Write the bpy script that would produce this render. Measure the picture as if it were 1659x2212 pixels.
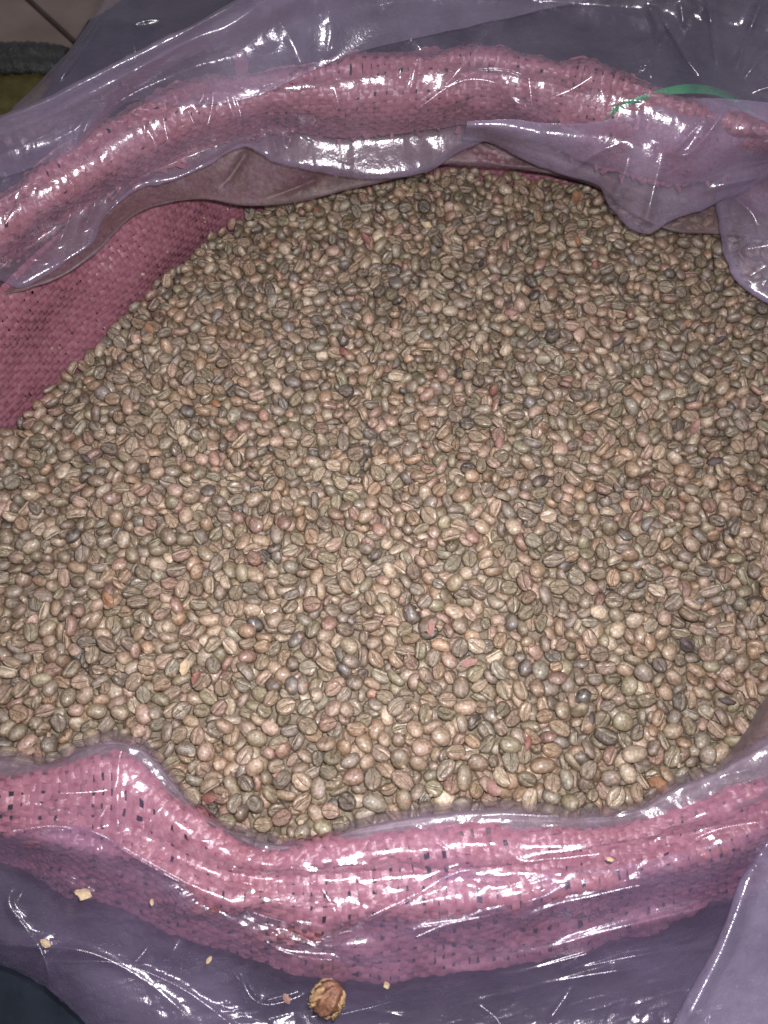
import bpy, math, random
import numpy as np
sc = bpy.context.scene
for o in list(bpy.data.objects): bpy.data.objects.remove(o)
COL = sc.collection
R_ = math.radians
# ------------------------------------------------------------------ camera, world, flash
PHI = R_(63.0)                       # the phone looks down 63 degrees
CAM = np.array([0.0, -0.156, 0.3065])
FPX, CX, CY = 1665.6, 829.5, 1106.0  # layout units: the picture is 1659 x 2212
FW = np.array([0, math.cos(PHI), -math.sin(PHI)])
UP = np.array([0, math.sin(PHI), math.cos(PHI)])
cd = bpy.data.cameras.new('camera'); cam = bpy.data.objects.new('camera', cd); COL.objects.link(cam)
cam.location = CAM; cam.rotation_euler = (R_(90) - PHI, 0, 0)
cd.sensor_fit = 'VERTICAL'; cd.sensor_height = 36.0; cd.lens = 36.0 / (2 * 1106.0 / FPX)
cd.clip_start = 0.01; cd.clip_end = 50
cd.dof.use_dof = True; cd.dof.focus_distance = 0.35; cd.dof.aperture_fstop = 13.0
sc.camera = cam
w = bpy.data.worlds.new("World"); sc.world = w; w.use_nodes = True
bg = w.node_tree.nodes['Background']; bg.inputs[0].default_value = (0.92, 0.92, 1.0, 1); bg.inputs[1].default_value = 0.22
ld = bpy.data.lights.new('phone_flash', 'AREA'); ld.shape = 'DISK'; ld.size = 0.011; ld.spread = R_(160); ld.energy = 2.3; ld.color = (1.0, 0.955, 0.95)
lo = bpy.data.objects.new('phone_flash', ld); COL.objects.link(lo)
lo.location = CAM + UP * 0.020 + np.array([0.012, 0, 0]) + FW * 0.004; lo.rotation_euler = (R_(90) - PHI - R_(5), R_(3), 0)
sc.view_settings.view_transform = 'Standard'; sc.view_settings.look = 'None'
sc.view_settings.exposure = 0.0; sc.view_settings.gamma = 1.0
sc.render.engine = 'CYCLES'
cy = sc.cycles
cy.max_bounces = 10; cy.transparent_max_bounces = 32; cy.diffuse_bounces = 2; cy.glossy_bounces = 3
cy.caustics_reflective = False; cy.caustics_refractive = False; cy.sample_clamp_indirect = 4.0
cy.use_denoising = True
try: cy.denoiser = 'OPENIMAGEDENOISE'; cy.denoising_input_passes = 'RGB_ALBEDO_NORMAL'; cy.denoising_prefilter = 'ACCURATE'
except Exception: pass

# ------------------------------------------------------------------ helpers
def at(px, py, zcm):
    """the point at height z (cm) seen in direction (px, py) of the layout"""
    px = np.asarray(px, float); py = np.asarray(py, float); z = np.asarray(zcm, float) * 0.01
    a = (px - CX) / FPX; b = (CY - py) / FPX
    dx = a; dy = FW[1] + b * UP[1]; dz = FW[2] + b * UP[2]
    t = (z - CAM[2]) / dz
    return np.stack([CAM[0] + t * dx, CAM[1] + t * dy, z + 0 * t], -1)

def proj(P):
    v = np.asarray(P) - CAM; d = v @ FW
    return np.stack([CX + v[..., 0] / d * FPX, CY - (v @ UP) / d * FPX], -1), d

def mesh(name, V, F, mat=None, parent=None, smooth=True, attrs=None):
    me = bpy.data.meshes.new(name)
    V = np.asarray(V, np.float64) - (np.array(parent.location) if parent else 0)
    V = V.astype(np.float32); F = np.asarray(F, np.int32); k = F.shape[1]
    me.vertices.add(len(V)); me.vertices.foreach_set('co', V.ravel())
    me.loops.add(F.size); me.loops.foreach_set('vertex_index', F.ravel())
    me.polygons.add(len(F)); me.polygons.foreach_set('loop_start', np.arange(len(F), dtype=np.int32) * k)
    me.polygons.foreach_set('use_smooth', np.full(len(F), smooth))
    me.update(calc_edges=True)
    for an, (typ, arr) in (attrs or {}).items():
        at_ = me.attributes.new(an, typ, 'POINT')
        at_.data.foreach_set('color' if 'COLOR' in typ else ('vector' if 'VECTOR' in typ else 'value'), np.asarray(arr, np.float32).ravel())
    if mat: me.materials.append(mat)
    o = bpy.data.objects.new(name, me); COL.objects.link(o)
    if parent: o.parent = parent
    return o

def tag(o, label=None, cat=None, group=None, kind=None):
    if label: o['label'] = label
    if cat: o['category'] = cat
    if group: o['group'] = group
    if kind: o['kind'] = kind
    return o

def empty(name, label, cat, loc=(0, 0, 0), group=None):
    o = bpy.data.objects.new(name, None); COL.objects.link(o); o.location = loc; o.empty_display_size = .02
    return tag(o, label, cat, group)

def cr(pts, n):
    """smooth curve through control points, n samples spread by length"""
    p = np.asarray(pts, float)
    t = np.concatenate([[0], np.cumsum(np.linalg.norm(np.diff(p[:, :2], axis=0), axis=1) + 1e-6)])
    m = np.zeros_like(p)
    dt = np.diff(t)[:, None]; s = np.diff(p, axis=0) / dt
    m[1:-1] = (s[:-1] * dt[1:] + s[1:] * dt[:-1]) / (dt[1:] + dt[:-1]); m[0] = s[0]; m[-1] = s[-1]
    q = np.linspace(0, t[-1], n); i = np.clip(np.searchsorted(t, q, 'right') - 1, 0, len(t) - 2)
    h = t[i + 1] - t[i]; u = ((q - t[i]) / h)[:, None]; h = h[:, None]
    return ((2*u**3-3*u**2+1) * p[i] + (u**3-2*u**2+u) * h * m[i] + (-2*u**3+3*u**2) * p[i+1] + (u**3-u**2) * h * m[i+1])

def across(rows, nv):
    """interpolate a stack of sampled rows (R, nu, k) smoothly to nv rows"""
    A = np.asarray(rows); Rn = len(A)
    d = np.linalg.norm(np.diff(A[..., :2], axis=0), axis=2).mean(1) + 14.0
    t = np.concatenate([[0], np.cumsum(d)])
    m = np.zeros_like(A); dt = d[:, None, None]; s = np.diff(A, axis=0) / dt
    m[1:-1] = (s[:-1] * dt[1:] + s[1:] * dt[:-1]) / (dt[1:] + dt[:-1]); m[0] = s[0]; m[-1] = s[-1]
    q = np.linspace(0, t[-1], nv); i = np.clip(np.searchsorted(t, q, 'right') - 1, 0, Rn - 2)
    h = d[i][:, None, None]; u = ((q - t[i])[:, None, None] / h)
    return ((2*u**3-3*u**2+1) * A[i] + (u**3-2*u**2+u) * h * m[i] + (-2*u**3+3*u**2) * A[i+1] + (u**3-u**2) * h * m[i+1])

def _hash(ix, iy, s):
    n = (ix * 374761393 + iy * 668265263 + s * 974634777) & 0xffffffff
    n = ((n ^ (n >> 13)) * 1274126177) & 0xffffffff
    return ((n ^ (n >> 16)) & 0xffff) / 65535.0

def vnoise(x, y, s=0):
    ix = np.floor(x).astype(np.int64); iy = np.floor(y).astype(np.int64); fx = x - ix; fy = y - iy
    ux = fx*fx*fx*(fx*(6*fx-15)+10); uy = fy*fy*fy*(fy*(6*fy-15)+10)
    a = _hash(ix, iy, s); b = _hash(ix+1, iy, s); c = _hash(ix, iy+1, s); d = _hash(ix+1, iy+1, s)
    return (a + (b-a)*ux)*(1-uy) + (c + (d-c)*ux)*uy

def facets(x, y, s=0):
    """crumpled-film height: cells of flat facets meeting in sharp ridges"""
    ix = np.floor(x).astype(np.int64); iy = np.floor(y).astype(np.int64)
    h = np.full(x.shape, -9.0)
    for dx in (-1, 0, 1):
        for dy in (-1, 0, 1):
            jx, jy = ix+dx, iy+dy
            cx = jx + _hash(jx, jy, s); cy_ = jy + _hash(jx, jy, s+1)
            gx = (_hash(jx, jy, s+2)-.5)*1.6; gy = (_hash(jx, jy, s+3)-.5)*1.6
            h = np.maximum(h, gx*(x-cx) + gy*(y-cy_) - 1.0*((x-cx)**2+(y-cy_)**2)**.5 + .3*_hash(jx, jy, s+4))
    return h

def normals(P):
    du = np.gradient(P, axis=1); dv = np.gradient(P, axis=0)
    n = np.cross(du, dv); n /= np.linalg.norm(n, axis=2, keepdims=True) + 1e-12
    flip = ((CAM - P) * n).sum(2) < 0; n[flip] *= -1
    return n

def crease_h(px, creases, dep, kw=1.35, kh=1.5):
    """taut wrinkles: each one bridges straight across what lies under it, lifted towards the open side"""
    H = np.zeros(px.shape[:2])
    for pl, wd, hh in creases:
        wd = wd * kw; hh = hh * kh * 1e-3
        p = cr(pl, max(2, len(pl) * 8)) if len(pl) > 2 else cr([pl[0], tuple((np.array(pl[0]) + pl[1]) / 2), pl[1]], 16)
        lo_ = p.min(0) - wd * 4; hi_ = p.max(0) + wd * 4
        m = ((px > lo_) & (px < hi_)).all(2)
        if m.sum() < 4: continue
        q = px[m]; dq = dep[m]; best = np.full(len(q), 1e9); frac = np.zeros(len(q)); n = len(p) - 1
        dl = np.array([dq[np.argmin(((q - c)**2).sum(1))] for c in p])
        s_ = np.linspace(0, 1, len(p)); fit = np.polyval(np.polyfit(s_, dl, 2), s_)
        base = np.percentile(fit, 30)
        lift = np.clip(fit - (base - hh), hh * .35, hh + .006)
        for k in range(n):
            a, b = p[k], p[k+1]; ab = b - a
            t = np.clip(((q - a) @ ab) / (ab @ ab + 1e-9), 0, 1)
            d = np.linalg.norm(q - a - t[:, None] * ab, axis=1)
            u = d < best; best[u] = d[u]; frac[u] = (k + t[u]) / n
        taper = np.clip(np.minimum(frac, 1 - frac) * 7 + .15, 0, 1)
        rr = np.sqrt((best / wd)**2 + .16) - .40
        H[m] = np.maximum(H[m], np.interp(frac, s_, lift) * np.exp(-rr * 1.25) * taper)
    return H

def grid_faces(nv, nu):
    i = np.arange(nu - 1)[None] + (np.arange(nv - 1) * nu)[:, None]; i = i.ravel()
    return np.stack([i, i+1, i+nu+1, i+nu], 1)

SURF = {}
def surf(rows, nu, nv):
    A = across([cr(r, nu) for r in rows], nv)
    return at(A[..., 0], A[..., 1], A[..., 2]), A[..., :2]

def crumple(px, P, spec):
    """spec: list of (kind, sx, sy, rot, amp_mm, seed) in layout units"""
    H = 0
    for kind, sx, sy, rot, amp, seed in spec:
        c, s_ = math.cos(R_(rot)), math.sin(R_(rot))
        x = (px[..., 0]*c + px[..., 1]*s_) / sx; y = (-px[..., 0]*s_ + px[..., 1]*c) / sy
        wx = x + .6*vnoise(x*.7, y*.7, seed+50); wy = y + .6*vnoise(x*.7+9, y*.7, seed+51)
        if kind == 'n': H = H + amp*1e-3*(vnoise(wx, wy, seed)-.5)
        elif kind == 'r':
            m = vnoise(x*.45+3, y*.45, seed+60)
            H = H + amp*1e-3*(1-np.abs(2*vnoise(wx, wy, seed)-1)**.8)*m
        else: H = H + amp*1e-3*facets(wx, wy, seed)
    return H

def film(name, rows, nu, nv, creases, spec, mat, parent, fade=None):
    P, px = surf(rows, nu, nv)
    N = normals(P)
    cr_ = crumple(px, P, spec); vd = CAM - P; L_ = np.linalg.norm(vd, axis=2); Hc = crease_h(px, creases, L_)
    P = P + N * ((cr_ - np.percentile(cr_, 6)) * np.exp(-Hc / .004))[..., None] + vd / L_[..., None] * Hc[..., None]
    o = mesh(name, P.reshape(-1, 3), grid_faces(nv, nu), mat, parent)
    SURF[name] = (P, px, normals(P))
    return o

def on_film(name, x, y):
    P, px, N = SURF[name]
    pp, _ = proj(P); k = np.unravel_index(np.argmin(((pp - (x, y))**2).sum(2)), pp.shape[:2])
    return P[k], N[k]

# ------------------------------------------------------------------ materials
class NT:
    def __init__(s, name):
        s.m = bpy.data.materials.new(name); s.m.use_nodes = True; s.t = s.m.node_tree; s.t.nodes.clear()
    def n(s, typ, **kw):
        nd = s.t.nodes.new(typ)
        for k, v in kw.items():
            if k[0] == 'i' and k[1:].isdigit(): s.put(nd.inputs[int(k[1:])], v)
            elif k.startswith('in_'): s.put(nd.inputs[k[3:].replace('_', ' ')], v)
            else: setattr(nd, k, v)
        return nd
    def put(s, inp, v):
        if isinstance(v, bpy.types.NodeSocket): s.t.links.new(v, inp)
        else: inp.default_value = v
    def out(s, sock): s.t.links.new(sock, s.n('ShaderNodeOutputMaterial').inputs[0]); return s.m
    def math(s, op, a, b=0.5, clamp=False): return s.n('ShaderNodeMath', operation=op, i0=a, i1=b, use_clamp=clamp).outputs[0]
    def mixc(s, f, a, b, blend='MIX'):
        nd = s.n('ShaderNodeMix', data_type='RGBA', blend_type=blend); s.put(nd.inputs[0], f); s.put(nd.inputs[6], a); s.put(nd.inputs[7], b); return nd.outputs[2]
    def noise(s, vec, scale, detail=3, rough=.55):
        nd = s.n('ShaderNodeTexNoise'); s.put(nd.inputs['Vector'], vec); nd.inputs['Scale'].default_value = scale
        nd.inputs['Detail'].default_value = detail; nd.inputs['Roughness'].default_value = rough; return nd.outputs['Fac']
    def ramp(s, f, *stops):
        nd = s.n('ShaderNodeValToRGB'); s.put(nd.inputs[0], f); e = nd.color_ramp.elements
        while len(e) < len(stops): e.new(.5)
        for k, (p, c) in enumerate(stops): e[k].position = p; e[k].color = c if len(c) == 4 else (*c, 1)
        return nd.outputs[0]
    def rr(s, f, a, b, c=0., d=1.):
        nd = s.n('ShaderNodeMapRange'); s.put(nd.inputs[0], f)
        for k, v in zip((1, 2, 3, 4), (a, b, c, d)): nd.inputs[k].default_value = v
        return nd.outputs[0]
    def pos(s): return s.n('ShaderNodeNewGeometry').outputs['Position']
    def bump(s, h, dist, strength=1.0, normal=None):
        nd = s.n('ShaderNodeBump'); s.put(nd.inputs['Height'], h); nd.inputs['Distance'].default_value = dist; nd.inputs['Strength'].default_value = strength
        if normal is not None: s.put(nd.inputs['Normal'], normal)
        return nd.outputs[0]

def c4(r, g, b): return (r, g, b, 1)
def srgb(r, g, b):
    f = lambda v: (v/255/12.92 if v/255 <= .04045 else ((v/255+.055)/1.055)**2.4)
    return (f(r), f(g), f(b), 1)

def mat_bean():
    t = NT('green_coffee_bean')
    lc = t.n('ShaderNodeAttribute', attribute_name='lc'); tint = t.n('ShaderNodeAttribute', attribute_name='tint')
    v = lc.outputs['Vector']; p = t.pos()
    big = t.noise(p, 330, 3); fine = t.noise(p, 820, 5, .72)
    base = t.mixc(t.rr(big, .4, .7, 0, .5), tint.outputs['Color'], c4(.27, .205, .150))
    base = t.mixc(1.0, base, t.ramp(fine, (.32, (.40, .37, .34)), (.5, (.90, .88, .86)), (.68, (1.42, 1.41, 1.40))), 'MULTIPLY')
    # the flat side: wrinkled silver skin and a pale crease
    sx = t.n('ShaderNodeSeparateXYZ'); t.put(sx.inputs[0], v)
    flat = t.rr(sx.outputs[2], -.55, -1.1)
    cre = t.n('ShaderNodeAttribute', attribute_name='crease').outputs['Fac']
    sk = t.noise(p, 900, 4, .7)
    base = t.mixc(t.math('MULTIPLY', flat, t.rr(sk, .5, .68, 0, .55)), base, c4(.40, .33, .235))
    rim = t.math('MULTIPLY', flat, t.rr(cre, .15, .5))
    base = t.mixc(t.math('MULTIPLY', rim, t.rr(t.noise(p, 600, 2), .42, .55, 0, .8)), base, c4(.45, .37, .26))
    core = t.math('MULTIPLY', flat, t.rr(cre, .8, 1.0, 0, .35))
    base = t.mixc(core, base, c4(.10, .065, .04))
    # dusty specks
    base = t.mixc(t.rr(t.noise(p, 2600, 2), .66, .74, 0, .45), base, c4(.38, .34, .28))
    h = t.math('ADD', t.math('MULTIPLY', fine, .6), t.math('MULTIPLY', t.math('MULTIPLY', flat, sk), 1.6))
    b = t.n('ShaderNodeBsdfPrincipled', in_Base_Color=base, in_Roughness=t.rr(fine, .3, .7, .44, .27), in_Normal=t.bump(h, .0012, .75))
    b.inputs['Specular IOR Level'].default_value = .85
    b.inputs['Coat Weight'].default_value = .22; b.inputs['Coat Roughness'].default_value = .24; s_n = t.bump(big, .0006, .6); t.put(b.inputs['Coat Normal'], s_n)
    return t.out(b.outputs[0])

def mat_film(name, haze, haze2, col, rough=.20, spec=.11, dirt=0.0, dirtcol=(.20, .13, .09), bumpd=.00025):
    """thin cloudy polythene: part clear, part milky, shiny on both faces"""
    t = NT(name); p = t.pos()
    lw = t.n('ShaderNodeLayerWeight'); lw.inputs['Blend'].default_value = .5
    graze = t.math('POWER', lw.outputs['Facing'], 2.2)
    cl = t.noise(p, 38, 4, .6); scr = t.noise(p, 420, 3, .7)
    hz = t.math('MULTIPLY', t.math('ADD', t.rr(cl, .35, .7, .35, 1.1), t.rr(t.noise(p, 13, 3, .6), .35, .65, .0, .9)), haze)
    hz = t.math('ADD', hz, t.math('MULTIPLY', graze, haze2), True)
    speck = t.rr(t.noise(p, 1500, 2, .6), .69, .75, 0, .35)
    hz = t.math('ADD', hz, speck, True)
    colr = t.mixc(t.rr(scr, .35, .75, 0, .25), c4(*col), c4(.78, .74, .78))
    if dirt: colr = t.mixc(t.math('MULTIPLY', t.rr(t.noise(p, 70, 5, .7), .35, .65), dirt), colr, c4(*dirtcol))
    crin = t.math('ADD', t.noise(p, 260, 3, .6), t.math('MULTIPLY', t.noise(p, 950, 3, .6), .3))
    nrm = t.bump(crin, bumpd * 4, .35)
    df = t.n('ShaderNodeBsdfDiffuse', in_Color=colr, in_Normal=nrm); tl = t.n('ShaderNodeBsdfTranslucent', in_Color=colr)
    milky = t.n('ShaderNodeMixShader', i0=.35, i1=df.outputs[0], i2=tl.outputs[0])
    tr = t.n('ShaderNodeBsdfTransparent'); tr.inputs[0].default_value = c4(.95, .925, .965)
    body = t.n('ShaderNodeMixShader', i0=hz, i1=tr.outputs[0], i2=milky.outputs[0])
    gl = t.n('ShaderNodeBsdfAnisotropic' if False else 'ShaderNodeBsdfGlossy', in_Roughness=rough, in_Normal=nrm); gl.inputs[0].default_value = c4(.95, .94, 1)
    gf = t.math('ADD', t.math('MULTIPLY', t.math('POWER', lw.outputs['Facing'], 4.0), .35), spec, True)
    ms = t.n('ShaderNodeMixShader', i0=gf, i1=body.outputs[0], i2=gl.outputs[0])
    return t.out(ms.outputs[0])

def mat_simple(name, a, b, scale, rough=.6, bumpd=.0005, bscale=None, spec=.3, detail=4):
    t = NT(name); p = t.pos(); f = t.noise(p, scale, detail, .6)
    c = t.mixc(t.rr(f, .3, .7), c4(*a), c4(*b))
    bs = t.n('ShaderNodeBsdfPrincipled', in_Base_Color=c, in_Roughness=rough, in_Normal=t.bump(t.noise(p, bscale or scale*3, 4, .65), bumpd, .8))
    bs.inputs['Specular IOR Level'].default_value = spec
    return t.out(bs.outputs[0])

def mat_tape(name='pink_polypropylene_tape', k=1.0):
    t = NT(name); p = t.pos()
    r = t.n('ShaderNodeObjectInfo').outputs['Random']
    f = t.noise(p, 330, 3, .6); st = t.noise(p, 1400, 3, .6)
    c = t.mixc(t.rr(f, .3, .7), c4(.40, .105, .150), c4(.56, .215, .255))
    c = t.mixc(t.rr(r, 0, 1, 0, .35), c, c4(.50, .15, .19))
    c = t.mixc(t.rr(st, .58, .75, 0, .45), c, c4(.72, .46, .48))
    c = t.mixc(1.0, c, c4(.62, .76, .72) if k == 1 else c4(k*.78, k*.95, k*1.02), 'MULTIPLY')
    b = t.n('ShaderNodeBsdfPrincipled', in_Base_Color=c, in_Roughness=.36, in_Normal=t.bump(t.math('ADD', f, t.math('MULTIPLY', st, .25)), .0007, .6))
    b.inputs['Specular IOR Level'].default_value = .45
    tl = t.n('ShaderNodeBsdfTranslucent', in_Color=c)
    ms = t.n('ShaderNodeMixShader', i0=.18, i1=b.outputs[0], i2=tl.outputs[0])
    return t.out(ms.outputs[0])

M_BEAN = mat_bean(); M_TAPE = mat_tape(); M_TAPE_IN = mat_tape('shaded_dusty_tape', .62)  # inner wall tape: dust, plus the wall's shade darkened into the colour
M_FILM = mat_film('clear_polythene', .105, .22, (.58, .48, .72), spec=.08, rough=.23)
M_FILM_CLEAR = mat_film('thin_polythene', .062, .13, (.58, .41, .74), spec=.08, rough=.24)
M_FILM_MILKY = mat_film('cloudy_polythene', .26, .28, (.52, .43, .66), spec=.075)
M_FILM_DUSTY_DIM = mat_film('dusty_shaded_polythene', .42, .25, (.20, .115, .145), rough=.5, spec=.022, dirt=.6)  # inner folds: brown dust, with their dimmer light worked into the colour
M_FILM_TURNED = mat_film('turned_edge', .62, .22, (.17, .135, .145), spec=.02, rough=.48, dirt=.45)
M_NAVY = mat_simple('navy_cloth', (.010, .014, .022), (.020, .026, .038), 60, .9, .0004, 1800, .15)
M_TARP = mat_simple('dark_blue_tarpaulin', (.007, .009, .022), (.018, .020, .040), 25, .42, .004, 60, .5)
M_DUST = mat_simple('bean_dust', (.10, .078, .058), (.22, .18, .14), 500, .95, .001, 1500, .1)

# ------------------------------------------------------------------ floor and what stands behind
rng = random.Random(11); nr = np.random.RandomState(4)
ZF = -0.20
def slab(name, corners, z0, z1, mat, parent):
    V = [(x, y, z0) for x, y in corners] + [(x, y, z1) for x, y in corners]
    F = [(3, 2, 1, 0), (4, 5, 6, 7)] + [(i, (i+1) % 4, (i+1) % 4 + 4, i + 4) for i in range(4)]
    return mesh(name, V, F, mat, parent, smooth=False)
M_PLANK = mat_simple('grey_floor_tile', (.27, .20, .17), (.40, .31, .275), 14, .75, .0008, 160, .25)
M_GROUT = mat_simple('dark_joint', (.022, .018, .016), (.035, .028, .026), 60, .9)
fl = mesh('floor', [(-1.8, -1.2, ZF-.012), (1.8, -1.2, ZF-.012), (1.8, 2.6, ZF-.012), (-1.8, 2.6, ZF-.012)], [(0, 1, 2, 3)], M_GROUT)
tag(fl, kind='structure')
sA, sB = at(62, 0, ZF*100)[:2], at(158, 88, ZF*100)[:2]
ax = (sB - sA) / np.linalg.norm(sB - sA); ay = np.array([-ax[1], ax[0]])
TS = 1.3; TW = .30; gp = .0035
for i in range(-4, 4):
    for j in range(-3, 4):
        o0 = sA + ax * ((i - .5) * TS) + ay * (j * TW)
        cs = [o0 + ax*u + ay*v_ for u, v_ in ((gp, gp), (TS-gp, gp), (TS-gp, TW-gp), (gp, TW-gp))]
        c0 = np.mean(cs, axis=0)
        if -2.0 < c0[0] < 1.6 and -.8 < c0[1] < 2.3:
            slab('floor_tile', cs, ZF-.010, ZF + rng.uniform(-.0006, .0006), M_PLANK, fl)

# navy cloth under the front edge of the liner
def sheetmesh(name, x0, x1, y0, y1, fz, nx, ny, mat, parent=None):
    X, Y = np.meshgrid(np.linspace(x0, x1, nx), np.linspace(y0, y1, ny)); Z = fz(X, Y)
    return mesh(name, np.stack([X, Y, Z], -1).reshape(-1, 3), grid_faces(ny, nx), mat, parent)
o = sheetmesh('navy_cloth', -.40, .42, -.46, -.10, lambda x, y: -.082 + .012*vnoise(x*16, y*16, 3) - .10*np.clip((-.26-y)/.2, 0, 1)**2, 120, 60, M_NAVY)
tag(o, 'dark navy cloth under the front edge of the plastic', 'cloth')
def tz(x, y):
    l = -.13*np.clip((-.262 - x + .16*(y-.4))/.035, 0, 1)**1.5
    return -.075 + .05*np.exp(-((x-.12)/.2)**2-((y-.42)/.12)**2) + .022*facets(x*9, y*9, 8) + .006*facets(x*31, y*31, 9) + l - .09*np.clip((y-.5)/.3, 0, 1)
o = sheetmesh('tarpaulin', -.33, .75, .26, .95, tz, 260, 190, M_TARP)
tag(o, 'crumpled dark blue tarpaulin lying behind the pink sack', 'tarpaulin')

# olive sack at the upper left with a dark woven binding along its far edge
M_OLIVE = mat_simple('olive_weave', (.075, .060, .014), (.14, .115, .032), 90, .55, .0012, 520, .4)
M_BIND = mat_simple('dark_binding', (.012, .013, .013), (.040, .042, .040), 160, .30, .002, 420, .7)
osk = empty('olive_sack', 'olive green woven sack with a dark shiny binding, at the upper left behind the plastic', 'sack', tuple(at(0, 200, -14)))
rows = [[(-420, 118, -9.5), (-150, 112, -9.5), (0, 108, -9.5), (100, 109, -9.6), (150, 118, -10.5), (190, 150, -13), (215, 200, -17)],
        [(-420, 160, -8.4), (-150, 154, -8.4), (0, 151, -8.4), (100, 153, -8.5), (150, 165, -9.4), (195, 205, -12), (225, 260, -17)],
        [(-420, 235, -8.0), (-150, 230, -8.0), (0, 230, -8.0), (100, 233, -8.2), (150, 248, -9.2), (200, 290, -12), (230, 340, -17)],
        [(-420, 330, -9.5), (-150, 330, -9.5), (0, 330, -9.5), (100, 333, -9.7), (150, 343, -10.7), (200, 380, -13), (230, 420, -18)],
        [(-420, 400, -19), (-150, 400, -19), (0, 400, -19), (100, 405, -19), (150, 410, -19), (200, 430, -19), (230, 460, -19)]]
P, px = surf(rows, 90, 60); N = normals(P)
P = P + N * (.0012*(np.sin(px[..., 0]*.55)*np.sin(px[..., 1]*.7)) + .004*(vnoise(px[..., 0]/40, px[..., 1]/40, 5)-.5))[..., None]
mesh('body', P.reshape(-1, 3), grid_faces(60, 90), M_OLIVE, osk)
def tube(name, ctrl, r, n, mat, parent, seg=12, wob=0):
    p = cr(np.asarray(ctrl, float)[:, [0, 1, 2]], n); P = at(p[:, 0], p[:, 1], p[:, 2]) if not wob == 'w' else p
    T = np.gradient(P, axis=0); T /= np.linalg.norm(T, axis=1, keepdims=True)
    A = np.cross(T, [0, 0, 1.]); A /= np.linalg.norm(A, axis=1, keepdims=True); Bv = np.cross(T, A)
    th = np.linspace(0, 2*np.pi, seg, endpoint=False)
    k = np.arange(n)[:, None]; rad = r * (1 + .05*np.sin(k*1.9 + th*2) + .03*np.sin(k*.8))
    V = P[:, None] + rad[..., None]*(A[:, None]*np.cos(th)[None, :, None] + Bv[:, None]*np.sin(th)[None, :, None])
    i = np.arange(n-1)[:, None]*seg; j = np.arange(seg)[None]
    F = np.stack([i+j, i+(j+1) % seg, i+seg+(j+1) % seg, i+seg+j], -1).reshape(-1, 4)
    return mesh(name, V.reshape(-1, 3), F, mat, parent)
tube('binding', [(-420, 128, -8.6), (-150, 124, -8.5), (0, 120, -8.5), (100, 121, -8.6), (140, 128, -9.2), (175, 150, -11.4), (200, 190, -15)], .0095, 160, M_BIND, osk)
tube('binding', [(-420, 152, -8.0), (-150, 147, -8.0), (0, 144, -8.0), (100, 146, -8.1), (142, 156, -8.8), (180, 184, -11.2), (206, 226, -15)], .0075, 160, M_BIND, osk)

# ------------------------------------------------------------------ the woven pink sack
ZL = -0.03
sack = empty('woven_sack', 'open pink woven plastic sack full of coffee beans, its mouth lined with clear film', 'sack', (0, .03, ZL))
fa = [(-250, 715, 3.4), (-100, 635, 3.7), (0, 568, 4), (100, 500, 4.2), (200, 440, 4.4), (300, 378, 4.6), (400, 336, 4.7), (478, 306, 4.8), (590, 281, 4.2), (750, 295, 3.8),
      (865, 287, 3.8), (1014, 276, 3.8), (1122, 281, 3.8), (1200, 315, 3.5), (1271, 347, 3.3), (1357, 365, 3.2), (1447, 393, 3), (1540, 379, 3), (1626, 352, 3), (1750, 345, 3), (1900, 360, 3)]
fc = [(-250, 520, 5.5), (-100, 455, 5.7), (0, 425, 5.9), (120, 345, 6.1), (200, 290, 6.3), (300, 222, 6.7), (370, 190, 6.9), (430, 168, 6.9), (520, 165, 6.9), (640, 158, 6.9), (700, 142, 6.9), (760, 130, 6.9),
      (900, 113, 6.9), (1040, 113, 6.9), (1108, 124, 6.9), (1241, 142, 6.9), (1367, 168, 6.7), (1457, 207, 6.4), (1540, 240, 6.1), (1640, 273, 5.9), (1750, 300, 5.9), (1900, 335, 5.9)]
def lerp_rows(a, b, f, dz=0, dy=0, n=24):
    A = cr(a, n); B = cr(b, n); C = A*(1-f) + B*f; C[:, 2] += dz; C[:, 1] += dy
    return [tuple(r) for r in C]
back_rows = [fa, lerp_rows(fa, fc, .33, .95), lerp_rows(fa, fc, .7, .95), fc, lerp_rows(fc, fc, 0, -2.5, 6), lerp_rows(fc, fc, 0, -9, 14)]
f0 = [(-250, 1700, .9), (-100, 1692, .9), (0, 1687, .9), (80, 1672, .9), (150, 1658, 1), (210, 1630, 1.1), (252, 1618, 1.1), (300, 1645, 1), (360, 1702, .9), (420, 1756, .8), (500, 1806, .7), (560, 1838, .7), (620, 1836, .7),
      (700, 1818, .8), (800, 1802, .9), (900, 1790, .9), (1050, 1782, .9), (1200, 1788, .9), (1350, 1780, .9), (1450, 1755, 1), (1560, 1710, 1.2), (1659, 1665, 1.4), (1900, 1560, 2)]
f1 = [(-250, 1800, .8), (0, 1772, .8), (150, 1775, .9), (300, 1792, .9), (400, 1852, .8), (500, 1888, .7), (600, 1896, .7), (800, 1890, .8), (1000, 1880, .8), (1250, 1852, .9), (1450, 1812, 1), (1659, 1745, 1.2), (1900, 1650, 1.6)]
f3 = [(-250, 1870, -2.09), (0, 1850, -2.09), (80, 1885, -2.09), (150, 1930, -2.09), (280, 1965, -2.09), (420, 2030, -2.30), (560, 2070, -2.51), (700, 2103, -2.51), (800, 2116, -2.51), (1000, 2088, -2.51), (1200, 2062, -2.51), (1400, 1998, -2.30), (1500, 1968, -2.09), (1659, 1905, -2.09), (1900, 1800, -1.67)]
front_rows = [lerp_rows(f0, f0, 0, -2.4, -14), lerp_rows(f0, f0, 0, -.5, -5), f0, lerp_rows(f0, f1, .5, .40), f1, lerp_rows(f1, f3, .35, 1.2), lerp_rows(f1, f3, .55, .5), f3]
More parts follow.
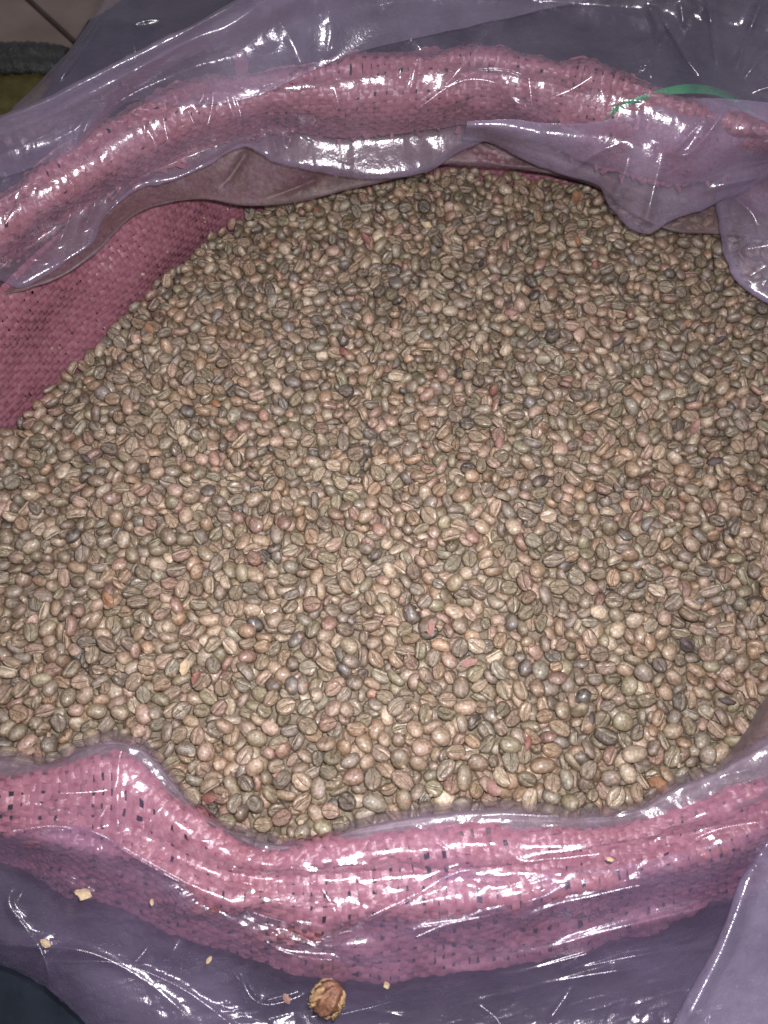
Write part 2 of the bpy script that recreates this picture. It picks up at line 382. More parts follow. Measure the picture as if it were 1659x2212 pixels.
# inner wall on the left, standing on the edge of the heap
wl = [[(-.262, -.165, -.035), (-.262, -.10, -.035), (-.245, -.03, -.035), (-.191, .052, -.035), (-.1205, .159, -.035), (-.089, .200, -.035), (-.034, .237, -.035), (.05, .248, -.035), (.145, .228, -.035), (.217, .200, -.035), (.272, .146, -.035), (.285, .05, -.035)]]
def outw(pts, d, z):
    p = np.array(pts); t = np.gradient(p[:, :2], axis=0); t /= np.linalg.norm(t, axis=1, keepdims=True)
    q = p.copy(); q[:, 0] += -t[:, 1]*d; q[:, 1] += t[:, 0]*d; q[:, 2] = z; return [tuple(r) for r in q]
wl += [outw(wl[0], .001, -.012), outw(wl[0], .004, .008), outw(wl[0], .007, .026), outw(wl[0], .010, .040)]

def tapes(P, width, amp, seed, gap=.9, ksub=4, loose=.15, key=''):
    """weave tapes over a sampled surface; returns [(area weight, V, F)] one per tape"""
    nv, nu = P.shape[:2]; N = normals(P)
    Lu = np.linalg.norm(np.diff(P, axis=1), axis=2).sum(1).mean(); Lv = np.linalg.norm(np.diff(P, axis=0), axis=2).sum(0).mean()
    # arc-length lookup so that cells stay even
    su = np.concatenate([[0], np.cumsum(np.linalg.norm(np.diff(P, axis=1), axis=2).mean(0))]); su /= su[-1]
    sv = np.concatenate([[0], np.cumsum(np.linalg.norm(np.diff(P, axis=0), axis=2).mean(1))]); sv /= sv[-1]
    nW = max(3, int(Lu / width)); nF = max(3, int(Lv / width))
    def S(A, u, v):
        fu = np.interp(u, su, np.arange(nu)); fv = np.interp(v, sv, np.arange(nv))
        i = np.clip(fu.astype(int), 0, nu-2); j = np.clip(fv.astype(int), 0, nv-2); a = (fu-i)[..., None]; b = (fv-j)[..., None]
        return (A[j, i]*(1-a) + A[j, i+1]*a)*(1-b) + (A[j+1, i]*(1-a) + A[j+1, i+1]*a)*b
    out = []; rs = np.random.RandomState(seed)
    for kind, n, m, Lc in (('warp', nW, nF, Lu), ('weft', nF, nW, Lv)):
        for i in range(n):
            t = np.linspace(0, 1, m*ksub+1); c = (i+.5)/n
            wob = (vnoise(t*m*.22, np.full_like(t, i*7.3), seed)-.5)*loose*2/n + rs.uniform(-.12, .12)/n
            wd = .5*width*gap*(1 + .12*(vnoise(t*m*.35, np.full_like(t, i*3.1), seed+1)-.6)) * rs.uniform(.9, 1.04)
            cc = np.clip(c + wob, 0, 1)
            u, v = (cc, t) if kind == 'warp' else (t, cc)
            p = S(P, u, v); nn = S(N, u, v); nn /= np.linalg.norm(nn, axis=1, keepdims=True)
            ph = i + (0 if kind == 'warp' else 1)
            off = amp*1.15*np.tanh(1.6*np.cos(np.pi*(t*m - .5 + ph))) + amp*.5*(vnoise(t*m*.6, np.full_like(t, i*1.7), seed+2)-.5)
            T = np.gradient(p, axis=0); T /= np.linalg.norm(T, axis=1, keepdims=True)
            sd = np.cross(nn, T); tw = (vnoise(t*m*.5, np.full_like(t, i*5.1), seed+3)-.5)*.5
            sd = sd + nn*tw[:, None]
            c0 = p + nn*off[:, None]
            V = np.stack([c0 - sd*wd[:, None], c0 + nn*(.045*width), c0 + sd*wd[:, None]], 1).reshape(-1, 3)
            k = len(t); a = np.arange(k-1)[:, None]*3 + np.arange(2)[None]; a = a.ravel()
            F = np.stack([a, a+1, a+4, a+3], 1)
            q, dd = proj(c0); ins = (q[:, 0] > 0) & (q[:, 0] < 1659) & (q[:, 1] > 0) & (q[:, 1] < 2212)
            vis = ins.sum()/ksub / dd.mean()**2
            out.append((vis, V, F))
    return out
all_t = []
Pb, pxb = surf(back_rows, 300, 90); Nb = normals(Pb)
Pb = Pb + Nb*(.0022*(vnoise(pxb[..., 0]/55, pxb[..., 1]/30, 31)-.5) + .0045*(vnoise(pxb[..., 0]/130, pxb[..., 1]/60, 32)-.5) + .0012*facets(pxb[..., 0]/46, pxb[..., 1]/34, 36) + .0010)[..., None]
Pf, pxf = surf(front_rows, 300, 110); Nf = normals(Pf)
Pf = Pf + Nf*(.0025*(vnoise(pxf[..., 0]/70, pxf[..., 1]/28, 33)-.5) + .006*(vnoise(pxf[..., 0]/160, pxf[..., 1]/50, 34)-.5)*np.clip((pxf[..., 1]-1850)/80, .3, 1.2) + .0013*facets(pxf[..., 0]/62, pxf[..., 1]/42, 37) + .0010)[..., None]
A = across([cr(r, 260) for r in wl], 40); Pw = A
Nw = normals(Pw); Pw = Pw + Nw*(.006*(vnoise(A[..., 0]*22+A[..., 1]*14, A[..., 2]*40, 35)-.5) + .0016*facets(A[..., 0]*45+A[..., 1]*20, A[..., 2]*50, 38))[..., None]
all_t += [(*r, M_TAPE) for r in tapes(Pf, .0029, .00034, 1, gap=.94, loose=.42)]
all_t += [(*r, M_TAPE) for r in tapes(Pb, .0030, .00036, 2, gap=.97, loose=.45)]
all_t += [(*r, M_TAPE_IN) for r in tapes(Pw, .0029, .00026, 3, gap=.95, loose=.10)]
all_t.sort(key=lambda r: -r[0])
for vv, V, F, m in all_t[:300]: mesh('tape', V, F, m, sack)
V = []; F = []; n0 = 0; mi = []
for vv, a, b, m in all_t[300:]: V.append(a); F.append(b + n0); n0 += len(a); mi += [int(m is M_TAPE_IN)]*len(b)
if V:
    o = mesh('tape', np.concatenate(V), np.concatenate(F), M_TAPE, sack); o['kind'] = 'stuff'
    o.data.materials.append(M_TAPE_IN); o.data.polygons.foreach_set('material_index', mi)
# cut tape ends sticking out under the back rim, and one loose scrap standing on it
V = []; F = []; n0 = 0
for k in range(70):
    j = int(nr.uniform(20, 285)); p = Pb[nr.randint(0, 5), j]; u = Pb[2, j] - Pb[6, j]; u = -u/np.linalg.norm(u)
    tdir = Pb[0, min(j+2, 299)] - Pb[0, j-2]; tdir /= np.linalg.norm(tdir); nn = normals(Pb[:3, j-2:j+3])[1, 2]
    d = -u*nr.uniform(.3, 1) + tdir*nr.uniform(-.7, .7) + nn*nr.uniform(-.1, .5); d /= np.linalg.norm(d); sd = np.cross(d, nn); sd /= np.linalg.norm(sd)
    L = nr.uniform(.002, .005); wd = nr.uniform(.0007, .0014)
    b0 = p + nn*.0008
    pts = [b0 - sd*wd, b0 + sd*wd, b0 + d*L*.5 - sd*wd + nn*.0008, b0 + d*L*.5 + sd*wd + nn*.0004, b0 + d*L - sd*wd*.8 + nn*nr.uniform(-.001, .0015), b0 + d*L + sd*wd*.7 + nn*nr.uniform(-.001, .0015)]
    V += pts; F += [(n0, n0+1, n0+3, n0+2), (n0+2, n0+3, n0+5, n0+4)]; n0 += 6
o = mesh('frayed_edge', V, F, M_TAPE, sack); o['kind'] = 'stuff'
S0 = at(522, 166, 7.0); S1 = at(513, 110, 8.6); V = []
for f in np.linspace(0, 1, 7):
    c = S0*(1-f) + S1*f + np.array([.0012*math.sin(f*3), 0, .0008*math.sin(f*5)])
    wd = .0026 + .0005*math.sin(f*4); V += [c - (wd, 0, -.0004), c + (wd, 0, .0004)]
mesh('loose_tape', V, [(2*i, 2*i+1, 2*i+3, 2*i+2) for i in range(6)], M_TAPE, sack)

# ------------------------------------------------------------------ green strap under the film
M_GREEN = mat_simple('green_strap', (.008, .15, .06), (.02, .27, .10), 120, .22, .0006, 500, .6)
g = cr([(1252, 318, 4.2), (1266, 290, 5.0), (1320, 243, 6.5), (1400, 207, 7.3), (1480, 192, 7.5), (1560, 202, 7.1), (1620, 240, 5.9), (1680, 290, 5.6)], 60)
C = at(g[:, 0], g[:, 1], g[:, 2]); T = np.gradient(C, axis=0); T /= np.linalg.norm(T, axis=1, keepdims=True)
V = []
for i in range(60):
    sd = np.cross(T[i], CAM - C[i]); sd /= np.linalg.norm(sd); a = .9*math.sin(i*.11+.2); nn = np.cross(sd, T[i])
    sd = sd*math.cos(a) + nn*math.sin(a)
    wd = .0019*(1 + .35*math.sin(i*.21))*min(1, .25 + i/12); V += [C[i] - sd*wd, C[i] + np.cross(T[i], sd)*.0009, C[i] + sd*wd]
o = mesh('strap', V, [(3*i+j, 3*i+j+1, 3*i+j+4, 3*i+j+3) for i in range(59) for j in (0, 1)], M_GREEN)
tag(o, 'glossy bright green plastic strap lying on the pink rim under the film', 'strap')

# ------------------------------------------------------------------ the clear film liner
liner = empty('plastic_liner', 'clear wrinkled plastic liner folded out over the rim of the pink sack', 'plastic bag', (0, .03, ZL))
lipA = [(-250, 770, 3.1), (-110, 680, 3.5), (0, 600, 4.1), (40, 616, 4.1), (90, 593, 4.2), (150, 560, 4.3), (200, 523, 4.4), (225, 470, 4.6), (245, 446, 4.8), (297, 402, 5), (377, 385, 5), (450, 352, 5.1), (528, 313, 4.9), (593, 347, 3.9), (704, 370, 3),
        (825, 385, 2.9), (875, 377, 2.9), (951, 352, 3), (991, 325, 3.2), (1107, 290, 3.6), (1240, 284, 3.8), (1350, 285, 3.8), (1470, 275, 4), (1560, 262, 4.4), (1659, 300, 4.4), (1900, 350, 4.2)]
ridge = [(-250, 345, 8.5), (-100, 295, 8.9), (0, 252, 9.3), (100, 213, 9.9), (180, 172, 10.5), (260, 132, 10.9), (330, 98, 11.1), (420, 52, 11.3), (520, -4, 11.5), (620, -60, 11.5), (760, -90, 11.1), (900, -100, 10.5), (1100, -110, 10.1), (1300, -110, 9.9), (1500, -110, 9.9), (1659, -100, 9.9), (1900, -60, 9.9)]
rowsA = [lerp_rows(lipA, lipA, 0, -.35, -10, 60), lipA, lerp_rows(lipA, fa, 1, .7, 0, 40), lerp_rows(fa, fc, .33, 1.7, 0, 40), lerp_rows(fa, fc, .7, 1.95, -4, 40), lerp_rows(fc, fc, 0, 1.5, -18, 40), lerp_rows(fc, ridge, .5, .2, 0, 40), ridge, lerp_rows(ridge, ridge, 0, -1.2, 3, 40)]
crA = [([(q[0], q[1]+5) for q in ridge[1:11]], 8, 2.6), ([(848, 5), (862, 60), (868, 100), (866, 140), (860, 215)], 12, 3.4), ([(866, 95), (885, 82), (905, 100), (920, 122)], 7, 2.0), ([(905, 115), (893, 160), (886, 200)], 6, 1.5),
       ([(1125, -20), (1060, 70), (1000, 140), (955, 195), (885, 250)], 11, 3.0), ([(885, 250), (930, 215), (965, 190), (1010, 172), (1060, 176), (1095, 190)], 7, 1.8),
       ([(1090, 205), (1118, 222), (1150, 238), (1165, 228)], 8, 2.2), ([(1140, 160), (1145, 190), (1150, 238)], 7, 1.8), ([(1188, 214), (1230, 195), (1292, 156)], 12, 3.0),
       ([(426, 168), (440, 205), (424, 232)], 5, 1.5), ([(452, 165), (460, 205), (446, 285)], 5, 1.6), ([(488, 200), (498, 232), (510, 260)], 5, 1.5), ([(504, 196), (520, 250), (520, 290)], 5, 1.4),
       ([(545, 250), (552, 300)], 5, 1.2), ([(575, 245), (590, 300), (600, 340)], 6, 1.3), ([(640, 250), (622, 320)], 5, 1.2), ([(700, 230), (690, 262), (678, 282)], 6, 1.8), ([(720, 180), (735, 240)], 5, 1.0),
       ([(352, 245), (362, 300), (375, 335)], 5, 1.4), ([(405, 235), (420, 270)], 5, 1.3), ([(560, 190), (592, 182), (598, 200)], 6, 1.6), ([(300, 255), (330, 300), (345, 350)], 5, 1.0),
       ([(1375, 150), (1392, 140), (1412, 185)], 7, 2.2), ([(1572, 215), (1545, 120), (1530, -20)], 7, 1.6), ([(1572, 215), (1600, 120), (1650, -10)], 7, 2.0), ([(1572, 215), (1640, 130), (1720, 60)], 7, 1.8), ([(1572, 215), (1650, 190), (1740, 170)], 8, 1.8),
       ([(1572, 215), (1500, 150), (1430, 40)], 6, 1.4), ([(1572, 215), (1490, 290), (1440, 345)], 7, 1.6), ([(1580, 225), (1640, 290), (1700, 330)], 7, 1.6), ([(1400, 10), (1420, 70), (1405, 130)], 6, 1.0), ([(1470, 0), (1480, 90)], 6, 1.0),
       ([(585, -20), (545, 20), (500, 55), (450, 83), (400, 108), (340, 135), (285, 168), (262, 190)], 15, 3.6), ([(240, 210), (200, 250), (160, 330)], 8, .8), ([(0, 268), (100, 232), (190, 190)], 8, 1.0),
       ([(20, 430), (60, 400), (90, 410)], 6, 1.2), ([(30, 540), (70, 470), (110, 440)], 7, 1.2), ([(0, 520), (60, 560), (120, 560)], 6, 1.2), ([(160, 400), (150, 470), (120, 540)], 6, 1.2), ([(700, -10), (720, 80), (700, 150)], 8, .8), ([(600, 40), (640, 110), (650, 160)], 8, .8),
       ([(250, 330), (262, 400), (235, 440)], 6, 1.0), ([(200, 330), (210, 420), (180, 500)], 6, .9)]
specA = [('f', 110, 90, 20, 2.2, 3), ('f', 44, 64, 5, .75, 13), ('r', 22, 90, -8, .7, 14), ('f', 19, 24, 40, .09, 15)]
film('outer_fold', rowsA, 760, 300, crA, specA, M_FILM, liner)
edL = [(-250, 470, 6.6), (-100, 420, 6.8), (0, 383, 7.0), (90, 352, 7.2), (165, 318, 7.4), (215, 265, 7.7), (275, 218, 8.0), (380, 226, 8.0), (480, 222, 7.9), (560, 205, 8.0), (640, 168, 8.3), (760, 118, 8.8), (880, 88, 9.2), (1000, 62, 9.5), (1150, 28, 9.8), (1330, -20, 10), (1500, -70, 10.2)]
rowsL = [lerp_rows(edL, edL, 0, .5, 0, 60), lerp_rows(edL, ridge, .45, .9, 0, 60), lerp_rows(ridge, ridge, 0, .25, 14, 60), lerp_rows(ridge, ridge, 0, -.2, 2, 60)]
film('second_layer', rowsL, 420, 110, [([(600, 40), (640, 110), (655, 150)], 10, 1.0), ([(700, -10), (715, 60), (705, 130)], 10, 1.0), ([(585, -20), (545, 20), (500, 55), (450, 83), (400, 108), (340, 135), (285, 168), (262, 190)], 14, 3.0)], [('f', 120, 90, 20, 1.2, 81), ('f', 40, 50, 10, .3, 82)], M_FILM, liner)
# the layer behind the ridge, running out to the free edge at the upper left
edgeE = [(-250, 380, 4.5), (-60, 292, 4.5), (0, 258, 4.5), (60, 205, 4.5), (110, 150, 4.5), (150, 110, 4.5), (185, 60, 4.5), (222, 0, 4.5), (260, -80, 4.5), (330, -180, 4.0)]
inE = [(-250, 560, 3.0), (-60, 470, 3.0), (0, 430, 3.0), (110, 340, 3.5), (210, 260, 4.0), (300, 190, 4.2), (380, 140, 4.5), (480, 90, 5.0), (600, 20, 5.5), (760, -60, 5.5)]
rowsE = [inE, lerp_rows(inE, edgeE, .5, .8, 0, 30), lerp_rows(inE, edgeE, .86, .9, 0, 30), edgeE, lerp_rows(edgeE, edgeE, 0, -.6, 4, 30)]
crE = [([(x+7, y+7) for x, y, z in edgeE[1:9]], 9, 2.6), ([(225, 30), (205, 70), (170, 120), (120, 180), (70, 230)], 6, 1.6), ([(260, 60), (330, 40), (420, 60)], 7, .8), ([(270, 30), (290, 100), (300, 170)], 7, .8)]
film('back_layer', rowsE, 300, 160, crE, [('f', 80, 60, 40, 1.2, 21), ('f', 25, 30, 10, .25, 22)], M_FILM_CLEAR, liner)
# lower layer of the lip on the left, and the dusty inner fold, shade in its colour, that reaches the heap
lip2 = [(-250, 800, 2.9), (-100, 720, 3.2), (0, 640, 3.6), (60, 622, 3.8), (130, 597, 3.9), (205, 545, 4.1), (300, 458, 4), (352, 440, 3.5), (437, 430, 2.6), (533, 443, 1.5), (654, 433, 0.8), (740, 412, 0.8), (830, 391, 0.8), (900, 372, 0.9), (956, 353, 1), (1026, 357, 0.9), (1127, 366, 0.9), (1200, 378, 0.8), (1300, 410, 0.6), (1380, 470, 0.4), (1450, 498, 0.3), (1549, 505, 0.3), (1700, 520, 0.3)]
hidD = [(-250, 690, 4.2), (-100, 600, 4.4), (0, 540, 4.6), (100, 470, 4.8), (200, 410, 5), (300, 345, 5.2), (478, 270, 5.4), (590, 250, 4.8), (865, 240, 4.4), (1122, 240, 4.4), (1271, 300, 4), (1447, 350, 3.4), (1626, 320, 3.4), (1750, 310, 3.4)]
rowsD = [lerp_rows(lip2, lip2, 0, -.25, -8, 50), lip2, lerp_rows(lip2, hidD, .4, -.5, 0, 50), lerp_rows(lip2, hidD, .75, -.6, 0, 50), hidD]
crD = [([(540, 320), (480, 400), (440, 428)], 6, 1.0), ([(700, 380), (600, 420), (530, 440)], 6, 1.0), ([(1000, 320), (1060, 350), (1170, 362)], 7, 1.4), ([(1040, 305), (1120, 345)], 6, 1.0), ([(300, 455), (420, 440)], 6, .8)]
film('inner_fold', rowsD, 420, 90, crD, [('f', 110, 60, 15, 1.2, 25), ('n', 30, 30, 10, .3, 26)], M_FILM_DUSTY_DIM, liner)
# flap hanging over the heap at the right
lipB = [(1000, 296, 3.3), (1060, 308, 3.1), (1127, 338, 2.9), (1228, 378, 2.6), (1296, 402, 2.4), (1318, 443, 2.1), (1345, 475, 1.9), (1368, 495, 1.8), (1390, 503, 1.8), (1454, 474, 2.0), (1549, 437, 2.3), (1659, 383, 2.8), (1800, 320, 3.2), (1950, 260, 3.4)]
topB = [(1010, 262, 5.9), (1100, 258, 6.0), (1200, 268, 6.1), (1300, 262, 6.3), (1380, 240, 6.7), (1460, 222, 7.1), (1540, 212, 7.4), (1600, 216, 7.4), (1680, 222, 7.4), (1800, 210, 7.4), (1950, 180, 7.4)]
rowsB = [lerp_rows(lipB, lipB, 0, -.3, -8, 40), lipB, lerp_rows(lipB, topB, .35, .5, 0, 40), lerp_rows(lipB, topB, .7, .6, 0, 40), topB]
crB = [([(1440, 310), (1415, 400), (1390, 500)], 7, 2.2), ([(1368, 300), (1340, 400), (1320, 440)], 6, 1.0), ([(1572, 225), (1520, 300), (1480, 335), (1400, 290)], 7, 2.0), ([(1395, 480), (1430, 500), (1445, 480)], 6, 1.0), ([(1659, 380), (1560, 400), (1470, 440)], 8, 1.0), ([(1230, 370), (1290, 330), (1370, 300)], 7, .8)]
film('right_flap', rowsB, 300, 130, crB, [('f', 85, 75, 25, 2.2, 41), ('f', 26, 30, 10, .4, 42)], M_FILM_MILKY, liner)
rowsC = [[(1552, 380, 1.8), (1549, 442, 1.5), (1557, 503, 1.1), (1570, 560, .8), (1600, 614, .6), (1659, 651, .5), (1750, 700, .4), (1850, 800, .4)],
         [(1575, 375, 2.6), (1575, 440, 2.4), (1590, 500, 2.0), (1610, 555, 1.6), (1645, 595, 1.3), (1700, 625, 1.1), (1780, 670, 1.0), (1890, 770, .8)],
         [(1640, 360, 3.6), (1650, 420, 3.6), (1670, 470, 3.4), (1690, 510, 3.2), (1720, 540, 3), (1770, 565, 2.8), (1840, 600, 2.6), (1960, 690, 2.4)],
         [(1800, 330, 4.5), (1800, 380, 4.5), (1800, 420, 4.5), (1810, 450, 4.5), (1830, 475, 4.5), (1860, 500, 4.3), (1930, 530, 4), (2050, 600, 4)]]
rowsC.insert(0, [(x+10, y, z-.5) for x, y, z in rowsC[0]])
film('side_fold', rowsC, 140, 130, [([(1600, 540), (1659, 530), (1700, 520)], 6, 1.0), ([(1615, 600), (1659, 570)], 6, 1.0), ([(1580, 420), (1630, 470), (1640, 520)], 6, 1.0)], [('f', 45, 50, 25, 1.8, 45), ('f', 16, 18, 10, .4, 46)], M_FILM_MILKY, liner)
# front: over the near rim and down
g0 = [(-250, 1640, 1.0), (0, 1632, 1.0), (60, 1642, 1.0), (110, 1650, 1.0), (150, 1630, 1.1), (200, 1606, 1.3), (250, 1598, 1.4), (300, 1612, 1.3), (350, 1658, 1.1), (400, 1722, .9), (430, 1757, .9), (520, 1798, .8), (600, 1823, .8), (680, 1817, .8), (760, 1790, .9), (900, 1762, 1), (1000, 1750, 1), (1100, 1745, 1),
      (1200, 1755, 1), (1300, 1757, 1), (1390, 1740, 1.1), (1450, 1702, 1.3), (1530, 1672, 1.5), (1590, 1640, 1.7), (1659, 1600, 2), (1900, 1480, 2.6)]
gb = [(-250, 1990, -4.20), (0, 2082, -4.55), (60, 2106, -4.62), (110, 2135, -4.76), (160, 2180, -4.90), (210, 2235, -4.90), (300, 2330, -5.18), (500, 2420, -5.60), (1000, 2460, -5.60), (1500, 2440, -5.60), (1900, 2380, -4.90)]
gm = [(-250, 1930, -2.85), (0, 1935, -2.85), (100, 1975, -2.98), (250, 2030, -3.10), (420, 2090, -3.35), (600, 2140, -3.60), (800, 2170, -3.72), (1000, 2160, -3.72), (1200, 2140, -3.60), (1400, 2090, -3.35), (1659, 2000, -3.10), (1900, 1900, -2.48)]
rowsF = [lerp_rows(g0, g0, 0, -3, -20, 70), lerp_rows(g0, g0, 0, -.6, -4, 70), g0, lerp_rows(f0, f0, 0, .65, 6, 60), lerp_rows(f0, f1, .5, 1.0, 0, 60), lerp_rows(f1, f1, 0, .5, 0, 60), lerp_rows(f1, f3, .35, 1.7, 0, 60), lerp_rows(f1, f3, .6, 1.0, 0, 60), lerp_rows(f3, f3, 0, .5, 4, 60), gm, lerp_rows(gm, gb, .55, .5, 0, 60), gb]
crF = [([(268, 1600), (258, 1640), (252, 1690), (205, 1790)], 6, 2.2), ([(252, 1690), (256, 1800)], 5, 1.2), ([(110, 1714), (180, 1712), (252, 1706)], 6, 1.6), ([(365, 1730), (340, 1755), (318, 1782)], 6, 1.8),
       ([(565, 1800), (545, 1835), (515, 1862)], 6, 1.8), ([(595, 1828), (640, 1806), (690, 1795)], 7, 2.0), ([(500, 1865), (508, 1895), (560, 1915)], 7, 2.0), ([(600, 1870), (690, 1880), (740, 1868), (830, 1872)], 7, 1.6),
       ([(1030, 1806), (1078, 1834), (1112, 1858), (1200, 1856), (1300, 1845), (1375, 1842), (1450, 1836)], 14, 3.4), ([(1375, 1842), (1440, 1815), (1450, 1840)], 7, 1.6), ([(1450, 1830), (1560, 1790), (1680, 1770)], 8, 1.6),
       ([(920, 2118), (930, 2090), (1000, 2096), (1100, 2066), (1180, 2052), (1280, 2022), (1420, 1986), (1600, 1944)], 14, 3.4), ([(920, 2060), (935, 2110)], 6, 1.8), ([(1120, 2040), (1135, 2070)], 7, 1.6),
       ([(0, 1800), (100, 1785), (200, 1790)], 7, 1.4), ([(205, 1790), (300, 1850), (400, 1905), (560, 1970), (700, 2003), (740, 2006)], 7, 1.8), ([(740, 2006), (720, 1960), (690, 1910)], 6, 1.2), ([(740, 2006), (830, 1965), (900, 1930), (1000, 1870)], 7, 1.4),
       ([(205, 1790), (215, 1860), (220, 1930)], 6, 1.3), ([(395, 2012), (380, 2045), (362, 2075)], 12, 2.4), ([(330, 2030), (300, 2070), (285, 2085)], 7, 1.4), ([(470, 2050), (520, 2120), (560, 2165)], 8, 2.2), ([(560, 2165), (620, 2150), (690, 2142)], 7, 1.8), ([(560, 2165), (545, 2100), (530, 2030)], 6, 1.4), ([(0, 1862), (120, 1890), (215, 1930), (300, 1900)], 7, 1.4),
       ([(1250, 1900), (1150, 1950), (1000, 1990), (860, 2010)], 7, 1.6), ([(1400, 1895), (1300, 1935), (1200, 1965)], 7, 1.6), ([(1100, 2130), (1300, 2080), (1450, 2050)], 8, 1.8), ([(1230, 2010), (1250, 2060), (1200, 2100)], 7, 1.4), ([(1000, 2150), (1080, 2212), (1090, 2260)], 7, 1.4), ([(700, 2200), (850, 2165), (1000, 2140)], 7, 1.4), ([(20, 1960), (60, 2010), (100, 2080), (110, 2130)], 7, 1.4), ([(100, 2080), (250, 2080), (400, 2140), (520, 2230)], 8, 1.8),
       ([(60, 1905), (30, 1960)], 7, 2.0), ([(1250, 1740), (1380, 1745), (1500, 1690)], 6, .8), ([(900, 1768), (1100, 1760), (1250, 1765)], 5, .6)]
specF = [('f', 110, 70, 20, 2.2, 53), ('f', 60, 34, -12, .85, 54), ('f', 36, 50, 35, .35, 58), ('r', 90, 18, -14, .8, 55), ('f', 24, 17, 10, .09, 56)]
film('front_fold', rowsF, 720, 360, crF, specF, M_FILM_CLEAR, liner)
hm_ = lerp_rows(g0, g0, 0, -.05, 5, 70)
film('turned_edge', [lerp_rows(g0, g0, 0, -.7, 4, 70), hm_, lerp_rows(g0, f0, .55, .2, 0, 60), lerp_rows(f0, f0, 0, .15, 4, 60), lerp_rows(f0, f0, 0, .25, 26, 60)], 420, 40, [], [('f', 60, 40, 0, .8, 91), ('f', 22, 18, 0, .2, 92)], M_FILM_TURNED, liner)
# second, slack layer lower down in front
gs = [(-250, 1800, .6), (0, 1800, .5), (100, 1786, .9), (200, 1790, 1.2), (300, 1850, .9), (400, 1905, .5), (560, 1970, -.3), (700, 2003, -.9), (760, 2000, -.8), (830, 1965, -.3), (900, 1930, .2), (1000, 1875, .9), (1100, 1888, .8), (1300, 1875, .9), (1500, 1830, 1.1), (1659, 1780, 1.2), (1900, 1700, 1.4)]
rowsG = [lerp_rows(gs, gs, 0, .3, 0, 60), lerp_rows(gs, f3, .4, 1.3, 0, 60), lerp_rows(f3, f3, 0, .9, 4, 60), lerp_rows(gm, gm, 0, .7, 6, 60), lerp_rows(gm, gb, .6, .9, -4, 60), lerp_rows(gb, gb, 0, .3, -6, 60)]
crG = [([(920, 2118), (935, 2094), (1000, 2096), (1100, 2066), (1180, 2052), (1280, 2022), (1420, 1986), (1600, 1944)], 13, 3.2), ([(360, 2078), (380, 2045), (397, 2012)], 11, 2.4), ([(500, 2070), (555, 2165), (690, 2140)], 9, 2.0), ([(1040, 2110), (1140, 2095), (1300, 2050)], 8, 1.8), ([(1230, 1900), (1180, 1935), (1120, 1955)], 8, 1.8), ([(x, y+6) for x, y, z in gs[1:9]], 6, 1.2), ([(x, y+6) for x, y, z in gs[8:13]], 6, 1.2), ([(250, 1890), (420, 1990), (600, 2050)], 8, 1.2), ([(450, 1950), (620, 2060), (760, 2080)], 8, 1.2), ([(0, 2040), (200, 2060), (330, 2130), (420, 2212)], 9, 1.8),
       ([(860, 2040), (1000, 1985), (1180, 1930)], 8, 1.4), ([(1120, 1985), (1260, 1940), (1420, 1905)], 7, 1.4), ([(1000, 2170), (1200, 2120), (1380, 2090)], 8, 1.6), ([(1180, 2212), (1230, 2140), (1260, 2090)], 8, 1.2), ([(640, 2205), (760, 2180), (900, 2200)], 8, 1.4), ([(40, 1890), (20, 1950), (60, 2000)], 8, 1.8)]
film('slack_fold', rowsG, 560, 240, crG, [('f', 130, 80, 30, 2.0, 63), ('f', 52, 28, -14, .8, 64), ('r', 100, 20, -18, .8, 65), ('f', 22, 14, -10, .08, 66)], M_FILM_CLEAR, liner)
edgeH = [(1660, 1800, .6), (1625, 1860, .4), (1602, 1900, .2), (1575, 1970, -.2), (1543, 2045, -.6), (1500, 2122, -1.0), (1455, 2212, -1.4), (1400, 2320, -1.8)]
rowsH = [[(x+6, y+4, z-1.2) for x, y, z in edgeH], edgeH, [(x+45, y+12, z+.3) for x, y, z in edgeH], [(x+170, y+45, z+.1) for x, y, z in edgeH], [(x+420, y+90, z-.6) for x, y, z in edgeH]]
film('corner_flap', rowsH, 260, 140, [([(1640, 1850), (1616, 1910), (1588, 1985), (1556, 2062), (1520, 2135), (1470, 2230)], 14, 2.8), ([(1625, 1860), (1700, 1960)], 8, 1.2)], [('f', 110, 90, 20, 1.6, 71), ('f', 30, 34, 10, .25, 72)], M_FILM_MILKY, liner)
rowsI = [[(1780, 1330, -.8), (1720, 1420, -.8), (1665, 1492, -.8), (1625, 1556, -.8), (1580, 1625, -.7), (1530, 1682, -.6), (1470, 1730, -.5)],
         [(1790, 1340, .2), (1730, 1432, .2), (1672, 1500, .2), (1632, 1565, .2), (1588, 1634, .2), (1538, 1690, .3), (1480, 1738, .3)],
         [(1900, 1420, 1.6), (1830, 1500, 1.6), (1760, 1560, 1.6), (1700, 1620, 1.5), (1640, 1668, 1.4), (1580, 1710, 1.3), (1510, 1750, 1.2)],
         [(2050, 1500, 2.4), (1960, 1570, 2.4), (1870, 1625, 2.3), (1790, 1670, 2.2), (1710, 1705, 2), (1630, 1735, 1.8), (1550, 1770, 1.5)]]
film('right_wall_fold', rowsI, 140, 80, [], [('f', 60, 60, 30, 1.4, 75)], M_FILM_DUSTY_DIM, liner)

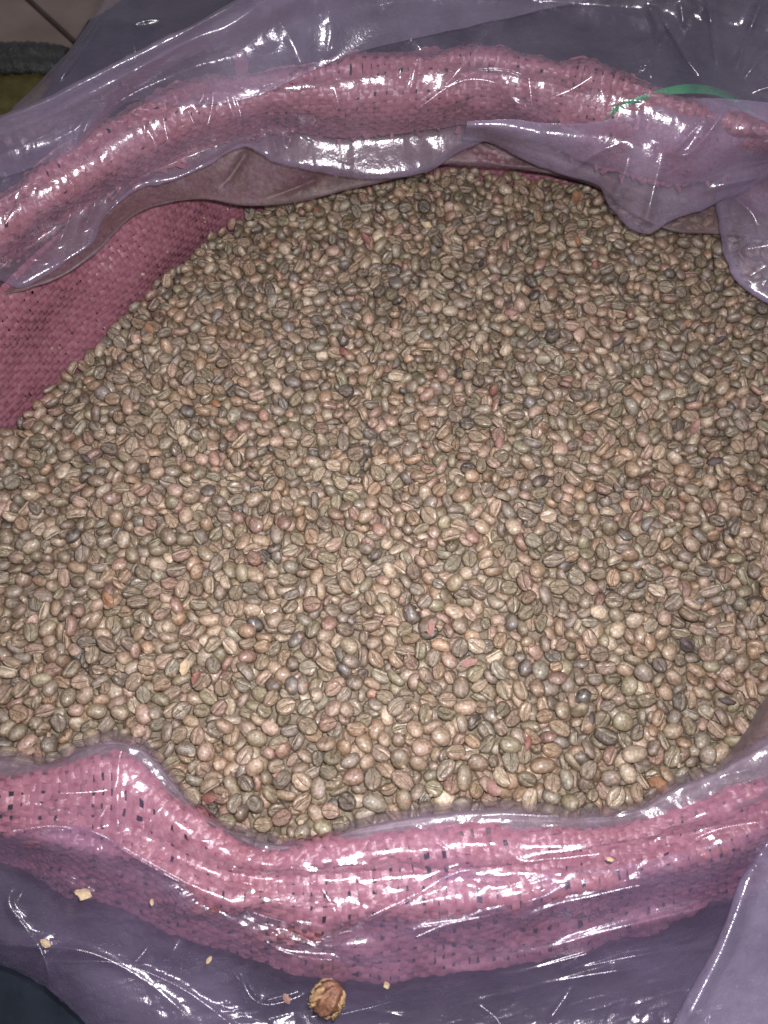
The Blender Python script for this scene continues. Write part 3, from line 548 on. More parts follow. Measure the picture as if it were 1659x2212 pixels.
# ------------------------------------------------------------------ the heap of beans
# bean meshes, millimetres->metres; long axis x, flat creased side -z
def bean4(L,W,H,F,bend=0.,dent=0.,seed=0,groove=1.0,nl=13):
    rs=np.random.RandomState(seed)
    a=np.array([0,25,50,75,90,105,130,155,180,202,225,243,255,263,268,272,277,285,297,315,338])*np.pi/180
    th=np.linspace(0,np.pi,nl)
    ph=rs.uniform(0,6.28,6)
    V=[(L,0,0)]
    for t in th[1:-1]:
        cx,sx=np.cos(t),np.sin(t)
        for q in a:
            V.append((L*cx, np.cos(q)*sx**.86, np.sin(q)*sx**.8))
    V.append((-L,0,0))
    V=np.array(V)
    x,y,z=V[:,0]/L,V[:,1],V[:,2]
    egg=1+.07*x
    lump=1+dent*(np.sin(3*x+ph[0])*np.cos(2.2*y+ph[1])+.6*np.sin(5*y+ph[2]+2*z)*np.cos(4*x+ph[3]))
    up=z>=0
    zz=np.where(up,H*np.abs(z),-F*(1-(1-np.clip(-z,0,1))**2.4))
    yy=y*W*egg*lump
    # groove, gently S shaped
    y0=.12*W*np.sin(2.6*x+ph[4])
    w=.10*W
    g=np.exp(-((yy-y0)/w)**2)*np.clip(1.12-np.abs(x)**4,0,1)
    lip=np.exp(-((np.abs(yy-y0)-2.6*w)/(1.6*w))**2)*np.clip(1-np.abs(x)**3,0,1)
    m=(~up)&(z<-.35)
    zz=np.where(m, zz+g*groove*.42*F-lip*.13*F*groove, zz)
    zz=zz*lump
    yy=yy+bend*W*(x**2-.4)
    P=np.stack([x*L,yy,zz-(H-F)*.28],1)*1e-3
    n=len(a); Fc=[]
    for i in range(n): Fc.append((0,1+i,1+(i+1)%n))
    for r in range(nl-3):
        b=1+r*n
        for i in range(n):
            j=(i+1)%n
            Fc.append((b+i,b+n+i,b+n+j)); Fc.append((b+i,b+n+j,b+j))
    b=1+(nl-3)*n; e=len(P)-1
    for i in range(n): Fc.append((b+i,e,b+(i+1)%n))
    lc=np.stack([x,y,np.where(up,np.abs(z),zz/F)],1); cre=np.where(m,g,0)
    return P,np.array(Fc),lc,cre
def bean(*a,**k): return bean4(*a,**k)[:2]
VAR=[(4.5,3.55,2.9,1.5,0,.02,1,1.),(4.3,3.85,2.7,1.3,.03,.02,2,1.),(5.0,3.3,2.8,1.5,.10,.03,3,1.),
     (4.6,3.0,2.6,1.5,.26,.035,4,1.),(3.9,3.2,3.1,2.5,0,.03,5,.7),(4.4,3.6,2.2,1.0,.05,.10,6,1.2),
     (3.0,2.9,1.9,1.1,.12,.15,7,1.1),(4.7,3.5,1.9,.9,.16,.12,9,1.3)]

# resting place of every bean: x, y, z (0.2 mm), turn about x, y, z (0.05 rad), shape*10+size
DATA = [
-16,-608,-20,7,2,56,28,493,-515,-33,-5,-11,-55,29,440,-483,-32,49,-16,5,9,156,-561,-27,12,9,29,28,569,-520,-40,-28,47,-4,77,311,-536,-39,3,-13,-59,28,-21,-565,-25,39,43,-2,8,35,-566,-22,-52,18,10,28,-158,-569,-19,-54,19,0,7,481,-453,-37,8,-12,53,18,
120,-547,-25,53,24,3,27,-59,-560,-23,-2,-3,4,7,-738,-435,-43,-16,-60,-4,17,249,-499,-25,1,5,59,7,113,-485,-16,6,3,51,17,157,-385,-25,-2,-2,-34,8,-193,-633,-30,-59,-13,-2,6,25,-427,-13,24,-57,-4,7,31,-530,-12,9,-13,35,17,-69,-606,-20,19,52,3,16,
75,-504,-23,-6,-6,-57,17,-376,-369,-42,-48,-20,-1,18,-150,-465,-23,18,59,-2,7,-197,-424,-27,8,-61,3,17,244,-393,-20,32,48,11,7,58,-235,-8,0,5,-20,8,-251,-488,-27,4,-17,53,7,535,-356,-32,-1,-14,45,17,398,-546,-32,28,-55,0,6,327,-569,-40,34,-48,3,16,
502,-380,-39,-7,-15,19,17,626,-200,-37,52,13,19,8,37,-603,-24,1,-15,32,6,184,-534,-31,2,-15,57,57,580,-469,-44,5,5,-57,6,-490,-340,-37,-11,-58,-17,17,476,-551,-39,4,-1,-22,6,377,-169,-20,-55,-3,0,58,157,-307,-12,-36,46,19,17,443,-561,-43,9,15,-60,16,
371,-107,-16,-7,57,22,28,-584,-290,-45,-18,-55,-19,27,304,-158,-16,-39,31,-8,8,140,-514,-24,59,5,-6,6,249,-530,-35,43,44,-3,77,-156,-604,-32,22,-56,-5,76,164,-427,-26,7,-1,3,27,-250,-544,-16,10,-5,17,56,-734,-471,-44,-3,7,20,6,-197,-565,-30,20,-47,2,48,
448,-314,-33,-56,0,2,17,-411,-428,-45,20,-54,-8,57,-127,-581,-25,-9,-5,37,57,149,-119,-11,24,-53,-1,28,91,-256,-8,9,-10,-51,78,102,1,-16,-44,26,-3,19,-153,-208,-24,0,61,1,17,-583,-429,-46,-1,6,0,6,533,-409,-36,6,-60,-3,26,-6,-516,-24,-20,-56,11,17,
96,-580,-32,61,-13,0,15,-389,-507,-38,7,3,57,37,83,-442,-19,43,-44,12,26,351,-464,-39,-56,14,7,27,-55,-471,-18,54,-4,5,6,-244,-610,-27,18,52,1,47,-533,-196,-42,-59,-2,6,27,665,-467,-41,53,-21,-5,57,-354,-510,-38,-11,-7,28,47,-17,-330,-17,-25,-53,-4,26,
228,-559,-37,33,51,-12,37,-668,-87,-33,-46,-36,-10,17,458,-345,-32,51,-1,7,7,278,-561,-42,-41,13,9,7,176,52,-11,-8,-4,13,19,-113,-499,-18,30,-38,20,18,674,-312,-37,37,-44,12,7,-272,-519,-29,31,-53,1,76,-516,-368,-47,-28,53,4,7,589,-129,-33,-16,-59,-6,38,
-657,-452,-49,-32,-43,-10,56,-266,-571,-30,-23,-56,-2,5,331,-508,-36,59,-2,-6,6,-101,-621,-28,6,57,15,15,151,-166,-5,16,3,-49,7,-73,-299,-23,3,-2,-15,7,-316,-463,-26,-4,9,-6,25,776,-243,-29,28,-49,-10,7,-612,-313,-46,-42,-41,2,6,-613,-397,-47,3,7,-44,6,
276,-393,-22,-38,-37,21,18,-485,-41,-37,2,1,-18,8,323,-348,-33,0,0,31,17,-332,-382,-39,-36,38,11,16,-647,-345,-40,-34,47,-20,18,-748,-265,-42,34,49,7,7,601,-412,-40,-45,-32,7,16,536,-240,-40,2,23,-50,17,420,-143,-30,-19,-55,-9,17,-157,-345,-29,-61,1,-1,16,
-100,-525,-17,25,-42,14,17,356,-562,-41,-2,0,35,36,-118,-338,-22,9,45,27,27,292,-484,-29,-18,-55,0,36,-648,28,-36,-37,-50,-3,79,283,-434,-29,-45,-34,-5,25,-616,-238,-37,35,14,19,8,498,-194,-40,8,58,7,17,-106,-553,-19,15,53,-14,6,191,-300,-21,-55,15,1,57,
314,-385,-30,-9,3,-32,16,62,-469,-19,-4,9,37,16,653,-225,-39,46,-21,3,8,-285,-350,-31,-32,10,-16,28,-748,-385,-47,-39,-16,18,16,-646,-401,-46,5,7,27,6,-671,-491,-60,-18,10,-30,17,-112,-460,-22,12,-55,-17,5,-157,-306,-22,37,-33,-5,7,-663,-253,-33,32,34,20,8,
-873,104,-46,18,-45,-17,17,-489,-435,-47,7,-1,-22,7,-70,-217,-18,47,17,-7,8,-65,-530,-23,1,4,10,25,-439,-342,-42,-33,47,-6,6,611,-460,-41,45,-38,7,36,596,-310,-31,-5,6,-41,16,-536,-433,-45,4,6,-9,5,203,-498,-27,-17,49,-10,76,148,-50,-8,9,-48,-39,8,
747,-135,-38,-50,-34,0,16,237,-431,-28,-54,-18,8,15,362,-429,-35,-9,6,-39,16,-331,-427,-31,-23,56,-7,15,323,-443,-30,-4,53,-3,5,-354,-338,-36,-34,-49,16,6,-206,-258,-30,-61,-3,4,16,-373,-238,-40,12,1,2,37,-441,-166,-43,-37,-34,10,7,-81,-170,-12,-7,-42,9,8,
-623,51,-27,1,10,7,7,494,-261,-33,-5,2,-42,6,-838,222,-56,-62,3,-2,18,-529,-128,-39,-58,22,8,57,-457,-123,-42,55,9,-2,58,-103,-390,-20,-48,-17,-4,5,446,-516,-43,19,-44,-17,17,750,-331,-50,18,4,18,18,287,-31,-6,-1,-4,-22,7,235,-352,-21,28,48,20,37,
-357,-296,-28,-51,-21,5,25,-38,-494,-32,6,13,41,7,149,-225,-17,0,1,-7,77,-408,-477,-41,-17,49,6,6,-686,-383,-44,-1,7,25,46,-358,-403,-40,-18,-50,22,7,-60,-376,-23,-2,0,-4,15,-559,-457,-50,-20,51,-11,46,593,-74,-34,-24,55,5,26,-713,-257,-34,-9,-3,19,6,
711,-172,-42,44,2,10,27,370,0,-19,-52,-2,-4,16,-584,-197,-33,-15,3,21,27,393,-432,-28,27,-13,21,27,99,-327,-15,-40,-27,4,47,-313,-132,-34,-6,-17,32,7,-298,52,-35,-1,11,-49,77,268,-173,-18,-61,2,6,16,533,-501,-39,-25,-10,23,6,292,-345,-28,2,-2,23,5,
688,-409,-49,-11,-25,24,7,-157,-427,-26,-22,56,-4,15,202,-186,-14,55,-16,0,6,-285,-608,-29,31,-43,-12,5,459,-222,-30,-3,5,4,16,301,-228,-18,17,-53,-6,26,651,-431,-39,22,44,37,46,-290,-265,-34,-9,-27,53,47,334,-131,-18,3,2,19,16,579,126,-25,13,-11,-21,17,
-226,-467,-25,0,-7,55,55,-449,-88,-38,-12,59,-15,7,-737,-182,-39,9,2,55,77,747,282,-37,-56,12,0,77,-506,-169,-45,-55,-7,-7,77,-744,-118,-36,-44,7,-3,47,126,-437,-31,6,50,4,37,-227,-409,-21,31,-47,8,25,-370,-109,-37,34,-49,2,26,690,-59,-38,2,5,-12,17,
-67,-333,-19,-9,13,2,6,-574,165,-29,-45,1,-9,19,-66,172,-32,-7,53,15,18,-694,-426,-59,-39,-8,2,58,-628,-369,-49,-53,0,4,16,410,-460,-39,35,20,17,46,-495,-394,-52,-39,33,8,56,-316,-590,-49,-56,11,-7,17,405,-188,-28,23,49,2,7,-25,-258,-16,-4,58,-16,6,
187,-358,-25,-22,57,10,6,-149,-265,-22,36,32,7,17,330,-63,-15,-16,-58,-3,16,-338,-574,-34,-34,-11,5,36,-7,-363,-26,-9,-50,22,18,160,-260,-14,6,-3,46,15,499,-145,-30,-36,42,0,6,-458,-406,-49,-4,-17,54,36,-408,-327,-45,-34,47,-20,26,-371,-480,-38,-28,44,-1,15,
199,-572,-30,-25,14,-14,45,242,-289,-20,-30,52,-8,5,-162,-47,-27,-47,32,-4,16,-444,54,-32,24,10,1,17,-111,-66,-28,-17,58,1,26,331,-251,-24,-50,-36,-1,36,357,-364,-33,2,-11,-57,56,187,-109,-12,-46,-41,-1,16,-212,-143,-46,1,-55,2,27,55,-336,-20,49,-29,0,56,
-397,-81,-40,-7,3,-15,27,63,-137,-13,49,-37,6,6,-41,1,-20,10,-2,15,6,681,-440,-41,-20,14,-20,26,433,-280,-37,-52,33,9,6,603,302,-28,-3,-26,31,39,-587,-48,-41,2,-8,30,6,-267,-626,-20,5,31,-4,7,-400,-203,-41,51,2,-5,6,-703,-141,-40,35,-26,-17,26,
-790,-146,-42,21,-32,19,48,699,-3,-39,-42,0,-19,57,-289,-16,-30,6,-2,-20,16,-14,115,-27,-52,24,4,7,662,139,-37,-17,-55,-7,77,-712,-364,-56,-3,31,-51,7,468,-137,-26,-53,-3,-16,47,-612,5,-43,11,-12,31,7,753,-385,-41,37,-36,-15,36,-331,-209,-42,-51,29,-8,76,
-593,135,-31,7,-6,20,7,820,157,-40,-56,8,-5,6,175,-493,-28,30,46,-20,15,535,-308,-34,-2,-54,4,16,-418,-257,-44,23,-52,-5,36,-218,-590,-28,47,-6,-24,16,-252,-332,-35,-37,46,-18,16,-82,-265,-23,58,0,-14,6,-554,205,-27,47,-31,-6,17,348,-186,-28,-10,16,-19,7,
-198,-511,-33,28,-10,36,16,-560,-85,-41,8,9,39,47,-254,-299,-32,56,3,11,46,-230,-240,-32,-6,7,-46,6,-293,-575,-38,25,22,43,27,66,-535,-33,22,6,-18,16,-75,-116,-19,-50,-12,2,16,-164,-381,-22,-26,15,-30,37,76,-314,-10,41,25,25,16,637,-488,-48,-2,8,18,6,
-629,-285,-45,-51,4,15,6,-437,-470,-46,-11,-12,32,76,276,-515,-38,-38,43,1,75,460,-394,-35,43,17,5,5,118,-303,-12,2,-13,55,36,483,-85,-28,-42,-43,6,6,-73,-434,-16,15,1,49,14,617,211,-27,5,-5,-22,7,205,-470,-42,-25,-51,4,7,-189,-382,-26,-10,-16,35,16,
597,-234,-37,-18,-17,26,46,413,21,-23,59,-17,-12,7,-627,-52,-41,-5,11,-51,15,697,-381,-35,-21,-50,23,25,24,-371,-15,33,-17,-8,37,-120,-309,-26,46,-12,-21,27,-183,-284,-26,4,-22,-37,7,5,42,-27,-23,-56,-8,6,278,-89,-19,35,-51,0,56,-447,352,-23,9,59,7,27,
571,-338,-33,32,45,1,14,-701,13,-30,-32,-2,6,26,-290,-379,-37,51,-11,-10,15,-791,-65,-42,14,4,13,76,167,-340,-21,47,11,17,25,237,-205,-16,-2,-5,-13,36,725,-257,-38,52,-6,11,16,507,-473,-44,29,-51,4,24,511,-22,-36,21,14,-21,17,-698,-314,-42,-15,-10,59,16,
-290,-164,-42,60,-8,6,6,317,3,-16,-55,20,-1,56,438,-447,-48,-41,-24,-11,8,-445,-52,-37,-11,34,-52,16,-526,51,-31,-56,23,-7,57,-651,185,-32,-58,13,-5,27,702,131,-35,6,-7,-49,17,-457,-376,-44,-45,-7,17,75,595,-168,-44,-58,19,-7,75,-186,-594,-24,34,-9,4,36,
-265,-680,-23,-52,3,-1,8,446,-596,-41,-52,-27,-4,8,392,-626,-44,54,25,-3,8,-841,-524,-44,37,49,4,18,-189,-683,-21,-38,-38,6,7,-904,-520,-35,6,-50,3,7,-900,-556,-36,22,57,7,7,-150,-685,-21,-19,-23,39,28,279,-601,-35,-37,-34,-1,27,290,-640,-41,26,-52,0,7,
149,-612,-36,-1,8,-52,17,508,-625,-40,-30,-12,38,8,1010,-209,-38,36,39,5,28,-774,-397,-34,16,-34,-15,19,-445,-555,-43,35,44,7,27,946,-254,-31,61,-13,-7,28,-298,-642,-31,0,55,-12,7,-3,-647,-28,36,-45,-6,37,-369,-595,-37,23,57,-1,16,635,-518,-31,19,-6,-39,16,
-863,-391,-42,-49,-10,3,7,110,-627,-35,-15,-1,11,7,214,-630,-36,-61,-5,-5,56,-935,-211,-39,-8,59,6,49,-822,-449,-35,-11,-55,-11,6,-879,-258,-40,-47,6,-4,28,746,-437,-41,-25,-56,-1,26,613,-559,-39,19,37,23,17,-584,-483,-45,5,1,38,16,-477,-525,-42,53,33,8,6,
717,-463,-35,-35,-51,9,6,141,-651,-34,27,28,29,27,901,5,-38,-42,-42,-19,27,-997,-359,-40,-52,-34,5,6,-1007,-462,-38,28,55,-11,47,954,-356,-35,-14,-57,8,17,-798,-470,-46,-54,-26,-12,6,-115,-650,-29,-6,0,-9,5,-386,-625,-44,-19,-47,1,15,-836,-258,-37,-50,25,-8,18,
358,-603,-44,-19,8,42,16,-1005,-396,-37,51,-9,6,7,-969,-450,-52,5,-34,50,48,-1049,-379,-45,47,32,13,26,927,-225,-36,-24,42,5,17,825,-431,-33,-2,23,-50,26,785,-383,-37,6,-14,-53,26,-816,-335,-41,-30,-40,-8,17,-875,-201,-38,-42,-36,9,16,781,-446,-29,-50,16,-3,5,
-917,-317,-30,-20,46,-29,47,326,-646,-47,-19,-49,0,6,-228,-643,-41,-56,2,-7,47,-79,-646,-25,0,54,-11,5,-873,-558,-52,16,31,26,7,257,-644,-38,5,4,46,5,1004,-65,-40,-34,50,-4,27,-65,-689,-33,10,53,22,77,-342,-642,-36,53,-10,-1,25,862,-377,-36,-15,-58,-13,15,
-985,-553,-37,-12,-6,23,16,-404,-558,-35,1,-52,8,15,642,-570,-43,41,26,15,47,-998,-427,-41,0,-5,-32,16,-885,-305,-39,6,-5,-39,6,-607,-520,-46,-7,-10,11,16,-844,-172,-35,11,-54,16,7,663,-513,-37,5,0,17,27,-942,-292,-36,-5,7,28,17,-1121,-128,-75,-61,-3,4,27,
-955,-394,-41,-47,-27,12,36,945,-392,-29,-6,0,-47,76,489,-587,-42,-46,-38,14,36,-799,-536,-52,6,-32,-44,26,999,9,-45,-55,6,0,17,-781,-351,-40,43,-2,-6,7,-747,-511,-42,-27,-5,-2,18,-974,-199,-40,-36,-39,13,6,-810,-498,-55,45,14,-12,17,-1062,-81,-66,-10,54,27,7,
977,-138,-48,32,24,10,28,781,-420,-34,13,58,17,6,-846,-75,-40,1,-53,-15,7,-931,-439,-51,-4,11,23,7,826,-475,-36,51,-25,-2,45,859,-237,-40,-37,-46,3,6,-963,-264,-46,-51,-22,0,16,-1000,-521,-44,2,-12,50,5,736,-489,-47,-5,-12,-15,17,856,-480,-33,-34,39,25,6,
81,-617,-36,-9,4,-53,14,830,-335,-39,-61,-2,4,15,-908,-385,-46,52,-26,-4,56,44,-656,-35,49,-9,-12,4,-916,-349,-44,0,-5,23,36,-1072,-298,-49,-41,2,11,47,-1012,-199,-52,-46,36,5,16,965,54,-49,61,-5,8,17,811,-296,-35,-53,-16,12,16,696,-520,-41,18,-47,-19,46,
19,-624,-40,19,45,23,17,-840,-411,-50,-30,20,-40,37,-818,-426,-57,-51,-30,13,7,-893,-457,-41,-31,18,-21,16,720,-543,-39,37,-35,-11,16,742,-526,-39,-40,-44,2,4,1074,-4,-39,35,-8,-2,47,883,-404,-37,20,-13,-26,4,-825,-294,-36,-18,55,-15,16,-921,-262,-44,21,55,2,76,
879,-299,-42,7,6,42,76,1008,49,-41,29,21,17,28,58,-624,-45,43,-39,-8,38,202,-600,-39,-50,5,8,4,-1010,-488,-31,-3,-31,34,16,-1049,-321,-49,-14,18,-33,5,893,-181,-45,37,46,0,15,480,-620,-52,22,-32,49,7,698,-492,-43,13,35,-40,18,1135,429,-48,8,-7,2,17,
-842,-141,-40,56,13,-8,16,1025,-150,-54,39,-14,-10,27,905,-297,-32,50,-15,4,45,-832,-222,-38,62,6,10,6,-460,-493,-52,41,16,-12,17,776,-472,-46,-15,12,-23,17,-874,-515,-47,40,24,18,6,888,-247,-34,42,-32,-2,16,-67,-663,-38,-21,48,34,7,87,-651,-38,43,-29,-4,55,
957,-313,-37,-43,-34,11,5,1033,-82,-39,-45,-25,1,36,-1107,-26,-87,-40,-35,7,25,458,-648,-60,-35,-47,4,6,963,138,-46,-36,-46,-3,47,556,-551,-48,-19,2,-28,57,947,-24,-46,5,61,2,58,-1036,-3,-72,30,9,18,8,-970,-479,-57,-56,-9,5,25,-15,-468,-36,1,-1,27,7,
-126,-96,-32,-9,-50,-24,27,221,215,-24,12,56,11,26,719,460,-32,59,-9,-5,28,-32,-670,-40,28,2,9,6,-718,-489,-59,6,-21,-41,8,181,-641,-38,-27,-4,2,44,696,-556,-41,-35,41,-20,24,-321,-176,-38,-27,48,12,15,-1014,-554,-35,-9,23,23,76,-323,-295,-37,-40,22,-6,16,
960,-221,-39,57,16,12,77,-891,-486,-54,10,-51,19,16,-837,-478,-43,-22,40,12,15,527,-555,-50,-59,-1,-9,13,-626,-428,-46,8,2,-1,45,-101,-428,-23,3,-11,-50,16,551,-445,-40,-43,-20,15,5,-116,-251,-21,-8,7,27,16,87,-210,-5,52,16,11,15,-588,53,-38,-48,37,3,16,
913,89,-50,25,51,18,6,364,384,-30,-2,-16,46,18,396,-658,-54,-1,-49,-8,37,635,88,-32,15,-59,0,16,336,140,-19,4,-26,39,26,-1060,-249,-49,-18,38,-16,6,-284,-215,-40,10,4,-4,75,-317,-52,-41,2,-14,-34,78,578,37,-30,-49,-28,-23,15,-313,340,-31,61,6,3,17,
-287,-96,-36,-50,22,-15,47,-530,-9,-36,-55,25,10,5,684,240,-39,-35,-43,-2,27,232,-466,-34,-21,-42,15,45,903,-452,-45,-5,-51,-14,6,498,-227,-39,10,3,-17,15,403,-507,-30,-22,6,-27,57,274,-212,-16,-40,-36,0,15,627,-154,-38,57,-4,16,15,-118,-126,-30,-54,15,-11,56,
703,-125,-40,54,-10,3,5,-225,-13,-24,-7,1,43,16,239,261,-29,-58,10,-3,27,-525,-478,-47,37,-2,17,26,23,-335,-12,46,-14,-16,5,-187,-473,-25,47,7,-3,15,2,-489,-20,-14,1,-28,14,488,-646,-55,38,19,8,46,584,-584,-54,-11,-27,33,45,601,-360,-52,22,1,-18,6,
-1113,-161,-69,51,12,16,17,-700,-39,-37,6,-5,-49,16,836,15,-49,-10,-59,-7,36,-756,130,-39,2,-5,-38,77,-684,-465,-45,-12,-32,-11,15,868,42,-49,-5,-6,28,57,-932,-416,-37,-58,9,-16,56,-997,-323,-45,5,0,2,36,15,-250,-12,-42,0,-8,36,65,-4,-21,52,-34,5,6,
752,42,-48,39,41,2,16,-367,766,-39,48,-39,-9,9,132,-572,-39,30,-46,0,17,-970,-522,-51,15,20,26,15,-58,-144,-23,44,-41,-6,16,-452,12,-40,6,0,29,7,749,-187,-40,-49,-35,-5,4,-822,-10,-38,54,-29,-5,5,-861,-469,-56,33,-30,-20,27,921,-117,-43,41,-37,9,37,
-98,209,-40,-41,40,8,27,73,532,-48,-55,-16,-6,17,-336,-468,-33,57,-7,-13,17,-367,-430,-39,6,57,-5,5,60,-379,-9,-4,-32,-3,8,-972,-339,-52,-43,27,23,25,230,-168,-19,-53,-25,-8,56,-338,-618,-51,1,57,-7,57,-406,-601,-41,51,-30,-14,3,194,-384,-20,-12,52,-17,55,
-926,-78,-49,36,-41,1,36,-228,386,-35,0,11,50,8,796,-508,-49,-47,32,-2,7,-340,50,-38,-54,-15,11,37,-382,-159,-37,-21,-32,14,6,281,9,-12,1,5,-18,26,-667,97,-27,-6,1,-2,6,541,613,-27,28,54,10,7,-815,-94,-38,1,41,-46,46,237,65,-15,22,-48,-6,58,
494,126,-25,5,0,-7,26,107,346,-38,15,-4,15,26,794,498,-38,8,-15,-44,28,666,-258,-42,55,-12,1,15,-284,-134,-41,-1,-6,52,77,-203,-120,-30,12,15,-4,47,-967,147,-75,15,61,6,26,-567,383,-35,-31,-40,13,27,155,-460,-17,23,18,35,5,893,-119,-44,-4,4,-21,15,
-851,-41,-40,0,2,-22,6,-274,-51,-36,-13,-24,-54,7,220,-27,-18,7,-2,52,56,-670,333,-37,-54,-3,2,16,-1058,-354,-53,-42,0,8,7,993,-103,-45,-16,-53,8,6,800,-213,-33,-51,-22,-2,15,-265,97,-39,-46,-21,1,25,-141,178,-37,-49,34,-18,28,-484,387,-24,54,25,12,27,
-268,371,-32,8,15,38,8,-211,-539,-37,56,10,-24,5,818,-358,-49,14,-55,26,8,-790,-214,-51,-5,-12,8,6,504,71,-21,50,-17,5,7,129,-409,-38,-62,4,3,16,-422,-359,-56,7,-26,-51,7,847,-152,-47,14,49,32,7,-493,-470,-42,21,-14,-2,45,136,-327,-28,-13,6,-19,17,
317,-310,-31,3,13,-6,76,-242,-34,-40,2,4,34,27,325,-594,-55,24,-7,-7,47,-718,-529,-56,-11,-44,-28,27,568,-250,-42,-54,-18,6,75,701,-241,-40,-18,-5,13,25,-932,-174,-43,33,-11,3,7,-938,-530,-48,46,3,3,27,640,-292,-44,45,21,-9,46,1123,143,-48,-1,-7,28,57,
-899,-412,-43,-4,45,-38,36,104,-389,-25,-43,9,-23,45,404,-403,-33,-21,-15,14,46,577,-394,-42,7,-8,48,4,-774,-330,-39,11,53,30,35,-408,-167,-41,27,47,-3,6,42,-444,-24,48,15,4,16,-230,-674,-36,42,38,-14,3,-658,-519,-56,4,-56,1,3,-729,-218,-39,-30,39,-12,57,
-660,-52,-30,-50,20,-9,6,-433,121,-34,6,8,17,26,411,143,-14,-4,-52,19,47,61,184,-29,-2,-9,-41,27,-93,360,-41,-52,5,-6,48,-135,-404,-15,-40,8,-32,46,-345,81,-33,-48,6,8,16,-913,227,-72,-10,11,-40,18,-170,658,-41,-3,2,-51,8,750,687,-26,12,59,10,17,
-414,-36,-49,-33,26,0,47,-695,-546,-48,8,57,24,35,-200,-212,-31,48,21,2,15,831,-212,-41,-37,49,-11,57,-24,-132,-23,-49,-7,2,75,761,2,-44,-47,11,-12,5,360,89,-14,-4,-8,-49,26,325,183,-17,-6,2,-9,26,881,170,-47,-48,-39,1,16,719,-292,-52,46,34,22,28,
-978,-233,-50,-46,-2,11,5,-936,-477,-42,-20,-2,53,5,-1164,-138,-82,-14,40,-44,7,103,-105,-15,42,46,-7,15,817,-126,-40,-31,33,-29,46,-316,175,-34,0,-6,23,16,272,217,-21,-41,43,5,56,-501,-108,-45,6,12,-5,7,-209,-77,-37,61,13,0,75,-343,206,-30,-18,49,-13,79,
-183,344,-42,4,-1,17,17,-663,-545,-58,50,10,-33,16,-80,-505,-30,23,9,-44,16,993,229,-53,-29,-42,28,47,436,-646,-42,27,-26,-19,4,-462,-432,-44,-18,1,-39,54,-971,-74,-56,14,-25,55,45,-749,-33,-34,11,-33,-38,6,-10,-29,-25,-3,0,-20,15,-167,14,-38,-57,22,8,5,
1003,165,-49,60,-14,2,16,142,226,-23,-15,49,-10,17,717,-78,-40,-36,-30,10,6,95,259,-31,-1,-7,-26,27,187,559,-48,52,24,2,28,694,887,-40,16,56,10,8,655,-341,-56,-16,6,-11,26,197,-51,-14,-11,2,-31,16,999,338,-44,-44,38,-2,6,848,377,-47,12,0,-38,57,
-1133,-90,-86,-10,6,-16,7,1007,-23,-41,-11,55,-18,5,577,90,-34,25,-48,14,28,543,528,-22,48,-30,3,8,43,-265,-20,59,22,-5,75,793,203,-49,-55,-5,-16,16,-253,-396,-44,18,56,-11,47,-769,-284,-41,11,-39,6,16,-511,-233,-50,-49,30,7,5,-682,-109,-52,-7,3,-4,7,
710,-355,-39,30,4,18,45,785,-170,-43,0,-21,-48,6,910,-31,-48,25,48,-6,76,-813,-244,-53,-44,-29,-4,47,-548,-361,-58,57,-6,-20,6,269,-245,-28,8,-22,-24,7,-162,-110,-32,45,-11,-1,17,-191,130,-37,-5,-3,2,16,-1044,-261,-65,-33,-27,11,47,3,-405,-31,10,56,-8,6,
129,72,-27,-22,56,-3,16,-606,268,-33,-2,61,4,77,984,582,-46,0,-5,14,17,179,-580,-44,24,-44,-1,6,435,-366,-42,47,-2,-1,45,369,-530,-39,33,-8,-20,77,-189,-335,-28,-5,-2,-27,45,240,-244,-19,4,-44,-43,45,451,-166,-33,-32,13,-17,46,-363,6,-35,61,-13,4,5,
565,292,-29,31,-53,-12,37,699,344,-35,3,7,-55,27,-653,-218,-36,-48,25,-22,46,-802,33,-43,-56,26,-3,36,-484,75,-34,5,0,-5,16,319,277,-26,-62,1,-1,26,-620,400,-36,-61,7,-8,17,548,-87,-43,6,-38,43,18,-1091,-213,-74,-3,-49,2,15,-28,-194,-20,37,46,20,4,
474,-14,-26,-39,-17,19,7,33,722,-45,-3,4,37,19,-41,-452,-31,-16,51,11,7,404,-359,-42,10,24,19,38,852,-283,-53,38,-38,9,77,435,527,-35,20,-57,1,49,114,-654,-35,9,-49,-13,14,-22,-293,-21,2,-7,-57,14,-414,-122,-52,24,4,30,16,-1027,-29,-66,-3,44,-30,6,
-286,-315,-46,-4,11,9,6,438,100,-25,53,-23,-4,7,-519,-266,-38,-7,-14,16,56,71,-179,-14,19,58,-4,14,1089,91,-40,5,6,-50,5,454,297,-26,23,51,11,76,907,-356,-46,-18,8,-29,7,-483,-3,-36,50,-25,-10,75,-110,12,-30,-7,2,-10,36,932,1,-36,-5,-5,4,5,
761,103,-43,-7,-9,39,16,926,121,-52,-36,40,-11,77,-643,-476,-60,49,-20,22,16,-31,-531,-34,-14,13,-47,15,85,-362,-27,-15,-46,1,25,-460,-273,-55,41,4,-12,7,826,72,-48,-48,-37,-10,5,-272,602,-31,57,-6,3,8,-919,-132,-48,0,-3,20,55,-630,-116,-42,-2,57,-25,36,
624,174,-29,44,12,27,6,985,106,-55,-39,11,7,38,-449,-297,-46,-6,52,-29,25,-71,-56,-30,-44,39,6,15,566,418,-22,13,10,36,38,-689,531,-63,-19,-47,-18,17,-388,-450,-40,-7,16,51,24,-952,-144,-47,9,40,34,46,529,-165,-45,37,19,4,28,-601,197,-34,-41,46,6,77,
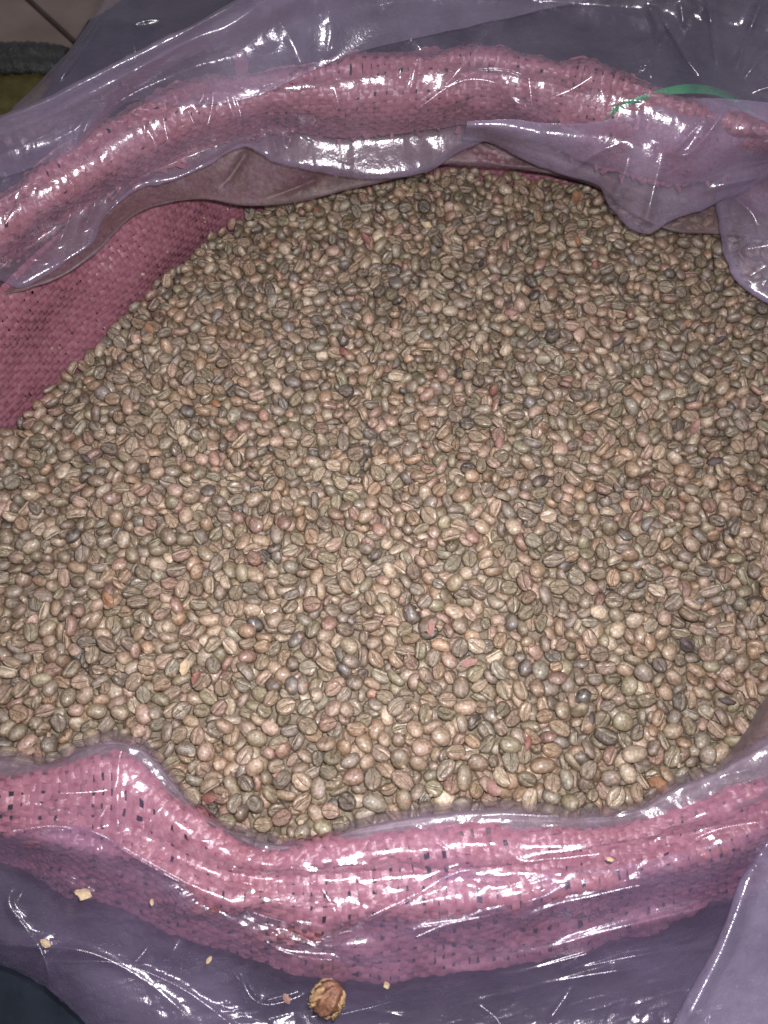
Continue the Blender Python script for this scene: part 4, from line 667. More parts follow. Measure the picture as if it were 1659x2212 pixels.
453,-421,-34,13,-57,11,74,-1015,100,-76,-48,33,7,55,262,-333,-31,-18,-12,-17,46,-244,-175,-33,31,-17,-20,17,1037,297,-38,-2,-1,48,36,960,345,-44,-10,34,52,27,-356,-543,-47,-44,21,25,15,563,-287,-43,15,8,32,16,171,-21,-26,14,53,29,18,-723,155,-42,-50,-18,31,59,
-240,170,-32,15,58,6,25,-479,295,-32,0,5,-5,16,925,837,-34,-3,-7,31,18,177,-619,-52,-49,-30,-1,6,209,9,-14,-20,40,-25,37,-589,-104,-48,-8,-13,-22,17,-630,-507,-54,7,-1,26,13,433,-196,-33,7,-6,-41,15,325,-482,-36,-20,-16,-10,6,-488,44,-33,-27,6,55,47,
204,102,-16,9,-13,58,15,-660,394,-38,-62,2,-3,6,-548,-174,-44,-8,-45,-28,7,-491,247,-33,-46,-39,-15,16,841,242,-43,9,-56,-24,46,-130,-625,-40,6,3,-17,5,63,-586,-35,-28,-1,26,6,518,-586,-43,31,11,13,56,-170,-492,-35,-12,41,-14,16,-782,-21,-42,24,-55,5,15,
146,408,-37,7,1,-25,6,775,-308,-45,-12,-36,14,45,12,-129,-27,10,10,-19,25,-379,44,-30,-14,-24,47,46,1038,41,-47,40,43,17,5,-406,75,-34,-8,10,43,58,-402,-291,-48,-49,17,-4,35,-446,-205,-40,17,24,36,6,-966,89,-69,26,30,23,37,-69,134,-37,-46,-36,-4,5,
158,504,-51,37,44,6,7,-228,-379,-41,23,-12,-8,47,-1018,-272,-60,34,28,18,7,-136,-8,-38,28,48,-4,76,-820,70,-50,14,14,-1,27,-1018,-69,-61,26,-24,-19,5,551,148,-25,-29,-21,-19,26,90,-412,-35,-6,-59,-1,56,221,-119,-11,52,15,0,35,-192,-48,-38,-21,-57,-7,56,
796,92,-45,45,27,-3,6,850,201,-47,40,44,-1,16,1128,227,-46,-11,-12,26,46,911,335,-50,-49,28,-8,58,769,364,-35,-49,-21,7,26,-12,866,-50,16,-7,-46,28,309,-194,-21,-58,-19,13,25,603,-594,-42,-28,-36,10,15,269,49,-13,-21,7,-2,7,-154,122,-42,-44,-26,6,25,
200,254,-28,-58,17,-9,16,480,485,-32,-3,18,54,27,-271,-465,-42,-21,11,-14,48,7,-442,-30,-14,14,-23,6,-339,-116,-51,-16,7,-24,19,-184,211,-37,-48,-14,1,55,-220,332,-42,-46,-27,2,47,285,123,-32,3,60,8,28,-209,-494,-36,-45,-5,12,7,-504,-73,-48,33,14,-4,7,
952,-78,-41,34,9,-10,27,789,295,-39,53,17,0,17,760,657,-37,4,-59,15,9,-368,-565,-39,3,-41,32,5,-241,-432,-31,59,-18,-10,14,835,-176,-43,39,44,19,45,-843,-112,-38,46,-12,8,6,161,13,-9,-6,-33,-44,37,-691,176,-40,-24,-6,13,7,503,296,-20,-16,38,44,7,
-306,-477,-49,37,41,3,18,-697,40,-31,-9,-51,21,46,452,127,-21,51,-19,-1,16,-581,299,-32,-49,18,-12,47,521,-326,-39,-4,-46,32,26,22,-179,-18,-4,-6,36,14,1041,-49,-43,21,40,29,6,-100,93,-34,-59,21,5,5,250,424,-37,-38,47,-6,17,-814,-166,-57,0,0,-57,7,
-1102,-300,-54,29,-39,-5,5,-889,-116,-43,-2,46,22,16,782,-91,-45,-7,21,55,16,-199,542,-41,9,55,19,6,1077,651,-50,-1,12,-49,17,-697,350,-40,9,-18,47,18,-957,-23,-62,39,-3,4,46,711,-40,-37,-14,14,-7,7,-28,41,-26,-4,6,34,6,1037,166,-49,-9,-6,28,47,
252,24,-23,-28,-29,1,7,-973,7,-59,46,-11,-9,16,-757,173,-38,-4,-10,-6,8,-224,205,-38,-59,3,5,46,748,400,-38,-4,0,-10,6,262,-299,-36,35,-48,-11,6,-482,-219,-54,49,25,-19,26,-249,-361,-42,-31,-16,5,16,-35,-226,-22,44,32,-15,15,-498,-296,-47,11,39,21,45,
336,-294,-29,-27,-28,26,5,-36,-623,-38,6,-29,-51,36,275,157,-19,-11,52,18,16,416,-652,-41,1,-39,9,36,-565,-510,-45,35,-6,3,56,-244,-212,-41,0,-3,-2,75,-199,-184,-27,11,-48,-37,35,528,-143,-30,39,-15,7,46,-987,56,-70,44,16,1,6,-339,252,-34,-7,5,-52,16,
340,604,-36,42,-42,-2,27,117,1024,-58,-25,-53,-22,17,-739,-298,-55,6,-53,-32,7,372,-46,-37,21,-58,-1,6,-550,-409,-59,-21,-9,6,7,627,-404,-51,-25,32,-3,6,870,-7,-49,-22,-30,11,17,527,770,-37,11,-2,-21,7,112,-348,-32,-42,41,-7,37,229,-586,-46,33,5,-13,36,
395,-571,-54,-43,19,10,6,-668,-326,-49,36,-6,47,26,230,-321,-34,43,9,10,6,-469,-153,-43,5,-53,6,56,-38,-165,-24,18,14,17,25,-710,-90,-37,-18,2,-12,45,472,330,-18,48,-28,15,7,-497,462,-32,-53,14,-8,26,747,595,-32,47,-35,9,7,-376,641,-32,-12,-4,34,9,
254,531,-45,12,10,18,8,-436,-236,-41,35,-15,34,6,-571,-135,-47,52,27,2,14,516,177,-21,39,17,13,58,869,260,-42,37,48,-5,6,1183,727,-52,-51,24,-13,27,261,-444,-45,-53,-17,7,27,240,-131,-26,12,-50,31,27,13,-288,-27,7,9,-15,5,-75,62,-42,-13,-47,-26,8,
-504,99,-37,-44,10,11,17,499,-348,-42,-1,-32,42,15,-987,-174,-50,40,-37,-18,7,-672,-147,-45,-10,10,49,5,428,252,-20,17,6,42,16,-382,470,-32,21,55,-5,7,-295,-667,-37,28,-32,33,26,3,-544,-35,-53,18,-14,26,398,-272,-43,-12,-48,18,46,925,-193,-47,31,44,10,5,
915,-83,-44,-6,-53,-14,45,710,32,-46,9,-16,20,15,-23,78,-35,-52,-23,0,5,113,293,-33,59,1,11,6,373,-638,-60,-40,-43,6,7,924,-429,-46,16,46,22,17,-757,-462,-54,17,20,9,7,28,-491,-28,0,-33,12,45,412,-94,-25,-12,44,24,15,407,-44,-27,33,51,1,35,
-349,159,-35,-27,-35,4,5,-416,-579,-49,7,12,-21,7,-207,-359,-41,9,-6,44,16,-19,-97,-15,-28,47,-27,16,19,105,-25,10,-29,-33,7,469,75,-17,46,31,-9,46,52,269,-34,-19,50,-18,46,-627,305,-30,10,-10,-24,27,838,298,-44,-2,62,1,5,675,-564,-53,-13,-58,8,16,
686,162,-36,28,-4,-19,16,669,-93,-37,1,-21,50,45,614,-41,-37,-33,48,20,16,-796,89,-52,-21,-7,-50,16,361,551,-39,6,-2,-49,6,768,848,-27,-3,5,-16,7,45,-307,-28,2,51,31,26,-1068,-413,-55,13,7,-4,16,-459,-246,-53,4,16,14,56,135,-193,-20,26,2,53,77,
176,628,-50,1,2,2,7,-154,-519,-32,-20,10,-7,15,-1016,-112,-66,-62,-8,6,3,514,359,-15,-58,16,-13,15,-174,500,-42,-7,-1,4,38,-209,-319,-44,47,36,-13,36,-352,-34,-39,32,-19,-17,6,-746,44,-38,14,-46,38,36,-556,74,-34,-22,56,-11,36,714,79,-36,-3,1,-3,15,
-151,246,-37,6,54,12,16,-703,289,-34,-10,-23,19,7,630,523,-32,-2,0,-40,7,796,593,-28,6,11,46,26,586,-551,-57,-39,-16,7,36,43,-403,-27,-6,-50,-17,16,-882,-323,-55,45,-25,4,56,56,-280,-27,10,51,-7,77,859,-99,-61,-26,-47,0,57,-186,306,-42,0,-2,3,15,
369,287,-23,-3,12,-49,37,-582,-321,-60,-44,-11,0,15,-1077,-272,-65,12,16,54,7,414,178,-21,0,1,14,18,1159,266,-43,-49,21,18,16,139,638,-48,2,-8,22,16,373,-254,-40,31,-31,-23,6,-513,-492,-58,-55,-9,-18,36,600,-489,-50,-15,15,29,56,594,-266,-52,4,25,-37,15,
6,-61,-32,42,34,-17,47,-287,-289,-41,10,-56,2,35,450,-87,-28,-10,-8,-48,76,80,108,-21,-14,0,0,6,-403,163,-39,6,-2,-24,25,883,208,-47,-27,45,0,16,929,259,-50,22,51,16,25,797,398,-43,49,-21,-4,27,1124,828,-48,-12,-23,5,28,-129,-525,-25,-37,-41,-6,3,
352,198,-25,15,57,-16,27,506,531,-32,-5,10,-38,77,-622,-454,-58,15,15,-15,56,-891,-4,-54,-8,-11,23,15,1074,154,-43,-7,7,16,16,964,473,-51,-50,16,-3,26,-275,-245,-47,13,-3,52,6,-457,182,-36,38,39,0,16,173,-207,-13,4,50,-36,16,-104,-33,-33,-47,33,0,75,
-890,37,-52,-11,-3,33,77,393,-311,-44,13,-49,9,46,906,-318,-51,-1,1,14,47,876,-271,-40,-33,-4,-6,4,828,-249,-38,2,-6,-26,45,1254,606,-50,9,-16,43,57,-122,-662,-43,-24,-57,8,16,917,-335,-33,19,-32,-20,34,-1125,-216,-70,-19,-19,20,45,508,15,-27,-24,8,7,6,
833,104,-39,-59,1,14,5,-712,221,-42,-46,29,-5,5,17,271,-38,-7,2,-15,16,693,553,-20,-53,-19,-2,15,452,683,-44,2,1,27,27,-39,-646,-40,22,48,-26,4,-146,347,-44,1,-5,-33,17,29,402,-40,55,8,-8,37,-725,431,-60,27,-47,-22,56,25,991,-56,16,-52,-15,17,
10,-579,-42,10,-57,-10,35,905,-426,-36,-50,-12,-31,66,954,-282,-37,-8,3,54,67,-1055,-176,-62,2,-40,-17,46,665,-200,-43,46,-15,-5,36,650,174,-31,-50,-28,-15,6,1141,523,-46,37,49,-14,26,1220,501,-41,-5,21,-39,27,179,-453,-36,5,-41,-20,16,357,66,-31,-50,-8,8,7,
254,136,-13,48,-26,4,5,-764,-489,-56,-19,11,7,57,-545,-315,-56,-22,-8,-44,16,-860,165,-63,33,-3,-3,17,-494,129,-38,-2,9,3,7,69,159,-36,3,52,-17,27,313,-616,-52,-14,36,39,5,411,-300,-31,-40,-31,25,15,-975,-114,-63,15,-12,51,5,-450,220,-27,-15,-47,0,45,
27,211,-41,3,-8,-57,36,1005,195,-49,-4,59,-19,77,-352,351,-35,-10,-52,16,18,1046,513,-47,53,-32,-3,16,868,789,-37,-40,44,-5,7,841,-52,-61,-39,22,-18,6,626,-242,-43,40,-31,8,16,789,-135,-45,48,-24,-20,36,-277,31,-39,25,-38,-17,37,-615,343,-36,37,43,10,26,
1069,381,-44,-12,11,52,6,-101,-566,-37,58,4,5,8,949,1030,-58,-31,-53,-4,27,1050,756,-48,4,0,27,17,-163,151,-41,17,9,-7,27,803,-262,-34,-11,-6,10,33,509,-101,-32,8,-42,-37,5,-66,232,-39,-31,-49,16,16,-544,244,-37,26,-56,-1,56,-189,442,-42,-57,-6,7,36,
-612,527,-46,18,-58,1,46,573,512,-34,1,-4,36,27,8,814,-47,-27,44,23,6,-142,840,-46,1,-4,4,17,118,-597,-49,2,-3,60,7,-594,-459,-55,-49,-3,11,6,-1002,-247,-51,3,17,34,14,597,-9,-36,-33,-13,14,36,1084,297,-46,-40,-25,5,16,236,387,-35,40,-43,1,16,
-689,598,-64,-27,-47,17,27,702,789,-32,-9,11,-57,77,-406,-7,-48,3,-27,22,46,744,159,-51,-37,-2,-14,16,670,282,-32,-13,49,2,45,202,650,-45,-2,-1,-8,7,993,671,-45,-16,57,1,7,710,-416,-50,0,-21,17,14,634,-261,-57,7,60,-9,7,-644,276,-34,-38,-48,-5,46,
-155,-635,-36,15,-57,11,1,-18,-421,-22,-5,0,-10,72,632,-59,-40,-39,-16,4,4,-1047,60,-85,1,-4,-29,15,-1038,93,-83,11,8,46,37,-532,123,-36,2,11,-51,5,135,131,-25,34,22,15,6,1035,396,-49,-1,-57,-6,5,879,465,-38,-13,-8,12,6,-590,-365,-59,-33,-4,17,25,
-321,-534,-42,-20,7,-49,2,29,-79,-22,3,-20,-49,76,542,-37,-35,-5,-1,-17,74,-852,268,-62,6,-11,-36,6,1058,461,-46,-41,43,9,15,-453,511,-33,57,-5,5,18,298,929,-60,-41,-10,11,17,379,-374,-47,9,-26,-36,46,-687,-220,-47,51,-24,26,18,-459,-453,-57,-53,-15,22,5,
524,-440,-51,-18,-35,7,16,-42,-321,-30,-27,32,-14,26,84,-32,-21,52,6,16,36,-127,489,-54,-38,10,13,18,-529,-510,-51,-5,10,57,43,-523,-302,-52,25,5,38,55,1066,115,-39,-26,10,-15,46,-261,301,-38,0,4,-8,36,1118,944,-58,59,-20,8,37,842,-384,-54,25,57,-2,7,
-803,-368,-48,9,47,24,45,357,322,-33,0,-29,-24,49,568,328,-32,-13,56,9,17,-554,453,-32,48,30,-14,7,-1058,31,-77,48,0,-16,45,426,421,-30,-28,4,-17,6,409,-332,-39,-19,-4,-1,14,-653,-299,-48,-5,-2,-15,54,-136,-178,-27,-16,32,-11,26,-582,240,-34,23,48,24,46,
303,300,-29,1,6,-54,37,1118,344,-47,60,3,-3,5,708,406,-35,12,-2,57,26,1007,412,-47,-42,-24,7,7,-279,478,-39,-25,56,13,25,1006,470,-49,3,4,-16,15,-493,517,-32,42,-37,-4,16,-751,-529,-56,-4,19,9,36,610,-529,-48,23,-30,46,36,437,-245,-34,52,2,-1,55,
822,-19,-59,-15,0,58,7,-894,69,-65,6,-16,59,17,903,-388,-37,8,49,-19,44,423,69,-16,-7,14,33,16,-13,690,-48,-52,-31,2,6,96,-465,-33,19,0,7,27,-383,-405,-51,15,5,55,26,97,-147,-26,40,-11,-15,46,904,-54,-56,36,41,-3,57,-779,-438,-59,18,-10,-12,25,
285,-128,-27,-35,35,4,5,35,-6,-23,-10,-9,31,24,-462,136,-30,-8,-1,49,46,144,187,-25,-12,-54,17,16,312,481,-33,-16,43,-14,46,848,452,-44,10,8,44,17,-689,-512,-62,41,-25,-6,38,589,-439,-55,13,-18,-38,5,952,-419,-45,24,25,44,47,-705,-452,-57,-34,-19,-23,47,
-170,-236,-39,-18,2,-15,36,312,105,-17,53,18,-8,45,-594,363,-42,18,54,11,26,684,-334,-47,-3,5,54,15,-874,-58,-45,52,-16,-16,17,381,168,-12,23,-54,1,35,-359,561,-34,58,-18,-5,6,320,550,-41,47,-13,-6,47,490,602,-35,-60,-14,4,6,-590,-531,-54,51,18,15,7,
1071,70,-55,40,5,-9,28,827,270,-53,15,-22,-15,47,777,-54,-41,3,-44,11,26,-841,184,-59,-14,-61,2,55,-364,422,-36,21,41,31,37,918,777,-33,45,-39,4,17,567,-365,-44,6,-40,-22,6,-524,-338,-49,-7,5,-45,74,-321,-270,-41,34,-3,-21,26,939,-55,-45,54,-11,12,75,
-814,313,-62,16,-56,8,36,430,632,-44,32,45,15,16,-81,-352,-30,4,-16,42,36,-629,-180,-44,14,22,45,5,-629,-154,-45,30,4,-5,15,659,-163,-55,31,32,16,8,643,6,-47,57,-22,3,13,-250,34,-36,12,-10,-37,15,592,267,-32,-6,3,21,76,1098,266,-49,4,4,41,15,
-175,578,-35,1,-49,-9,47,400,732,-53,35,51,-3,27,-462,-323,-56,17,-56,4,17,1068,28,-46,-18,-59,9,15,-366,227,-37,21,-44,-10,16,-257,210,-36,4,8,11,5,-909,195,-67,-4,17,-16,75,1125,464,-51,20,-48,-15,27,-355,597,-33,-50,33,1,57,999,624,-39,42,-43,3,6,
-225,49,-52,-14,-48,1,16,474,-362,-51,10,-51,9,7,45,-194,-25,-37,37,32,15,439,-114,-28,-9,0,-26,25,-1092,-108,-70,-11,40,8,6,-537,-44,-48,-21,-2,24,16,640,409,-26,-20,19,-45,7,360,641,-44,22,2,-30,17,760,-263,-42,-38,-31,22,6,341,24,-22,51,-1,-10,17,
404,-591,-47,34,-52,1,11,-106,-174,-24,52,-3,0,5,-664,-13,-31,2,49,-1,15,385,507,-38,55,17,7,5,-187,992,-49,47,40,-6,18,-1029,-332,-57,40,20,28,17,483,-487,-54,-35,25,-13,16,353,-315,-45,57,-21,2,56,659,352,-34,-11,9,46,26,-937,4,-60,37,39,-12,77,
71,222,-37,-2,6,46,76,-542,341,-33,-14,54,-10,25,514,1084,-68,-25,50,-9,19,-122,-358,-35,44,-25,7,76,1051,204,-51,-29,44,-2,45,-366,286,-41,13,4,21,57,-266,-6,-39,49,33,13,6,757,501,-41,6,1,-51,56,27,-36,-35,34,-22,-7,46,856,-355,-45,-47,25,25,26,
311,-101,-27,4,21,40,17,-596,-342,-53,-2,-54,0,72,1003,-264,-37,-8,-18,-47,35,-533,419,-35,40,43,7,25,-253,507,-42,-12,-58,5,16,-231,773,-40,49,27,13,17,681,984,-39,29,51,-6,27,-397,33,-49,-37,-29,21,7,-121,152,-51,-46,5,8,6,-584,-215,-42,3,55,-10,77,
-497,-135,-38,11,-33,-31,44,-758,319,-52,-8,57,-10,76,404,334,-26,13,-6,-18,4,1173,554,-40,-23,-38,-27,16,-540,606,-47,-1,1,-38,6,943,-143,-56,20,48,29,76,-329,282,-37,-17,4,-3,26,-110,743,-51,-53,-20,6,6,-225,-516,-25,3,-8,47,1,-187,375,-41,5,34,-48,37,
-13,422,-48,41,26,13,6,-492,630,-44,50,-31,-16,57,306,650,-42,19,-28,-28,47,-110,-219,-34,51,13,-20,16,-328,-20,-52,-34,-17,-6,47,404,96,-23,-46,-29,6,55,835,-457,-40,-45,15,-7,74,-882,-163,-48,-35,48,-5,76,-347,-153,-37,35,-25,-13,4,-524,300,-32,-20,54,-4,4,
369,349,-28,61,-5,-1,5,-618,659,-64,-23,48,-8,17,181,767,-57,-39,10,-3,47,-271,-642,-46,16,57,-7,16,-1131,-244,-79,-1,-53,5,23,-288,-405,-48,-26,-13,20,35,1023,106,-60,-51,-8,-22,5,910,190,-47,36,-34,-12,7,-1103,-244,-71,-26,30,-7,6,-1022,-174,-57,22,-53,-23,7,
68,66,-14,49,38,0,13,715,228,-41,32,16,4,46,266,-589,-53,-53,-12,8,46,-163,-542,-35,-22,2,15,5,676,-540,-44,44,-31,6,42,548,-204,-44,4,-17,-21,34,-978,-47,-67,7,59,-1,77,1036,349,-41,51,-22,-28,45,-60,727,-50,0,5,48,58,-430,-504,-54,-12,43,-13,16,
-205,-618,-43,5,-58,-10,5,731,-364,-51,32,-48,16,15,660,-108,-52,12,-41,26,17,304,-65,-26,-10,-40,18,6,447,-60,-35,20,-11,38,5,697,60,-41,46,-1,-16,37,892,68,-58,-36,17,8,8,642,564,-31,11,-58,16,18,446,27,-26,27,-33,-30,45,999,132,-53,61,9,-8,16,
-768,271,-50,55,-25,10,5,927,422,-46,24,-50,-16,56,888,958,-44,7,9,61,7,342,-380,-49,1,2,7,18,-357,-168,-54,14,13,25,6,-761,-319,-53,4,39,-48,6,-721,-157,-45,-8,22,11,7,-411,233,-44,-1,17,5,16,1155,310,-57,-48,11,-13,58,820,-413,-37,-42,-18,0,5,
623,-90,-49,-22,12,-5,36,104,34,-25,-3,-13,17,7,-18,184,-36,40,34,0,36,234,172,-21,-18,-5,22,6,-450,484,-32,10,-45,27,6,673,499,-38,33,3,-52,8,-595,603,-51,-40,-46,14,6,834,686,-38,50,-31,0,6,1015,1006,-59,-48,-3,11,8,644,-538,-52,-11,-58,19,6,
-1037,-459,-47,-12,-1,-18,15,356,-341,-34,54,16,3,66,798,-18,-46,32,-47,-17,54,-761,223,-44,-23,47,-29,5,-879,285,-74,-3,57,-1,17,551,258,-32,53,-15,-7,15,72,436,-44,-46,36,-8,15,-15,561,-50,-49,-23,-2,6,402,566,-41,61,-1,-3,16,-197,684,-42,-59,-4,3,26,
-709,-411,-45,-38,-27,4,32,617,-326,-42,53,-31,9,67,-364,324,-37,-14,-40,45,5,913,456,-43,-45,15,-8,77,-90,555,-48,31,51,8,47,614,597,-30,-7,-59,7,16,-73,637,-42,23,-36,-13,48,700,683,-30,1,4,-13,16,-963,-422,-55,3,-50,-27,6,643,-361,-54,48,26,-18,76,
137,-13,-26,6,15,-28,15,-448,-520,-46,-1,46,21,55,-781,-118,-38,10,52,-11,56,-461,100,-34,-41,13,-1,14,225,130,-16,31,-39,-9,37,874,428,-41,-5,54,-9,75,-573,549,-48,60,18,-3,36,-555,-489,-55,3,2,44,33,-540,-287,-54,53,-12,-25,38,-709,-282,-43,4,-6,-2,13,
-931,158,-78,30,10,5,16,604,352,-28,-26,55,-12,5,69,376,-44,5,-17,-7,16,654,853,-38,-18,-57,-18,5,-734,-551,-59,-34,11,31,46,-441,-390,-63,60,17,2,27,806,-323,-53,-18,8,-9,5,-733,-52,-45,26,39,-28,17,-703,-509,-42,-15,21,48,66,214,-529,-29,-36,-37,-27,42,
-245,131,-41,-41,24,35,45,951,755,-38,51,-9,3,18,-298,-540,-46,6,-26,-41,25,-232,-299,-47,-22,52,-8,6,-615,88,-48,-41,-4,4,26,-334,11,-47,12,21,41,46,-686,73,-37,6,-8,-50,15,-82,287,-44,-35,0,19,8,-559,497,-42,21,10,-25,27,-576,-382,-52,27,49,-1,66,
743,-288,-42,27,36,15,67,839,45,-50,-43,-26,-13,45,960,262,-49,-58,21,2,24,-763,477,-67,48,-30,-18,4,289,533,-47,44,-39,7,77,-389,593,-27,-17,3,28,47,920,592,-40,37,-3,5,17,-402,757,-45,22,8,44,26,335,778,-51,3,-2,25,76,294,-460,-38,-10,24,46,36,
-1066,-107,-79,28,40,-30,7,564,-25,-36,-35,-26,32,16,-523,206,-38,-1,6,-48,75,64,334,-39,0,11,32,6,-442,402,-30,-53,21,10,75,820,418,-41,30,-2,-3,46,349,463,-36,38,-26,-1,7,-456,707,-42,53,19,-9,6,-382,-27,-57,-22,54,-6,16,674,-372,-49,-5,17,15,25,
-174,-133,-33,25,-39,24,16,398,59,-30,9,-22,-18,16,-34,238,-49,2,-47,-1,26,788,-353,-44,17,-36,-29,23,-400,117,-43,-46,7,5,34,409,288,-19,-36,18,1,55,-348,518,-32,41,42,-9,16,995,522,-46,-59,6,16,6,-85,684,-42,1,45,-37,26,1047,894,-54,-14,-18,37,6,
542,-514,-58,44,36,2,17,808,-480,-53,-1,0,46,5,-146,-132,-47,1,-2,-40,27,-554,-238,-57,36,-5,13,45,-713,-207,-51,-19,-11,40,16,-107,528,-48,3,-6,-22,47,744,-38,-44,16,-29,40,56,-985,180,-82,-9,51,-14,37,576,211,-36,-44,-40,8,24,1165,464,-45,36,4,-13,15,
-63,518,-49,-21,55,-18,46,1008,928,-50,-62,6,0,57,-49,-20,-37,26,-41,15,17,1069,240,-55,34,-16,21,19,-434,-14,-39,19,-54,8,54,-577,427,-34,47,-41,7,77,1087,465,-49,11,-15,-29,6,108,506,-48,2,37,50,18,-248,562,-39,2,6,-8,15,784,-340,-57,5,-59,-8,56,
-1020,-526,-54,56,-4,-16,55,176,-139,-21,7,-29,-2,47,276,79,-14,-32,50,-16,14,-293,285,-35,-11,9,33,46,18,477,-49,6,2,12,35,964,506,-44,4,8,2,16,1150,641,-44,4,-56,24,7,609,766,-43,55,12,7,7,-316,-419,-50,-36,-41,-3,5,-23,-376,-32,5,10,53,35,
-188,-5,-46,19,-34,-15,7,-798,-311,-52,20,20,45,27,175,89,-18,55,20,-22,16,911,235,-53,-13,28,8,17,188,161,-25,-20,-3,-10,36,-659,247,-37,1,6,-19,14,-788,346,-59,54,33,-1,4,186,328,-38,-13,-44,-27,15,403,449,-32,17,31,-50,75,1219,641,-50,-44,-35,1,36,
967,708,-47,-54,24,5,6,37,-120,-29,21,47,30,16,-423,-530,-56,-43,-12,8,56,219,-364,-29,47,11,-26,17,95,-273,-19,56,0,9,6,-754,-198,-48,43,-39,-5,15,339,713,-58,-48,28,6,16,151,-74,-20,36,30,-6,6,330,-94,-17,30,-36,4,15,883,-89,-50,-3,52,-6,12,
-933,258,-73,-13,5,1,6,-392,263,-34,-7,-49,34,5,-54,401,-49,-33,-27,15,45,-305,681,-34,-42,36,10,26,238,-605,-59,9,-61,-2,3,939,166,-60,10,23,-47,17,855,-438,-47,-27,40,-29,6,-378,-318,-50,10,-10,19,7,427,-18,-36,45,28,-10,17,-122,73,-40,29,5,-19,6,
-110,45,-36,36,-34,-23,16,-149,214,-46,22,7,-24,26,219,316,-32,-51,14,-19,5,995,378,-50,33,-9,-12,5,-46,429,-50,-4,30,-49,37,-215,491,-39,4,5,26,46,113,796,-55,-42,-36,5,57,362,1115,-75,1,-12,52,7,420,-391,-51,-56,8,-4,7,291,-259,-32,25,-21,-17,6,
-606,-168,-54,11,-17,-32,6,-612,-130,-57,-55,-30,0,6,556,-572,-55,17,-47,9,14,-2,-151,-27,-10,22,38,25,-1096,14,-88,-10,-11,25,18,-159,49,-37,31,25,28,25,-301,140,-31,-6,35,16,26,-520,705,-46,-55,22,-12,6,-274,772,-45,-34,53,2,6,269,845,-65,37,-13,3,47,
848,969,-44,-44,0,6,6,-226,-561,-35,33,13,48,5,987,-230,-42,5,16,31,25,62,1023,-60,3,-58,-25,6,510,-533,-53,-2,-51,-4,77,-203,-444,-39,36,-39,5,37,521,-272,-48,-38,-30,30,17,-326,315,-49,42,-5,-2,27,117,-166,-14,-19,-58,3,12,783,238,-42,38,-19,3,5,
-441,290,-30,36,-8,-1,6,216,439,-40,-42,19,8,6,660,77,-46,26,-46,-22,75,472,155,-25,53,31,8,54,1088,358,-45,-5,0,-45,56,-235,434,-40,-33,-11,-4,45,-55,463,-51,-34,-48,1,6,915,513,-47,-61,5,1,55,-94,612,-44,-45,16,-10,46,-435,164,-47,-9,-41,43,46,
-251,-448,-39,2,-44,20,17,-582,-406,-59,-14,33,-50,15,-671,-365,-63,-55,12,-3,25,-1123,-180,-84,52,3,-13,76,983,-56,-51,-18,17,-28,36,-337,1053,-81,-5,-51,-21,7,-328,-329,-48,-18,-23,4,15,705,-312,-43,42,-2,32,24,-278,157,-38,58,24,3,74,1185,502,-37,19,55,-11,15,
214,-392,-36,21,46,32,47,-82,-399,-35,-53,-25,-2,5,730,-318,-51,20,13,-4,15,-836,-372,-47,19,-28,-10,42,-877,-95,-50,-39,-34,-27,46,665,39,-46,-31,-22,-32,17,24,161,-36,-27,-13,-3,46,-237,239,-41,19,0,55,6,750,547,-33,44,-33,2,16,881,579,-40,-34,47,1,75,
648,728,-37,-51,-27,-14,46,75,-656,-51,20,-57,3,56,157,-649,-54,-48,34,-4,6,220,-439,-45,1,-1,52,17,568,-417,-53,-20,-42,18,16,-809,-196,-52,47,17,-23,44,132,161,-38,19,-49,-30,48,1124,629,-62,8,57,10,48,-915,-468,-46,-1,48,-2,5,-158,75,-47,1,-2,61,76,
365,224,-21,-46,-31,-15,13,-597,746,-66,-24,41,5,16,-185,817,-40,20,17,23,7,-746,259,-59,48,25,12,27,80,-110,-23,-30,-34,37,16,864,-60,-58,34,20,26,6,-66,12,-31,-23,-45,6,15,507,41,-27,35,-35,27,46,-801,139,-51,51,-15,24,7,955,296,-55,-15,10,41,17,
-350,386,-38,-6,3,-6,15,-265,448,-41,47,35,3,55,107,682,-51,-45,-8,-24,37,1135,800,-54,-3,17,-48,56,458,1096,-75,-23,-50,-2,7,646,-316,-51,-9,-26,-44,17,772,-194,-54,6,-29,-19,47,228,793,-64,-52,6,-10,6,1052,94,-47,-46,-8,-13,3,-685,228,-39,2,-50,38,44,
414,372,-29,-49,11,5,75,657,384,-32,26,45,4,5,1095,504,-49,-5,3,-32,5,605,552,-32,-12,-59,15,25,-138,-46,-47,18,-48,-19,57,-859,16,-54,12,-42,16,17,129,370,-47,28,11,-26,17,-106,407,-56,31,35,34,7,637,456,-37,-31,39,-12,16,-479,207,-31,1,-8,43,3,
541,213,-37,-31,54,5,15,-412,386,-29,-22,52,-11,15,142,555,-48,9,-6,-42,75,487,560,-33,0,-61,-3,6,-481,784,-55,9,-12,-43,6,1006,828,-42,-42,-43,14,27,-61,-425,-34,24,56,13,16,-960,-366,-55,-13,41,-20,5,-366,145,-45,6,-35,12,17,-784,-247,-49,38,-47,15,66,
941,78,-46,-39,-20,37,36,50,99,-22,-14,-33,33,15,867,118,-46,45,29,-7,36,-19,298,-47,-21,37,-33,38,35,846,-53,22,4,33,6,272,-480,-44,15,14,49,7,-1029,-408,-54,-3,26,53,17,182,-228,-29,18,44,25,24,869,-181,-50,49,-16,-19,34,-766,29,-53,59,-15,10,36,
